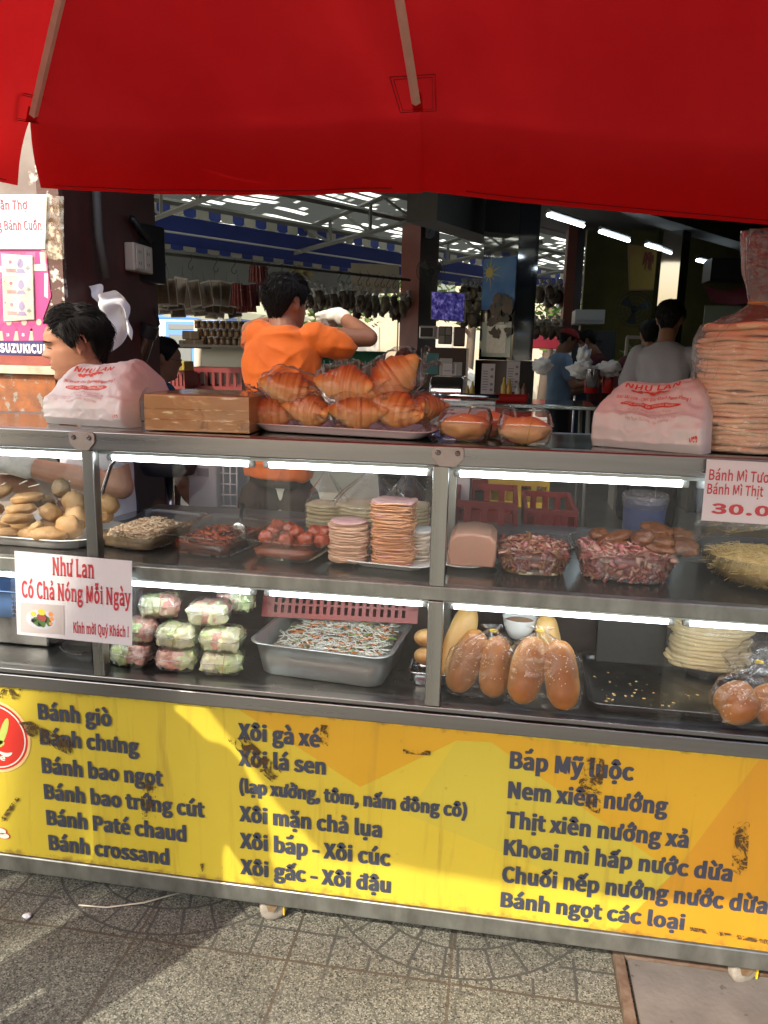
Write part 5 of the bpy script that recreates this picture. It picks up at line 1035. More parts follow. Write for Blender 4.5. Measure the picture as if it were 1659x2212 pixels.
    if eyes:
        for s in (-1, 1):
            g = MB(); g.X = hm; g.blob((s * .031, .0655, .1140), (.0105, .0095, .0062), 0, 1, 1, 16, 10); g.build('eye', M('eye_white', (.5, .46, .42), .2), b)
            g = MB(); g.X = hm; g.tube([headpt(.1165 - .0012 * abs(q), s * rad(7 + 4.2 * q)) + V((0, .0028, 0)) for q in range(6)], [.0008, .0014, .0016, .0016, .0014, .0008], 6); g.build('eyelashes', HAIR, b)
            g = MB(); g.X = hm; g.tube([headpt(.134 + .003 * math.sin(q * .7), s * rad(6 + 5 * q)) + V((0, .0012, 0)) for q in range(8)], [.0012, .0028, .0032, .0032, .003, .0024, .0018, .0008], 6, flat=1); g.build('eyebrow', HAIR, b)
        g = MB(); g.X = hm; g.grid(lambda s, t: headpt(lerp(.044, .068, t), rad(lerp(-13, 13, s)) * (1 - .8 * abs(2 * t - 1) ** 3)) + V((0, .0006, 0)), 14, 12); g.build('lips', M('lip_skin', (.36, .145, .105), .45), b)
    if glove:
        for s in glove:
            e, w = (V(J['el']), V(J['wl'])) if s < 0 else (V(J['er']), V(J['wr'])); d = (w - e).normalized(); hd = V(J.get('hl' if s < 0 else 'hr', d)); pn = V(J.get('pl_' if s < 0 else 'pr_', (0, 0, 1)))
            g = MB(); hand(g, w, hd, pn, curl[0 if s < 0 else 1], k * 1.08, thumb=-s, rad_=.0098); g.capsule(w - d * .05, w, .040 * k, .036 * k, 16); g.capsule(w, w + hd.normalized() * .03, .034 * k, .03 * k, 14); link('glove', remesh(g, .005, 2, wrinkle(40, .0015)), GLOVE, b)
    return b
def stand(u, v, y, yaw, floor, arms=None, lean=0, pitch=-12, kk=None):
    """joints of a standing figure whose head top shows at (u, v) and stands at depth y; yaw: where it faces (0 = away, +90 = to the right)"""
    top = at(u, v, y); h = top.z - floor; k = kk or h / 1.72; f = V((math.sin(rad(yaw)), math.cos(rad(yaw)), 0)); r = V((f.y, -f.x, 0)); base = V((top.x, top.y, floor))
    def L(x, yy, z): return base + r * (x * k) + f * ((yy - .02) * k + lean * max(0, z * k - .95)) + V((0, 0, z * k))
    hm = frame((f * math.cos(rad(pitch)) + V((0, 0, math.sin(rad(pitch)))))).to_4x4(); hm = hm @ Matrix.Scale(k, 4); hm.translation = top - V((0, 0, .238 * k)) + f * (lean * .0)
    J = dict(head=hm, neck=L(0, -.02, 1.43), sl=L(-.165, -.02, 1.36), sr=L(.165, -.02, 1.36), hip=L(0, -.01, .90), pl=L(-.085, -.01, .86), pr=L(.085, -.01, .86), kl=L(-.09, .02, .47), kr=L(.09, .02, .47), al=L(-.09, -.01, .08), ar=L(.09, -.01, .08))
    ar = dict(el=(-.23, -.05, 1.08), wl=(-.22, .10, .86), er=(.23, -.05, 1.08), wr=(.22, .10, .86)); ar.update(arms or {})
    for q, p in ar.items(): J[q] = L(*p)
    return J, k
ORSH = M('orange_shirt', (.76, .16, .007), .75, col2=(.68, .135, .006), vs=5, bump=.35, bs=9, bd=.02, sheen=.2); WHSH = M('white_shirt', (.60, .58, .62), .8, col2=(.54, .52, .56), vs=5, bump=.35, bs=9, bd=.02); BLSH = M('light_blue_shirt', (.22, .32, .48), .8, col2=(.18, .28, .42), vs=5, bump=.3, bs=12, bd=.02)
DRSH = M('maroon_shirt', (.09, .012, .018), .8, col2=(.07, .010, .014), vs=5); NBSH = M('blue_shirt', (.04, .10, .22), .8, col2=(.03, .08, .18), vs=5); BRTR = M('brown_trousers', (.045, .028, .022), .85, col2=(.03, .02, .016), vs=8, bump=.3, bs=14, bd=.02); DKTR = M('dark_trousers', (.015, .017, .024), .85); CAPR = M('red_cap', (.30, .02, .02), .8)
DIMSH = M('dimmed_white_shirt', (.40, .39, .42), .8, col2=(.35, .34, .37), vs=5, bump=.35, bs=9, bd=.02)  # white shirt with a darker colour put in for the weaker hall light
PKSH = M('pale_pink_shirt', (.62, .50, .50), .8, col2=(.56, .44, .44), vs=5, bump=.35, bs=9, bd=.02)

# the man in the orange shirt, seen from behind, arms raised to the hanging rail
J, k = stand(600, 586, 1.08, 0, .12, pitch=-8)
hm = frame((.52, .85, -.12)).to_4x4(); top = at(598, 585, 1.06); hm = hm @ Matrix.Scale(.86, 4); hm.translation = top - V((-.01, -.07, .205)); J['head'] = hm
J.update(neck=at(612, 712, 1.10), hip=at(604, 1000, 1.08), sl=at(560, 726, 1.09), sr=at(676, 728, 1.09), er=at(797, 730, 1.16), wr=at(732, 680, 1.34), el=at(540, 712, 1.26), wl=at(600, 694, 1.46), hr=V((-.75, .2, -.25)), hl=V((1, .2, 0)), pr_=V((0, 1, .3)))
for q, (x, z) in dict(pl=(-.085, .98), pr=(.085, .98), kl=(-.09, .55), kr=(.09, .55), al=(-.09, .2), ar=(.09, .2)).items(): J[q] = V((J['hip'].x + x, 1.08, z))
person('man in a bright orange shirt seen from behind, gloved hand raised', J, ORSH, BRTR, skin=SKIND, vox=.006, svox=.007, sleeve=.50, strands=4200, glove=(1,), hem=.055, wr=(13, .008), curl=(.5, .55), sleevew=1.12, slv_drop=.03, k=.82, folds=((J['sr'] + V((.02, 0, -.03)), .010, 4.5, .04, .30), (J['sl'] + V((0, 0, .01)), .009, 5, .03, .24), (J['hip'] + V((.05, 0, .02)), .008, 3, .02, .22)))

# the man at the left, in profile, looking down
R3 = frame((-.87, -.46, -.20)); hm = R3.to_4x4(); ear = at(174, 745, .655); hm.translation = ear - R3 @ V((-.075, -.016, .106))
J, k = stand(165, 648, .74, -110, 0)
J.update(head=hm, neck=at(196, 872, .735), sl=at(222, 905, .63), sr=at(205, 900, .92), hip=at(225, 1150, .80), el=at(262, 1052, .60), wl=at(28, 1002, .545), er=at(150, 1060, .95), wr=at(0, 1040, .80), hl=V((-1, -.1, -.1)), hr=V((-1, 0, -.2)))
for q, (dx, dy, z) in dict(pl=(.0, -.08, .93), pr=(0, .08, .93), kl=(0, -.09, .5), kr=(0, .09, .5), al=(.02, -.09, .08), ar=(.02, .09, .08)).items(): J[q] = V((J['hip'].x + dx, J['hip'].y + dy, z))
person('dark haired man in profile at the left, looking down, with a white glove', J, WHSH, DKTR, skin=SKIN, vox=.0036, svox=.009, sleeve=.55, strands=5200, glove=(-1,), hem=.1, eyes=True, curl=(.5, .5), wr=(10, .008), shag=1.15)

J, k = stand(346, 728, 2.0, 62, .16, pitch=-10)
pb = person('man with dark hair and glasses in a blue shirt behind the taped box', J, NBSH, DKTR, vox=.008, strands=900)
g = MB(); g.X = J['head']
for s in (-1, 1):
    g.tube([V((s * .032 + .022 * math.cos(a_), .098, .113 + .016 * math.sin(a_))) for a_ in [2 * PI * q / 16 for q in range(17)]], .0014, 5); g.tube([(s * .055, .096, .117), (s * .078, .05, .116), (s * .08, -.02, .118)], .0015, 5)
g.tube([(-.01, .1, .115), (.01, .1, .115)], .0014, 5); g.build('glasses', BLACK, pb)
J, k = stand(493, 711, 7.0, -78, .16, dict(el=(-.24, .05, 1.08), wl=(-.12, .34, 1.06), er=(.22, .1, 1.08), wr=(.1, .38, 1.08)), pitch=-18)
pw = person('woman with tied black hair in a white tee working behind the counter', J, WHSH, DKTR, vox=.011, strands=400)
g = MB(); g.X = J['head']; g.blob((0, -.13, .16), (.035, .05, .04), .2, 2, 4); g.tube([(0, -.15, .17), (0, -.19, .12), (0, -.18, .04)], [.03, .028, .008], 10); g.build('ponytail', HAIR, pw)
J, k = stand(1222, 707, 7.0, 72, .16, dict(el=(-.20, .02, 1.10), wl=(-.1, .40, 1.14), er=(.25, .05, 1.1), wr=(.15, .42, 1.14), hl=(0, 0, 0)), pitch=-22)
J.pop('hl'); person('man in a red cap and light blue shirt packing a bag', J, BLSH, DKTR, vox=.011, strands=100, cap=CAPR)
J, k = stand(1300, 711, 7.3, -72, .16, dict(el=(-.24, .05, 1.08), wl=(-.2, .36, .96), er=(.22, .1, 1.08), wr=(.1, .38, .98)), lean=.16, pitch=-28)
J['head'].translation += V((-.10, 0, 0)); person('man in a maroon tee bending over the counter, facing the red cap', J, DRSH, DKTR, vox=.011, strands=400)
J, k = stand(1450, 647, 3.9, 22, .16, dict(er=(.36, .16, 1.20), wr=(.30, .42, 1.16), el=(-.26, .1, 1.12), wl=(-.2, .36, 1.06)), pitch=-10)
person('man in a plain white tee seen from behind at the right, beside the bagged pancakes', J, DIMSH, DKTR, vox=.009, svox=.010, strands=900, sleeve=.75, sleevew=1.2)
J, k = stand(1408, 690, 5.0, 10, .16); person('person in a maroon tee mostly hidden behind the man in white', J, DRSH, DKTR, vox=.012, strands=250)
J, k = stand(879, 752, 3.0, 20, .16); person('black haired head showing just above the wrapped croissants', J, DKTR, DKTR, vox=.010, strands=500)
# companion standing to the left of the viewer, whose shadow falls on the cart
J, k = stand(829, 1106, 1, 15, 0); dd = V((-1.62, -1.62, 0)); 
def standat(x, y, h, yaw):
    k = h / 1.72; f = V((math.sin(rad(yaw)), math.cos(rad(yaw)), 0)); r = V((f.y, -f.x, 0)); b = V((x, y, 0)); L = lambda a, c, z: b + r * a * k + f * c * k + V((0, 0, z * k)); hm = frame(f).to_4x4() @ Matrix.Scale(k, 4); hm.translation = V((x, y, h - .238 * k))
    return dict(head=hm, neck=L(0, -.02, 1.43), sl=L(-.165, -.02, 1.36), sr=L(.165, -.02, 1.36), hip=L(0, 0, .9), pl=L(-.085, 0, .86), pr=L(.085, 0, .86), kl=L(-.09, .02, .47), kr=L(.09, .02, .47), al=L(-.09, 0, .08), ar=L(.09, 0, .08), el=L(-.27, -.03, 1.1), wl=L(-.22, .16, .98), er=L(.26, 0, 1.1), wr=L(.2, .2, 1.05))
person('customer in a dark shirt standing on the pavement left of the viewer', standat(-1.36, -.84, 1.70, 20), NBSH, DKTR, vox=.014, strands=60)
# ---------------------------------------------------------------- the shop front at the left
WALLC = M('weathered_plaster', (.30, .26, .23), .85, col2=(.21, .17, .15), vs=6, bump=.4, bs=24, spots=(11, .64, (.48, .44, .40)))
WB = at(136, 620, .85).x
sw = thing('shop_wall', 'weathered plaster shop wall end with dark red-brown painted side', 'wall', (WB - .7, 1.3, 0))
g = MB(); g.bx(WB - 1.6, WB - .03, .85, 1.6, 0, 3.3); g.build('plaster_face', WALLC, sw, False)
g = MB(); g.bx(WB - .027, WB + .005, .87, 1.6, 0, 3.3); g.build('painted_side', BROWNP, sw, False)
EDGE = M('chipped_edge_paint', (.10, .05, .04), .7, col2=(.55, .52, .48), vs=30, contrast=(.52, .6), bump=.5, bs=50)
g = MB(); g.bx(WB - .075, WB + .006, .8455, .868, 0, 3.3); g.build('chipped_corner', EDGE, sw, False)
Y0 = .848
def wq(pts, y): return [at(u, v, y) for u, v in pts]
def sheet(g, pts, y, th=.002): g.prism(wq(pts, y), (0, th, 0))
MAG = M('magenta_print', (.50, .05, .22), .5, col2=(.42, .04, .18), vs=4); CRM = M('newsprint', (.66, .62, .56), .6, col2=(.56, .52, .47), vs=30); PINKS = M('pink_shirts', (.62, .06, .20), .5); SKP = M('printed_skin', (.62, .40, .32), .5); NVB = M('navy_band', (.03, .03, .14), .5)
po = thing('poster', 'torn magenta football poster taped to the wall with a dark blue lettered band', 'poster', at(50, 760, Y0))
g = MB(); sheet(g, [(-90, 520), (97, 520), (110, 640), (92, 690), (112, 700), (104, 765), (-90, 765)], .842); g.build('sheet', MAG, po, False)
g = MB()
for pts in ([(-20, 575), (34, 575), (34, 588), (-20, 588)], [(64, 572), (100, 570), (101, 585), (70, 585)], [(96, 590), (104, 590), (104, 645), (96, 640)], [(86, 545), (98, 545), (99, 572), (88, 570)]): g.poly([p + V((0, -.001, 0)) for p in wq(pts, .842)])
g.build('newsprint_columns', CRM, po, False)
def dsc(g, u, v, ru, rv, y, n=18, wob=0, ph=0): g.poly([at(u + ru * math.cos(a_) * (1 + wob * math.sin(3 * a_ + ph)), v + rv * math.sin(a_) * (1 + wob * math.cos(4 * a_ + ph)), y) for a_ in [2 * PI * q / n for q in range(n)]])
g = MB(); 
for u in (-50, -15, 19, 52, 84): g.poly(wq([(u - 17, 742), (u - 19, 712), (u - 8, 700), (u + 8, 700), (u + 19, 712), (u + 17, 742)], .8408))
g.build('printed_shirts', PINKS, po, False)
g = MB()
for u in (-50, -15, 19, 52, 84):
    dsc(g, u, 696, 6, 7, .8404); g.poly(wq([(u - 19, 715), (u - 14, 715), (u - 10, 745), (u - 17, 745)], .8402)); g.poly(wq([(u + 19, 715), (u + 14, 715), (u + 8, 745), (u + 16, 745)], .8401))
g.build('printed_players', SKP, po, False)
g = MB(); g.poly(wq([(-60, 736), (105, 735), (106, 766), (-60, 767)], .8398)); g.build('blue_band', NVB, po, False)
g = MB(); a = at(0, 760, .839); b = at(104, 760, .839); write(g, 'SUZUKICUP', a, (b - a).length, at(0, 743, .839).z - a.z, bold=.06); 
for u, s in ((19, '19'), (52, '8')): write(g, s, at(u - 5, 726, .8396), .011, .010, bold=.03)
g.build('band_lettering', M('white_ink', (.8, .8, .8), .5), po, False)
nt_ = thing('paper_notice', 'white paper notice with faded red serif words above the poster', 'notice', at(50, 480, Y0))
g = MB(); sheet(g, [(-120, 420), (101, 420), (97, 538), (-120, 538)], .836); g.build('sheet', PAPER, nt_, False)
FAD = M('faded_red_ink', (.42, .07, .10), .6); g = MB()
for s, u0, v0, u1, ch in (('ần Thợ', 0, 452, 59, 19), ('g Bánh Cuốn', -4, 496, 90, 19)): a, b = at(u0, v0, .8345), at(u1, v0, .8345); write(g, s, a, (b - a).length, at(u0, v0 - ch, .8345).z - a.z, bold=.015, serif=True)
g.build('notice_lettering', FAD, nt_, False)
g = MB(); g.grid(lambda s, t: at(lerp(88, 138, s), lerp(424, 560, t), .832) + V((0, -.004 * abs(nz((s * 3, t * 5, 1), 1.5)), 0)), 14, 30); g.build('clear_tape', TAPE, nt_)
bn = thing('banknote_sheet', 'laminated sheet of three printed 500000 banknotes on the wall', 'sheet', at(50, 620, Y0))
NC = [M('note_teal', (.42, .52, .50), .5, col2=(.55, .50, .58), vs=18), M('note_yellow', (.60, .54, .36), .5, col2=(.52, .50, .55), vs=18), M('note_ochre', (.62, .50, .30), .5, col2=(.52, .46, .52), vs=18)]
VIO = M('note_violet', (.24, .20, .38), .5); RSE = M('note_rose', (.50, .16, .18), .5); GRE = M('note_grey', (.22, .24, .25), .5)
g = MB(); sheet(g, [(3, 548), (70, 552), (74, 690), (8, 694)], .836, .0015); g.build('paper', CRM, bn, False)
for i in range(3):
    v0 = 554 + 46 * i; d = 1.5 * i; g = MB(); g.poly(wq([(5 + d, v0), (69 + d, v0 + 1), (70 + d, v0 + 44), (6 + d, v0 + 43)], .8350)); nn = g.build('banknote', NC[i], bn, False)
    g = MB(); dsc(g, 44 + d, v0 + 15, 6.5, 10, .8344, wob=.06); g.poly(wq([(34 + d, v0 + 36), (38 + d, v0 + 27), (50 + d, v0 + 27), (56 + d, v0 + 36)], .8346)); g.build('printed_head', VIO, nn, False)
    g = MB(); dsc(g, 22 + d, v0 + 12, 3.5, 4, .8344); a, b = at(13 + d, v0 + 34, .8343), at(34 + d, v0 + 34, .8343); write(g, '500000', a, (b - a).length, .012, bold=.02); g.build('note_number', RSE, nn, False)
    g = MB(); dsc(g, 60 + d, v0 + 25, 5, 4, .8344, wob=.25); dsc(g, 8 + d, v0 + 8, 1.5, 2, .8344); g.build('printed_lotus', GRE, nn, False)
g = MB(); g.grid(lambda s, t: at(lerp(-1, 76, s), lerp(545, 698, t), .832) + V((0, -.002 * math.sin(7 * s + 4 * t), 0)), 10, 14); g.build('laminate', LAMIN, bn)
RUSTO = M('rusty_orange_metal', (.36, .13, .045), .75, .2, (.20, .09, .05), 20, .5, 70, spots=(28, .58, (.28, .26, .22)))
ld = thing('rusty_stall', 'rusty orange metal stall with a cream ledge standing before the left wall', 'stall', at(40, 850, .7))
g = MB(); a, b = at(-60, 800, .72), at(118, 800, .72); g.bx(a.x, b.x, .72, .83, 1.18, at(30, 808, .72).z); g.build('metal_front', RUSTO, ld, False)
g = MB(); g.bx(a.x, b.x + .02, .70, .838, at(30, 807, .72).z + .001, at(30, 790, .72).z); g.build('cream_ledge', M('cream_plaster', (.58, .52, .40), .8, col2=(.34, .28, .2), vs=14, bump=.5, bs=40), ld, False)
g = MB(); g.bx(a.x, b.x - .01, .79, .836, at(30, 790, .72).z + .001, at(30, 768, .80).z); g.build('red_board', M('red_board', (.28, .07, .05), .7, col2=(.2, .05, .04), vs=9), ld, False)
g = MB(); g.bx(a.x, b.x, .705, .72, at(30, 893, .70).z, at(30, 889, .70).z); g.bx(a.x, b.x, .7, .83, 1.10, 1.178); g.build('lower_rail', STEEL, ld, False)
# on the brown side
OUTL = M('outlet_cream', (.48, .42, .33), .5)
ou = thing('power_outlet', 'cream double power outlet box on the dark brown wall side', 'outlet', at(278, 556, 1.35)); p = at(268, 556, 1.34)
g = MB(); g.bx(WB + .006, WB + .05, 1.30, 1.47, p.z - .055, p.z + .055); g.build('outlet_box', OUTL, ou, False, .006)
g = MB()
for yy in (1.345, 1.42): g.bx(WB + .0495, WB + .053, yy - .028, yy + .028, p.z - .045, p.z + .045)
g.build('faceplate', M('faceplate', (.55, .5, .4), .4), ou, False, .003)
g = MB()
for yy in (1.345, 1.42):
    for zz in (-.022, .022):
        for q in (-.008, .008): g.bx(WB + .0525, WB + .0535, yy + q - .002, yy + q + .002, p.z + zz - .006, p.z + zz + .006)
g.build('sockets', BLACK, ou, False)
g = MB(); px = WB + .03; g.tube([(px, 1.06, 3.0), (px, 1.06, 1.95), (px + .01, 1.08, 1.80)], .016, 10); tag(g.build('drain_pipe', M('pipe_grey', (.07, .07, .065), .6)), 'grey pipe running down the dark brown wall side', 'pipe')
g = MB(); p = at(314, 548, 1.5); g.box(p, (.05, .20, .24), (0, 0, rad(-18))); mo = tag(g.build('wall_monitor', BLACK, None, False, .008), 'black monitor box seen edge-on beside the power outlet', 'monitor')
g = MB(); g.tube([(WB + .02, 1.35, p.z + .12), (WB + .03, 1.5, p.z + .05), p], .014, 8); g.build('bracket', BLACK, mo)
cb = MB(); cb.tube([at(312, 600, 1.6), at(332, 650, 1.58), at(343, 700, 1.55), at(333, 715, 1.5), at(318, 712, 1.48)], .006, 8); tag(cb.build('black_cable', BLACK), 'black cable looping down from the monitor beside the brown wall', 'cable')
fl = thing('metal_flask', 'dark metal flask with a black cap hanging slanted beside the brown wall', 'flask', at(312, 740, 1.45))
g = MB(); g.tube([at(300, 782, 1.45), at(318, 722, 1.45)], .034, 20); g.build('flask_body', M('dark_brushed_metal', (.16, .13, .11), .25, 1), fl, 'auto'); g = MB(); g.tube([at(316, 728, 1.45), at(325, 702, 1.45)], .04, 20); g.build('cap', BLACK, fl, 'auto')
g = MB()
def hb(s, t):
    c0 = at(lerp(188, 258, s) + 44 * t * (1 - s * .3), lerp(617, 640, s) + 140 * t * (.75 + .25 * math.sin(s * 6)) - 10 * math.sin(s * 9) * (1 - t), .98); return c0 + V((.01 * nz((s * 3, t * 3, 1), 1.4), .04 * math.sin(s * 7 + t * 3) + .05 * nz((s * 2.4, t * 2.4, 3), 1.6), .008 * nz((s * 5, t * 5, 6), 1.3)))
g.grid(hb, 30, 30); tag(g.build('hanging_bag', BAGM), 'empty white plastic bag hanging crumpled on the brown wall', 'plastic bag')

# ---------------------------------------------------------------- the shop hall
A0 = V((-4.04, 6.5, 0)); D2 = V((.556, .831, 0)).normalized(); N2 = V((-.831, .556, 0)).normalized()
def LP(s, o, z): p = A0 + D2 * s + N2 * o; return V((p.x, p.y, z))
CEIL = M('grey_ceiling', (.115, .112, .105), .9, col2=(.09, .088, .082), vs=2)
g = MB(); g.prism([(-1.6, 1.3, 3.3), (5.4, 1.3, 3.3), (5.4, 16.5, 3.3), LP(10.5, -1.6, 3.3), LP(-2.2, -1.6, 3.3), (-3.2, 1.9, 3.3)], (0, 0, .25)); struct(g.build('ceiling', CEIL, smooth=False))
g = MB(); g.bx(-1.45, 5.4, 1.2, 1.299, 2.3, 3.7); g.bx(1.45, 5.4, 1.2, 1.299, 0, 2.299); struct(g.build('added_hall_front', CEIL, smooth=False))  # lintel lowered and unseen wall added to keep light out of the hall
YGW = M('olive_yellow_wall', (.15, .14, .045), .85, col2=(.12, .11, .035), vs=3); BLW = M('blue_grey_dado', (.07, .10, .15), .8)
wb = thing('back_wall', 'olive yellow rear wall of the shop with a blue-grey lower band', 'wall', (3, 10.1, 0)); xw = at(1262, 600, 10).x
g = MB(); g.bx(xw, 6.0, 10.0, 10.2, 1.45, 3.6); g.build('upper_wall', YGW, wb, False); g = MB(); g.bx(xw, 6.0, 9.995, 10.2, .0, 1.449); g.build('lower_wall', BLW, wb, False)
g = MB(); g.bx(5.2, 5.4, 1.3, 10.0, 0, 3.6); tag(g.build('side_wall', YGW, smooth=False), 'olive yellow wall closing the shop on the right', 'wall')
# roof of old plastic sheets beyond the open side
m, n, out = newmat('corrugated_plastic'); d = nd(n, 'ShaderNodeBsdfDiffuse'); d.inputs[0].default_value = (.03, .05, .045, 1); tr = nd(n, 'ShaderNodeBsdfTranslucent'); tr.inputs[0].default_value = (.80, .86, .78, 1); mx = nd(n, 'ShaderNodeMixShader')
tc = nd(n, 'ShaderNodeTexCoord'); mp = nd(n, 'ShaderNodeMapping'); ln(n, tc.outputs['UV'], mp.inputs[0]); mp.inputs['Scale'].default_value = (1, 1, 1)
sp = nd(n, 'ShaderNodeSeparateXYZ'); ln(n, mp.outputs[0], sp.inputs[0]); st = nd(n, 'ShaderNodeCombineXYZ'); ln(n, mth(n, 'MULTIPLY', sp.outputs[0], 30), st.inputs[0]); ln(n, mth(n, 'MULTIPLY', mth(n, 'FLOOR', mth(n, 'MULTIPLY', sp.outputs[1], 26)), 3.7), st.inputs[1])
br = ramp(n, noi(n, st.outputs[0], 1.0, 2), [(.50, (0, 0, 0)), (.54, (1, 1, 1))]); fv = mth(n, 'FRACT', mth(n, 'MULTIPLY', sp.outputs[1], 26)); bw = mth(n, 'LESS_THAN', mth(n, 'ABSOLUTE', mth(n, 'SUBTRACT', fv, .5)), .30)
ln(n, mth(n, 'ADD', mth(n, 'MULTIPLY', br, bw), .04), mx.inputs[0]); ln(n, d.outputs[0], mx.inputs[1]); ln(n, tr.outputs[0], mx.inputs[2]); ln(n, mx.outputs[0], out.inputs[0]); PLROOF = m
rf = thing('lean_to_roof', 'lean-to roof of dark corrugated sheets with bright gaps over the open side', 'roof', LP(2, 0, 3))
g = MB(); NU, NV = 120, 40
g.grid(lambda s, t: LP(-5 + 17 * s, lerp(-2.3, 1.3, t), 3.62 - .62 * t + .012 * math.sin(s * 17 * 40)), NU, NV); ro = g.build('corrugated_sheet', PLROOF, rf)
uv = ro.data.uv_layers.new(name='UVMap')
for l in ro.data.loops:
    i = l.vertex_index; uv.data[l.index].uv = ((i % (NU + 1)) / NU, (i // (NU + 1)) / NV)
TRUS = M('truss_steel', (.16, .165, .15), .7)
for o_, z_ in ((-1.9, 3.32), (-1.15, 3.20), (-.4, 3.06), (.35, 2.98)):
    g = MB(); g.tube([LP(-4, o_, z_), LP(12, o_, z_)], .035, 4); g.build('purlin', TRUS, rf, False)
for i, s in enumerate((-2.4, .0, 2.4, 4.8, 7.2, 9.4)):
    t = thing('roof_truss', ('steel roof truss nearest the left wall', 'second steel roof truss from the left', 'steel roof truss above the orange shirt man', 'steel roof truss just left of the clock column', 'steel roof truss right of the clock column', 'farthest steel roof truss beyond the mirror pillar')[i], 'truss', LP(s, -.6, 2.8))
    g = MB(); g.tube([LP(s, -2.1, 3.05), LP(s, .5, 2.78)], .03, 4); g.build('bottom_chord', TRUS, t, False); g = MB(); g.tube([LP(s, -2.1, 3.45), LP(s, .5, 3.0)], .03, 4); g.build('top_chord', TRUS, t, False)
    for q in (-1.9, -1.2, -.5, .2):
        g = MB(); g.tube([LP(s, q, 3.05 - .1 * (q + 2.1)), LP(s, q, 3.4 - .15 * (q + 2.1))], .022, 4); g.tube([LP(s, q, 3.05 - .1 * (q + 2.1)), LP(s, q + .5, 3.36 - .15 * (q + 2.1))], .018, 4); g.build('web_bar', TRUS, t, False)
# blue awning along the open side
AWB = M('awning_blue', (.012, .035, .24), .6, col2=(.010, .028, .19), vs=2); AWC = M('awning_cream', (.34, .33, .28), .7)
for lab, s0, s1 in (('long blue awning with blue and cream scalloped edges, left of the clock column', -3.5, 4.75), ('blue awning with scalloped edges, right of the clock column', 5.3, 10.4)):
    aw = thing('awning', lab, 'awning', LP((s0 + s1) / 2, 0, 2.7)); zt, zb = 3.00, 2.72
    g = MB(); g.grid(lambda s, t: LP(lerp(s0, s1, s), .0 + .25 * t, lerp(zt, zb, t)), 30, 6); g.build('canvas', AWB, aw)
    g = MB(); g.tube([LP(s0, .02, zb + .10), LP(s1, .02, zb + .10)], .012, 6); g.build('rail', M('awning_rail', (.5, .5, .48), .4), aw)
    g = MB(); k = 0; s = s0
    while s < s1 - .1:
        e = s + .17
        for zz, h, off in ((zt + .10, .10, -.02), (zb, .055, .26)):
            g.mi = k % 2; pts = [LP(s, off, zz), LP(e, off, zz), LP(e, off, zz - h * .75), LP(lerp(s, e, .8), off, zz - h), LP(lerp(s, e, .2), off, zz - h), LP(s, off, zz - h * .75)]; g.poly(pts)
        k += 1; s = e
    g.build('scalloped_edge', [AWB, AWC], aw, False)
TARP = M('grey_tarp', (.15, .155, .14), .7, col2=(.11, .112, .10), vs=1.2, stretch=(1, 1, .3), trans=.25)
g = MB(); g.grid(lambda s, t: LP(lerp(-3.5, 4.4, s), .5 + .25 * t, lerp(2.80, 2.13 + .12 * math.sin(s * 3), t)) + V((0, .05 * math.sin(s * 40 + t * 5) + .07 * nz((s * 9, t * 2, 0), 1), 0)), 90, 10); tag(g.build('tarpaulin', TARP), 'grey wrinkled tarpaulin hung below the long blue awning', 'tarpaulin')
sg = thing('cream_banner', 'cream cloth banner with faint reversed lettering beside the clock column', 'banner', at(810, 600, 9.0))
g = MB(); q = [at(758, 568, 9), at(862, 573, 9.3), at(862, 634, 9.3), at(760, 634, 9)]; g.prism(q, (0, .01, 0)); g.build('cloth', M('cream_cloth', (.33, .29, .22), .8, col2=(.28, .25, .19), vs=3), sg, False)
g = MB(); a = at(856, 612, 8.97); ex = (at(770, 606, 8.97) - a); w = ex.length; write(g, 'Quai vách', a, w, .12, ex=ex.normalized(), bold=.02); g.build('faint_lettering', M('faint_ink', (.22, .2, .19), .8), sg, False)
# rods, hooks and hanging goods
ROD = M('rod_dark', (.05, .05, .045), .5, .6); RA, RB_ = V((-3.161, 5.0, 2.373)), V((-1.234, 8.0, 2.425))
g = MB(); g.tube([RA - (RB_ - RA) * .1, RB_], .016, 8); tag(g.build('hanging_rod', ROD), 'long dark steel rod carrying hooks below the blue awning', 'rod')
def rp(t): return RA.lerp(RB_, t)
hk = MB(); pts = [(0, 0, .02), (.018, 0, .012), (.02, 0, -.01), (0, 0, -.04), (-.022, 0, -.075), (-.02, 0, -.105), (0, 0, -.12), (.02, 0, -.108), (.022, 0, -.085)]; hk.tube(pts, .0045, 6); H0 = hk.build('s_hook', ROD)
hl = [.03, .11, .19, .25, .31, .37, .42, .47, .66, .70, .75, .79, .83, .86, .89, .92, .95]
HOff = H0.location.copy(); HN = ['first', 'second', 'third', 'fourth', 'fifth', 'sixth', 'seventh', 'eighth']
for i, t in enumerate(hl):
    p = rp(t) + HOff; lab = 'bare steel S-hook on the rod, one of the row left of the orange shirt man' if i < 8 else 'steel S-hook on the rod, one of the row right of the orange shirt man'
    if i == 0: H0.location = p; tag(H0, lab, 'hook', 'S-hooks left of the orange shirt man')
    else: o = dup(H0, p, lab, rz=R.uniform(-.5, .5), group='S-hooks left of the orange shirt man' if i < 8 else 'S-hooks right of the orange shirt man')
PKF = M('packet_edge', (.20, .19, .17), .5); PKC = M('packet_dark', (.055, .035, .022), .35, col2=(.085, .055, .03), vs=30)
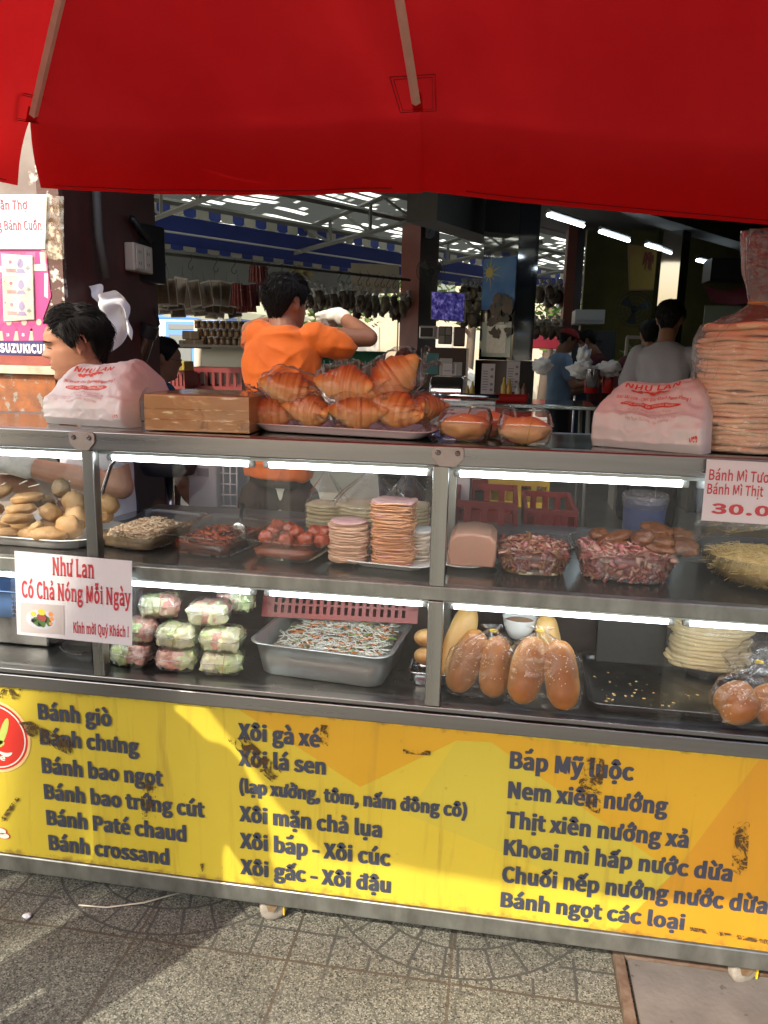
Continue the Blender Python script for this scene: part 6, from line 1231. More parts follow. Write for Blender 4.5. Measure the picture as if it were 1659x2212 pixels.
def packet(w, h):
    o = thing('snack_packet', 'x', 'packet', (0, 0, 0)); g = MB(); g.bx(-w / 2, w / 2, -.006, .006, -h, 0); g.build('packet_edge', PKF, o, False, .003); g = MB(); g.grid(lambda s, t: V(((s - .5) * w * .84, -.0075 - .010 * math.sin(PI * s) * math.sin(PI * t), -h * .06 - h * .88 * t)), 8, 10); g.build('window', PKC, o)
    g = MB(); g.tube([(0, 0, 0), (.004, 0, .05), (0, 0, .10)], .002, 4); g.build('string', ROD, o); return o
P0 = packet(.15, .25); rr = random.Random(6); cnt = 0
for row, (v0, yoff, n_) in enumerate(((596, 0, 9), (610, .25, 9), (624, .5, 8))):
    for i in range(n_):
        u = 318 + i * 24 + row * 8 + rr.uniform(-5, 5); y = 5.0 + 1.3 * (u - 318) / 200 + yoff; p = at(u, v0 + i * 1.9 + rr.uniform(-4, 4), y); lab = ('dark framed snack packet in the front row hanging under the rod', 'dark framed snack packet in the middle hanging row', 'dark framed snack packet in the rear hanging row')[row]
        rot = (rad(rr.uniform(-8, 8)), rad(rr.uniform(-14, 14)), rad(rr.uniform(-25, 35)))
        if cnt == 0: P0.location = p; P0.rotation_euler = rot; P0['label'] = lab; P0['group'] = 'framed packets hanging in the front row'
        else: dup(P0, p, lab, rot=rot, group='framed packets hanging in the %s row' % ('front', 'middle', 'rear')[row])
        cnt += 1
REDPK = M('red_packet', (.16, .014, .014), .4, col2=(.10, .01, .01), vs=14, spots=(16, .62, (.40, .36, .34)))
for i, (u, v, y, w, h) in enumerate(((552, 566, 6.2, .16, .20), (566, 570, 6.4, .14, .22), (512, 612, 6.0, .15, .22), (532, 616, 6.1, .15, .22), (548, 614, 6.3, .13, .22), (520, 640, 6.3, .13, .16), (540, 644, 6.2, .14, .14))):
    g = MB(); p = at(u, v, y); g.grid(lambda s, t: p + V(((s - .5) * w * (1 - .25 * (1 - t)), -.03 * math.sin(PI * s) + .012 * math.sin(s * 26), -h * t)), 16, 6); g.grid(lambda s, t: p + V(((s - .5) * w * (1 - .25 * (1 - t)), .03 * math.sin(PI * s), -h * t)), 8, 3)
    tag(g.build('red_packet', REDPK), ('upper red packet on the rod left of the man in orange, front one', 'upper red packet just behind the front one', 'red packet in the lower cluster, leftmost', 'red packet in the middle of the lower cluster', 'red packet in the lower cluster next to the dark hair', 'small red packet at the bottom left of the cluster', 'small red packet at the bottom right of the cluster')[i], 'packet', 'red packets hanging left of the man in orange')
BROWNB = [M('dried_food_bag', (.10, .075, .045), .35, col2=(.17, .14, .09), vs=24, contrast=(.4, .6)), M('dried_food_dark', (.045, .03, .02), .35, col2=(.09, .06, .04), vs=24), M('dried_food_pale', (.20, .18, .13), .35, col2=(.10, .08, .05), vs=20)]; TOPW = M('tied_film_top', (.34, .34, .32), .4)
def food_bag(mi, seed):
    o = thing('food_bag', 'x', 'food bag', (0, 0, 0)); g = MB(); g.blob((0, 0, -.11), (.05, .035, .085), .35, 2.2, seed, 18, 14); g.build('filled_bag', BROWNB[mi], o); g = MB(); g.lathe([(.04, -.04), (.014, -.012), (.012, 0), (.03, .03), (.034, .045)], (0, 0, 0), 12, caps=(0, 0)); g.build('tied_top', TOPW, o); return o
FB = [food_bag(i, 60 + i) for i in range(3)]; used = [0, 0, 0]; rr = random.Random(12)
def place_bag(mi, p, lab, grp, sc=1):
    rot = (rad(rr.uniform(-12, 12)), rad(rr.uniform(-15, 15)), rad(rr.uniform(-60, 60)))
    if not used[mi]: o = FB[mi]; o.location = p; o.rotation_euler = rot; o['label'] = lab; o['group'] = grp; o.scale = (sc,) * 3; used[mi] = 1
    else: dup(FB[mi], p, lab, rot=rot, sc=sc, group=grp)
for i in range(40):
    t = i / 39; row = i % 3; u = lerp(648, 885, t) + rr.uniform(-6, 6); y = lerp(6.9, 8.2, t) + row * .22; v = lerp(622, 650, t) + (row - 1) * 10 + rr.uniform(-4, 6)
    place_bag(rr.randrange(3), at(u, v, y), 'tied bag of dried food in the long row hanging right of the man in orange', 'tied food bags right of the man in orange', rr.uniform(.9, 1.25))
for i in range(9): place_bag(2 - i % 2, at(1168 + i * 6, 612 + (i % 3) * 9, 9.5 + .1 * (i % 3)), 'tied olive bag in the cluster hanging right of the mirror pillar', 'tied bags right of the mirror pillar', 1.15)
for i in range(8): place_bag(i % 2, at(1156 + i * 8, 690 + (i % 2) * 8, 9.0), 'tied dark bag in the lower row right of the mirror pillar', 'lower tied bags right of the mirror pillar', 1.1)
for i in range(14): place_bag(i % 3, at(1003 + (i % 5) * 8, 612 + (i // 5) * 28, 8.6 + .1 * (i % 3)), 'tied bag in the cluster between the television and the mirror pillar', 'tied bags between television and pillar', 1.2)
yb = thing('banana_leaf_bundle', 'yellow-green leaf bundle hanging from the rod beside the dark hair', 'leaf bundle', at(645, 570, 6.6))
for i in range(6):
    g = MB(); p = at(645, 562, 6.6); a_ = -1.1 + .44 * i; g.grid(lambda s, t: p + V((math.sin(a_) * .26 * t + (s - .5) * .07 * math.sin(PI * min(1, t + .15)), .02 * math.sin(i * 3 + t * 4), -.05 - .20 * t * (.6 + .4 * math.cos(a_)))), 4, 8); g.build('leaf', M('dry_leaf', (.22, .19, .07), .7, col2=(.12, .10, .04), vs=14), yb)

# clock column
cl = thing('clock_column', 'square column with one red-brown face and one dark face carrying a clock', 'column', at(905, 700, 8.4))
pa, pb_, pc_ = at(866, 600, 8.5), at(906, 600, 8.1), at(946, 600, 8.5); REDC = M('red_brown_paint', (.17, .045, .028), .6, col2=(.13, .035, .022), vs=3); DKC = M('dark_brown_panel', (.03, .013, .010), .4)
def quadw(a, b, z0, z1): return [V((a.x, a.y, z0)), V((b.x, b.y, z0)), V((b.x, b.y, z1)), V((a.x, a.y, z1))]
g = MB(); g.prism(quadw(pa, pb_, .16, 3.3), (.05, .3, 0)); g.build('red_face', REDC, cl, False); g = MB(); g.prism(quadw(pb_ + V((.003, 0, 0)), pc_, .16, 3.3), (-.05, .3, 0)); g.build('dark_face', DKC, cl, False)
ck = thing('wall_clock', 'round white wall clock on the dark face of the column', 'clock', at(927, 502, 8.25)); g = MB(); p = at(927, 502, 8.22); g.X = Matrix.Translation(p) @ Matrix.Rotation(rad(18), 4, 'Z') @ Matrix.Rotation(PI / 2, 4, 'X'); g.lathe([(.085, -.02), (.09, 0), (.08, .012)], n=28); g.build('case', BLACK, ck)
g = MB(); g.X = Matrix.Translation(p + V((0, -.014, 0))) @ Matrix.Rotation(rad(18), 4, 'Z') @ Matrix.Rotation(PI / 2, 4, 'X'); g.lathe([(.001, 0), (.078, .0005)], n=28, caps=(0, 1)); g.build('dial', M('clock_dial', (.50, .54, .60), .4), ck)
g = MB(); p2 = p + V((0, -.017, 0)); g.tube([p2, p2 + V((.02, 0, .04))], .004, 4); g.tube([p2, p2 + V((-.04, 0, -.035))], .003, 4); g.build('hands', BLACK, ck)
def fan(name, lab, p, r, parent=None):
    o = thing(name, lab, 'fan', p); g = MB()
    for q in (.35, .6, .82, 1.0): g.tube([V(p) + V((r * q * math.cos(a_), -.05 * (1 - q * q), r * q * math.sin(a_))) for a_ in [2 * PI * k / 24 for k in range(25)]], .004, 4)
    for k in range(18): a_ = 2 * PI * k / 18; g.tube([V(p) + V((0, -.055, 0)), V(p) + V((r * .6 * math.cos(a_), -.035, r * .6 * math.sin(a_))), V(p) + V((r * math.cos(a_), 0, r * math.sin(a_)))], .002, 3)
    g.build('guard', ROD, o); g = MB()
    for k in range(3):
        a_ = 2 * PI * k / 3; g.grid(lambda s, t: V(p) + V((r * .85 * s * math.cos(a_ + .7 * t), .02 + .02 * t, r * .85 * s * math.sin(a_ + .7 * t))), 6, 6)
    g.build('blades', M('fan_blade', (.03, .035, .04), .5), o); g = MB(); g.lathe([(.045, 0), (.05, .02), (.03, .10)], (0, 0, 0), 14); g.v = [tuple(V(p) + V((x, z + .02, y))) for x, y, z in g.v]; g.build('motor', BLACK, o); return o
fan('wall_fan', 'black wall fan mounted on the dark column face below the clock', at(930, 585, 7.9), .17)
fan('wall_fan', 'round black fan standing before the olive yellow wall', at(1371, 668, 8.8), .22)
# television and counter behind it
tv = thing('television', 'television with a violet picture hanging below the clock', 'television', at(968, 660, 6.4)); g = MB(); q = [at(931, 629, 6.5), at(1006, 632, 6.3), at(1004, 696, 6.3), at(930, 690, 6.5)]; g.prism(q, (0, .06, 0)); g.build('case', BLACK, tv, False)
m, n, out = newmat('tv_picture'); e = nd(n, 'ShaderNodeEmission', i_Strength=.5); ln(n, ramp(n, noi(n, coords(n), 16, 6, .7), [(.35, (.006, .004, .03)), (.5, (.035, .03, .14)), (.7, (.22, .18, .42))]), e.inputs[0]); ln(n, e.outputs[0], out.inputs[0])
g = MB(); c = sum(q, V((0, 0, 0))) / 4; g.poly([c + (p - c) * .94 + V((0, -.004, 0)) for p in q]); g.build('screen', m, tv, False)
def boxat(name, lab, cat, u0, v0, u1, v1, y, dep, mat, parts=(), grp=None, bev=.01):
    a, b = at(u0, v1, y), at(u1, v0, y); o = thing(name, lab, cat, (a.x / 2 + b.x / 2, y + dep / 2, a.z), grp); g = MB(); g.bx(a.x, b.x, y, y + dep, a.z, b.z); g.build('body', mat, o, False, bev); w, h = b.x - a.x, b.z - a.z
    for pn, x0, z0, x1, z1, pm, out_ in parts:
        g = MB(); g.bx(a.x + w * x0, a.x + w * x1, y - out_, y - .001, a.z + h * z0, a.z + h * z1); g.build(pn, pm, o, False, min(bev, .004))
    return o
SILV = M('silver_paint', (.40, .40, .39), .35, .5); SCR = M('screen_grey', (.05, .06, .065), .15)
boxat('microwave', 'silver microwave oven under the television', 'microwave', 905, 704, 944, 731, 6.2, .3, SILV, (('door_window', .08, .15, .78, .85, BLACK, .006), ('control_strip', .82, .1, .95, .9, M('control_grey', (.2, .2, .2), .4), .004)))
boxat('security_monitor', 'monitor showing four camera views beside the microwave', 'monitor', 946, 705, 977, 743, 6.1, .06, BLACK, (('screen', .06, .52, .47, .94, M('view_grey', (.12, .12, .12), .3), .004), ('screen', .53, .52, .94, .94, M('view_grey2', (.16, .16, .15), .3), .004), ('screen', .06, .06, .47, .48, M('view_grey3', (.2, .2, .19), .3), .004), ('screen', .53, .06, .94, .48, M('view_grey4', (.09, .09, .09), .3), .004)))
boxat('desk_monitor', 'second dark monitor to the right of the camera view screen', 'monitor', 979, 706, 1005, 748, 6.1, .06, BLACK, (('screen', .06, .08, .94, .94, SCR, .004),))
g = None
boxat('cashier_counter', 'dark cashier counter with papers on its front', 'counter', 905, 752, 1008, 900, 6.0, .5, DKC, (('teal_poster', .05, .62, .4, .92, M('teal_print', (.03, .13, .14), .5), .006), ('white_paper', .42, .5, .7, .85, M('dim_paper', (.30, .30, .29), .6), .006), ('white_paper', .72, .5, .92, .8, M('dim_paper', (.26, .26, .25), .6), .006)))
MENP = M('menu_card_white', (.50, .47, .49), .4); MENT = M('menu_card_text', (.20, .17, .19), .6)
def menu(lab, u0, v0, u1, v1, y):
    a, b = at(u0, v1, y), at(u1, v0, y); o = thing('menu_card', lab, 'menu', (a.x / 2 + b.x / 2, y, a.z)); g = MB(); g.bx(a.x, b.x, y, y + .006, a.z, b.z); g.build('card', MENP, o, False); w, h = b.x - a.x, b.z - a.z; g = MB(); rr = random.Random(u0)
    for i in range(int(h / .022)):
        zz = b.z - .06 - i * .02
        if zz < a.z + .02: break
        g.bx(a.x + w * .1, a.x + w * rr.uniform(.45, .62), y - .002, y - .0005, zz, zz + .006)
    for q in (.78, .55, .3, .12): g.bx(a.x + w * .68, a.x + w * .88, y - .002, y - .0005, a.z + h * q, a.z + h * q + w * .18)
    g.build('printed_rows', MENT, o, False)
menu('small menu card left of the two tall ones, by the steel counter', 956, 786, 986, 810, 4.6); menu('tall white menu card standing on the table, left one', 1038, 786, 1070, 852, 4.3); menu('tall white menu card standing on the table, right one', 1092, 781, 1124, 846, 4.5)
# mirror pillar
mp_ = thing('mirror_pillar', 'square pillar clad in mirror with a painted sun and dark glossy side', 'pillar', at(1100, 800, 6.2)); pa, pb_, pc_ = at(1042, 600, 6.3), at(1116, 600, 6.0), at(1160, 600, 6.4)
MIRR = M('pillar_mirror', (.32, .32, .31), .04, 1); GLOSSB = M('glossy_black_stone', (.012, .012, .014), .08, spec=.8)
zt = 3.299; zb = at(1080, 778, 6.1).z
g = MB(); g.prism(quadw(pa, pb_, zb, zt), (.08, .4, 0)); g.build('mirror_face', MIRR, mp_, False); g = MB(); g.prism(quadw(pb_ + V((.004, 0, 0)), pc_, zb, zt), (-.08, .4, 0)); g.build('dark_face', GLOSSB, mp_, False)
g = MB(); g.prism(quadw(pa + V((-.03, -.02, 0)), pb_ + V((0, -.03, 0)), .16, zb - .004), (.08, .45, 0)); g.prism(quadw(pb_ + V((.006, -.03, 0)), pc_ + V((.03, -.02, 0)), .16, zb - .004), (-.08, .45, 0)); g.build('brown_base', DKC, mp_, False)
ft = (pb_ - pa); ft.z = 0; ftn = ft.normalized(); nrm = V((ftn.y, -ftn.x, 0))
def mq(s, z, l=.004): return V((pa.x, pa.y, 0)) + ft * s + nrm * l + V((0, 0, z))
g = MB(); z1, z2 = at(1080, 555, 6.1).z, at(1080, 668, 6.1).z; g.poly([mq(.02, z2), mq(.98, z2), mq(.98, z1), mq(.02, z1)]); g.build('painted_sky', M('mural_blue', (.02, .09, .30), .3, col2=(.10, .22, .40), vs=3), mp_, False)
g = MB(); sc = at(1056, 586, 6.1); sz = sc.z; 
def sunp(r_, a_, l): return mq(.22 + r_ * math.cos(a_) / ft.length, sz + r_ * math.sin(a_), l)
g.poly([sunp(.05, 2 * PI * k / 24, .007) for k in range(24)])
for k in range(11):
    a_ = 2 * PI * k / 11 + .3; r_ = .11 if k % 2 else .19; r_ = min(r_, (.18 * ft.length / max(.01, -math.cos(a_)))) if math.cos(a_) < 0 else r_
    g.poly([sunp(.055, a_ - .13, .006), sunp(.055, a_ + .13, .006), sunp(r_, a_, .006)])
g.build('painted_sun', M('mural_yellow', (.42, .34, .08), .4), mp_, False)
g = MB(); rr = random.Random(4)
for k in range(26): cxx, zz = rr.uniform(.3, .95), rr.uniform(z2 - .25, z2 + .14); g.poly([mq(min(.97, max(.03, cxx + rr.uniform(.04, .16) * math.cos(a_))), zz + rr.uniform(.02, .07) * math.sin(a_), .009 + k * .0004) for a_ in [2 * PI * q / 9 for q in range(9)]])
g.build('painted_plants', M('mural_dark', (.03, .035, .02), .5, col2=(.10, .06, .04), vs=10), mp_, False)
g = MB(); zz1, zz2 = at(1080, 695, 6.1).z, at(1080, 672, 6.1).z; g.poly([mq(.08, zb + .03), mq(.94, zb + .03), mq(.94, zz1), mq(.08, zz1)]); g.build('bright_window', M('frosted_panel', (.45, .48, .44), .3, col2=(.33, .38, .32), vs=4), mp_, False)
g = MB(); g.poly([mq(.24, zb + .07, .008), mq(.8, zb + .07, .008), mq(.8, zz1 - .03, .008), mq(.24, zz1 - .03, .008)]); g.build('newspaper', CRM, mp_, False)
# columns, beams and lamp tubes at the right
g = MB(); a = at(1222, 600, 9.4); b = at(1258, 600, 9.4); g.bx(a.x, lerp(a.x, b.x, .55), 9.4, 9.9, .16, 3.29); cq = tag(g.build('red_column', REDC, smooth=False), 'red-brown column at the left end of the olive wall', 'column'); g = MB(); g.bx(lerp(a.x, b.x, .55) + .003, b.x, 9.42, 9.9, .16, 3.28); g.build('dark_side', DKC, cq, False)
p2 = thing('narrow_mirror_pillar', 'narrow mirror pillar with dark edge behind the man in white', 'pillar', at(1445, 600, 7.0)); a, b, c = at(1425, 600, 7.1), at(1466, 600, 7.0), at(1484, 600, 7.2)
g = MB(); g.prism(quadw(a, b, .16, 3.29), (0, .3, 0)); g.build('mirror_face', MIRR, p2, False); g = MB(); g.prism(quadw(b + V((.003, 0, 0)), c, .16, 3.29), (-.05, .3, 0)); g.build('dark_edge', GLOSSB, p2, False)
bm_ = MB(); a, b = at(1130, 432, 4.9), at(1640, 600, 9.2); bm_.prism([(a.x, a.y, 2.86), (b.x, b.y, 2.86), (b.x, b.y, 3.295), (a.x, a.y, 3.295)], (.25, -.1, 0)); tag(bm_.build('ceiling_beam', CEIL, smooth=False), 'grey ceiling beam carrying the white lamp tubes', 'beam')
b2 = MB(); a, b = at(880, 425, 6.0), at(1042, 470, 7.5); b2.prism([(a.x, a.y, 2.78), (b.x, b.y, 2.78), (b.x, b.y, 3.295), (a.x, a.y, 3.295)], (.3, -.12, 0)); tag(b2.build('ceiling_beam', CEIL, smooth=False), 'dark ceiling beam ending over the clock column', 'beam')
for i, (u0, v0, u1, v1, y0, y1) in enumerate(((1184, 464, 1260, 488, 4.9, 5.5), (1296, 500, 1358, 520, 5.8, 6.4), (1396, 529, 1443, 543, 6.8, 7.4), (1506, 562, 1546, 572, 7.8, 8.4))):
    lp = thing('lamp_tube', ('lit white ceiling tube nearest the mirror pillar', 'second lit ceiling tube from the mirror pillar', 'third lit ceiling tube, above the orange picture', 'farthest lit ceiling tube, near the bagged pancakes')[i], 'lamp', at((u0 + u1) / 2, (v0 + v1) / 2, (y0 + y1) / 2)); a, b = at(u0, v0, y0), at(u1, v1, y1); g = MB(); g.tube([a, b], .016, 8); g.build('tube', LEDT, lp); g = MB(); g.tube([a + V((0, 0, .03)), b + V((0, 0, .03))], .022, 4); g.build('housing', M('lamp_housing', (.25, .25, .25), .5), lp, False)
for i, (u0, v0, u1, v1, y) in enumerate(((1522, 817, 1548, 817, 5.2), (1552, 818, 1572, 818, 5.2))): g = MB(); g.tube([at(u0, v0, y), at(u1, v1, y)], .014, 8); tag(g.build('lamp_tube', LEDT), ('short lit tube in the case behind the man in white, left one', 'short lit tube in the case behind the man in white, right one')[i], 'lamp')
pic = thing('framed_picture', 'yellow picture with a red brush mark in a thin wooden frame', 'picture', at(1392, 580, 8.6)); q = [at(1356, 528, 8.6), at(1430, 536, 8.6), at(1428, 627, 8.6), at(1360, 627, 8.6)]; g = MB(); g.prism(q, (0, .03, 0)); g.build('frame', M('picture_wood', (.22, .11, .03), .5), pic, False)
c = sum(q, V((0, 0, 0))) / 4; g = MB(); g.poly([c + (p - c) * .93 + V((0, -.004, 0)) for p in q]); g.build('canvas', M('picture_yellow', (.27, .18, .02), .7, col2=(.22, .12, .02), vs=3), pic, False)
g = MB(); rr = random.Random(3)
for k in range(14): a_ = at(1398 + rr.uniform(-12, 12), 550 + rr.uniform(-6, 8), 8.59 - .0006 * k); b_ = a_ + V((rr.uniform(-.06, .06), 0, -rr.uniform(.05, .16))); g.poly([a_, a_ + V((.02, 0, .004)), b_ + V((.012, 0, 0)), b_])
g.build('red_brush_marks', M('picture_red', (.16, .03, .015), .7), pic, False)
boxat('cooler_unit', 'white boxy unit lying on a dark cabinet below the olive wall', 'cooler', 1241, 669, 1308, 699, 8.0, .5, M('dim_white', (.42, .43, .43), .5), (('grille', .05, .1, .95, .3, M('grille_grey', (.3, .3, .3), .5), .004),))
cab = boxat('louvred_cabinet', 'dark louvred air cooler between the red cap and the maroon tee', 'air cooler', 1228, 715, 1332, 850, 8.3, .6, M('cabinet_dark', (.03, .04, .05), .5))
g = MB(); a, b = at(1245, 840, 8.28), at(1300, 735, 8.28)
for i in range(16): z_ = lerp(a.z, b.z, i / 15); g.box(((a.x + b.x) / 2, 8.28, z_), (b.x - a.x, .03, .016), (rad(35), 0, 0))
g.build('louvres', M('louvre_grey', (.06, .065, .07), .5), cab, False)
dc = thing('display_case', 'glass display case with green leaves inside behind the second table', 'display case', at(1375, 800, 5.6)); a, b = at(1346, 842, 5.5), at(1412, 728, 5.5); g = MB()
for x in (a.x, a.x + .14, b.x): g.bx(x - .012, x + .012, 5.5, 5.525, .6, b.z)
g.bx(a.x, b.x, 5.5, 5.525, b.z - .02, b.z + .01); g.bx(a.x, b.x, 5.5, 5.9, .16, a.z); g.build('case_frame', SILV, dc, False); g = MB(); g.poly([(a.x, 5.51, a.z), (b.x, 5.51, a.z), (b.x, 5.51, b.z), (a.x, 5.51, b.z)]); g.build('case_glass', GLASS, dc, False, fix=False)
LEAF = M('bright_leaf', (.16, .30, .04), .5, col2=(.10, .22, .03), vs=9, trans=.4)
HOLES = []
def leaves(g, c, d, n, sz, seed, thr=-.18):
    rr = random.Random(seed)
    for i in range(n):
        while 1:
            q = V((rr.uniform(-1, 1), rr.uniform(-1, 1), rr.uniform(-1, 1)))
            if q.length < 1 and q.length > .25 and nz(q, 1.9, seed) > thr: break
        p = V(c) + V((q.x * d[0], q.y * d[1], q.z * d[2]))
        if any((p - h - SDIR * (p - h).dot(SDIR)).length < r_ for h, r_ in HOLES): continue
        a_ = V((rr.uniform(-1, 1), rr.uniform(-1, 1), rr.uniform(-.6, .6))).normalized(); b_ = a_.cross(V((rr.uniform(-1, 1), rr.uniform(-1, 1), 1)).normalized()); s = sz * rr.uniform(.6, 1.4); g.poly([p, p + a_ * s * .5 + b_ * s * .28, p + a_ * s, p + a_ * s * .5 - b_ * s * .28])
g = MB(); c = at(1358, 790, 5.7); leaves(g, c, (.10, .08, .2), 260, .06, 5); tag(g.build('leafy_herbs', LEAF, fix=False), 'bunch of bright green herbs inside the display case', 'herbs')
for i, (u0, v0, u1, v1, lab) in enumerate(((1262, 810, 1300, 850, 'red lidded bucket under the white bags, left one'), (1300, 800, 1342, 850, 'red lidded bucket under the white bags, right one'))):
    a, b = at(u0, v1, 5.0), at(u1, v0, 5.0); o = thing('red_bucket', lab, 'bucket', ((a.x + b.x) / 2, 5.1, a.z)); g = MB(); r_ = (b.x - a.x) / 2; g.lathe([(r_ * .85, 0), (r_, b.z - a.z)], ((a.x + b.x) / 2, 5.1, a.z), 20); g.build('tub', REDPL, o); g = MB(); g.lathe([(r_ * 1.03, 0), (r_ * 1.03, .02)], ((a.x + b.x) / 2, 5.1, b.z), 20); g.build('rim', REDPL, o)
for i, (u, v, y, d, lab) in enumerate(((1256, 798, 5.0, (.10, .08, .07), 'white plastic bag heap left of the steel pot'), (1318, 797, 4.98, (.11, .09, .06), 'white plastic bag heap right of the steel pot'), (1262, 775, 5.6, (.06, .05, .11), 'tall white bag being filled by the red cap man'), (1172, 790, 5.4, (.08, .06, .07), 'pale bag lying right of the mirror pillar'))): g = MB(); g.blob(at(u, v, y), d, .5, 2.2, 80 + i, 26, 18); tag(g.build('white_bag', BAGM), lab, 'plastic bag')
g = MB(); p = at(1281, 812, 4.9); g.lathe([(.055, -.09), (.06, .05), (.062, .055)], p, 20); tag(g.build('steel_pot', CHROME), 'shiny steel pot between the white bag heaps', 'pot')
# tables with condiments
def table(lab, x, y, w, d, zt_):
    o = thing('dining_table', lab, 'table', (x, y, .16)); g = MB(); g.bx(x - w / 2, x + w / 2, y - d / 2, y + d / 2, zt_ - .03, zt_); g.build('table_top', M('table_steel', (.32, .34, .32), .12, .9), o, False, .005)
    for sx in (-1, 1):
        for sy in (-1, 1): g = MB(); g.tube([(x + sx * (w / 2 - .06), y + sy * (d / 2 - .06), zt_ - .03), (x + sx * (w / 2 - .03), y + sy * (d / 2 - .03), .16)], .016, 8); g.build('leg', SILV, o)
q = at(1115, 868, 4.2); table('steel topped dining table with condiments behind the takeaway boxes', q.x, 4.3, 1.15, .7, q.z)
zt_ = q.z; ct = thing('condiment_tray', 'red tray of sauce bottles on the dining table', 'tray', at(1105, 850, 4.2)); p = V((at(1105, 850, 4.2).x, 4.2, zt_))
g = MB(); tray(g, p + V((0, 0, .001)), .26, .16, .06, .02, .9); g.build('tray_body', REDPL, ct)
for i, (dx, hh, col, lab) in enumerate(((-.06, .17, (.45, .30, .03), 'yellow sauce bottle in the red condiment tray, left one'), (-.02, .16, (.42, .26, .03), 'yellow sauce bottle in the red condiment tray, right one'), (.045, .13, (.30, .30, .26), 'pale capped bottle in the red condiment tray'), (.09, .13, (.14, .06, .03), 'dark sauce bottle in the red condiment tray'))):
    g = MB(); g.lathe([(.02, 0), (.022, .01), (.022, hh * .6), (.012, hh * .75), (.008, hh * .95), (.004, hh)], p + V((dx, 0, .012)), 14); tag(g.build('sauce_bottle', M('bottle_%d' % i, col, .3)), lab, 'bottle')
for i, (u, y, hh, lab) in enumerate(((1010, 4.5, .10, 'small yellow bottle left of the left tall menu card'), (1020, 4.4, .14, 'slim yellow bottle before the left tall menu card'))):
    p = V((at(u, 850, y).x, y, zt_)); g = MB(); g.lathe([(.018, 0), (.02, .01), (.02, hh * .6), (.01, hh * .75), (.005, hh)], p, 12); tag(g.build('sauce_bottle', M('mustard_%d' % i, (.40, .28, .03), .3)), lab, 'bottle')
# steel serving counter behind the boxes
sc = thing('steel_counter', 'rounded steel serving counter with a long handrail behind the croissants', 'counter', at(990, 850, 2.4)); a, b = at(925, 890, 2.3), at(1000, 816, 2.3)
g = MB(); W0, W1 = a.x, b.x; rs = []
for x in (W0, W1): rs.append([V((x, 2.3 + yy, a.z - .5 + zz)) for yy, zz in ((0, 0), (0, .42 + b.z - a.z), (.02, .47 + b.z - a.z), (.06, .5 + b.z - a.z), (.4, .5 + b.z - a.z), (.4, 0))])
g.rings(rs); g.build('rounded_hood', CHROME, sc, 'auto', .01)
g = MB(); g.tube([at(925, 853, 2.15), at(1078, 858, 2.15)], .014, 10); g.build('handrail', CHROME, sc); g = MB(); a2, b2 = at(925, 893, 2.2), at(1070, 868, 2.2); g.bx(a2.x, b2.x, 2.2, 2.28, .7, b2.z); g.build('lower_front', STEEL, sc, False)
# the stall with the woman, left
a, b = at(375, 800, 6.4), at(520, 752, 6.4)
ws = thing('glass_stall', 'stall with a pale glass case and dark shelves where the woman works', 'stall', (a.x / 2 + b.x / 2, 6.6, .16)); g = MB(); g.bx(a.x, b.x, 6.4, 6.9, .16, a.z); g.build('stall_base', M('stall_dark', (.05, .03, .025), .6), ws, False); g = MB(); g.bx(a.x + .2, b.x, 6.72, 6.75, a.z, b.z); g.build('pale_panel', M('pale_panel', (.38, .39, .34), .5), ws, False); g = MB(); g.bx(a.x, b.x, 6.4, 6.9, b.z, b.z + .03); g.build('shelf_top', M('shelf_dark', (.07, .06, .05), .5), ws, False)
JAR = M('jar_brown', (.11, .055, .025), .25, col2=(.16, .09, .04), vs=20); LIDM = M('jar_lid', (.16, .14, .12), .4); z0 = b.z + .031
J0 = thing('food_jar', 'x', 'jar', (0, 0, 0)); g = MB(); g.lathe([(.032, 0), (.034, .01), (.034, .06), (.03, .068)], n=14); g.build('jar_body', JAR, J0); g = MB(); g.lathe([(.033, .068), (.033, .084)], n=14); g.build('lid', LIDM, J0); x0 = at(428, 745, 6.55).x; f_ = 1; nj = 9
for row in range(3):
    for i in range(nj - row % 2):
        p = V((x0 + i * .072 + (row % 2) * .03, 6.55, z0 + row * .086)); lab = ('brown jar in the bottom row on the stall shelf', 'brown jar in the middle row on the stall shelf', 'brown jar in the top row on the stall shelf')[row]; gp = ('jars in the bottom row', 'jars in the middle row', 'jars in the top row')[row]
        if f_: J0.location = p; J0['label'] = lab; J0['group'] = gp; f_ = 0
        else: dup(J0, p, lab, group=gp)
for i, (u0, v0, u1, v1, lab) in enumerate(((386, 735, 402, 752, 'small carton on the stall shelf behind the man in glasses'), (393, 715, 430, 733, 'upper carton left of the jar rows'), (400, 734, 440, 752, 'wide lower carton left of the jar rows'))): boxat('carton', lab, 'carton', u0, v0, u1, v1, 6.5, .25, M('carton_brown_%d' % i, (.10, .07, .045), .7), (('flap_tape', .45, .0, .55, 1.0, M('dull_tape', (.15, .11, .07), .5), .002),))
CRT = M('crate_red', (.16, .015, .015), .5); CRD = M('crate_deep_red', (.15, .007, .007), .5); rr = random.Random(1)
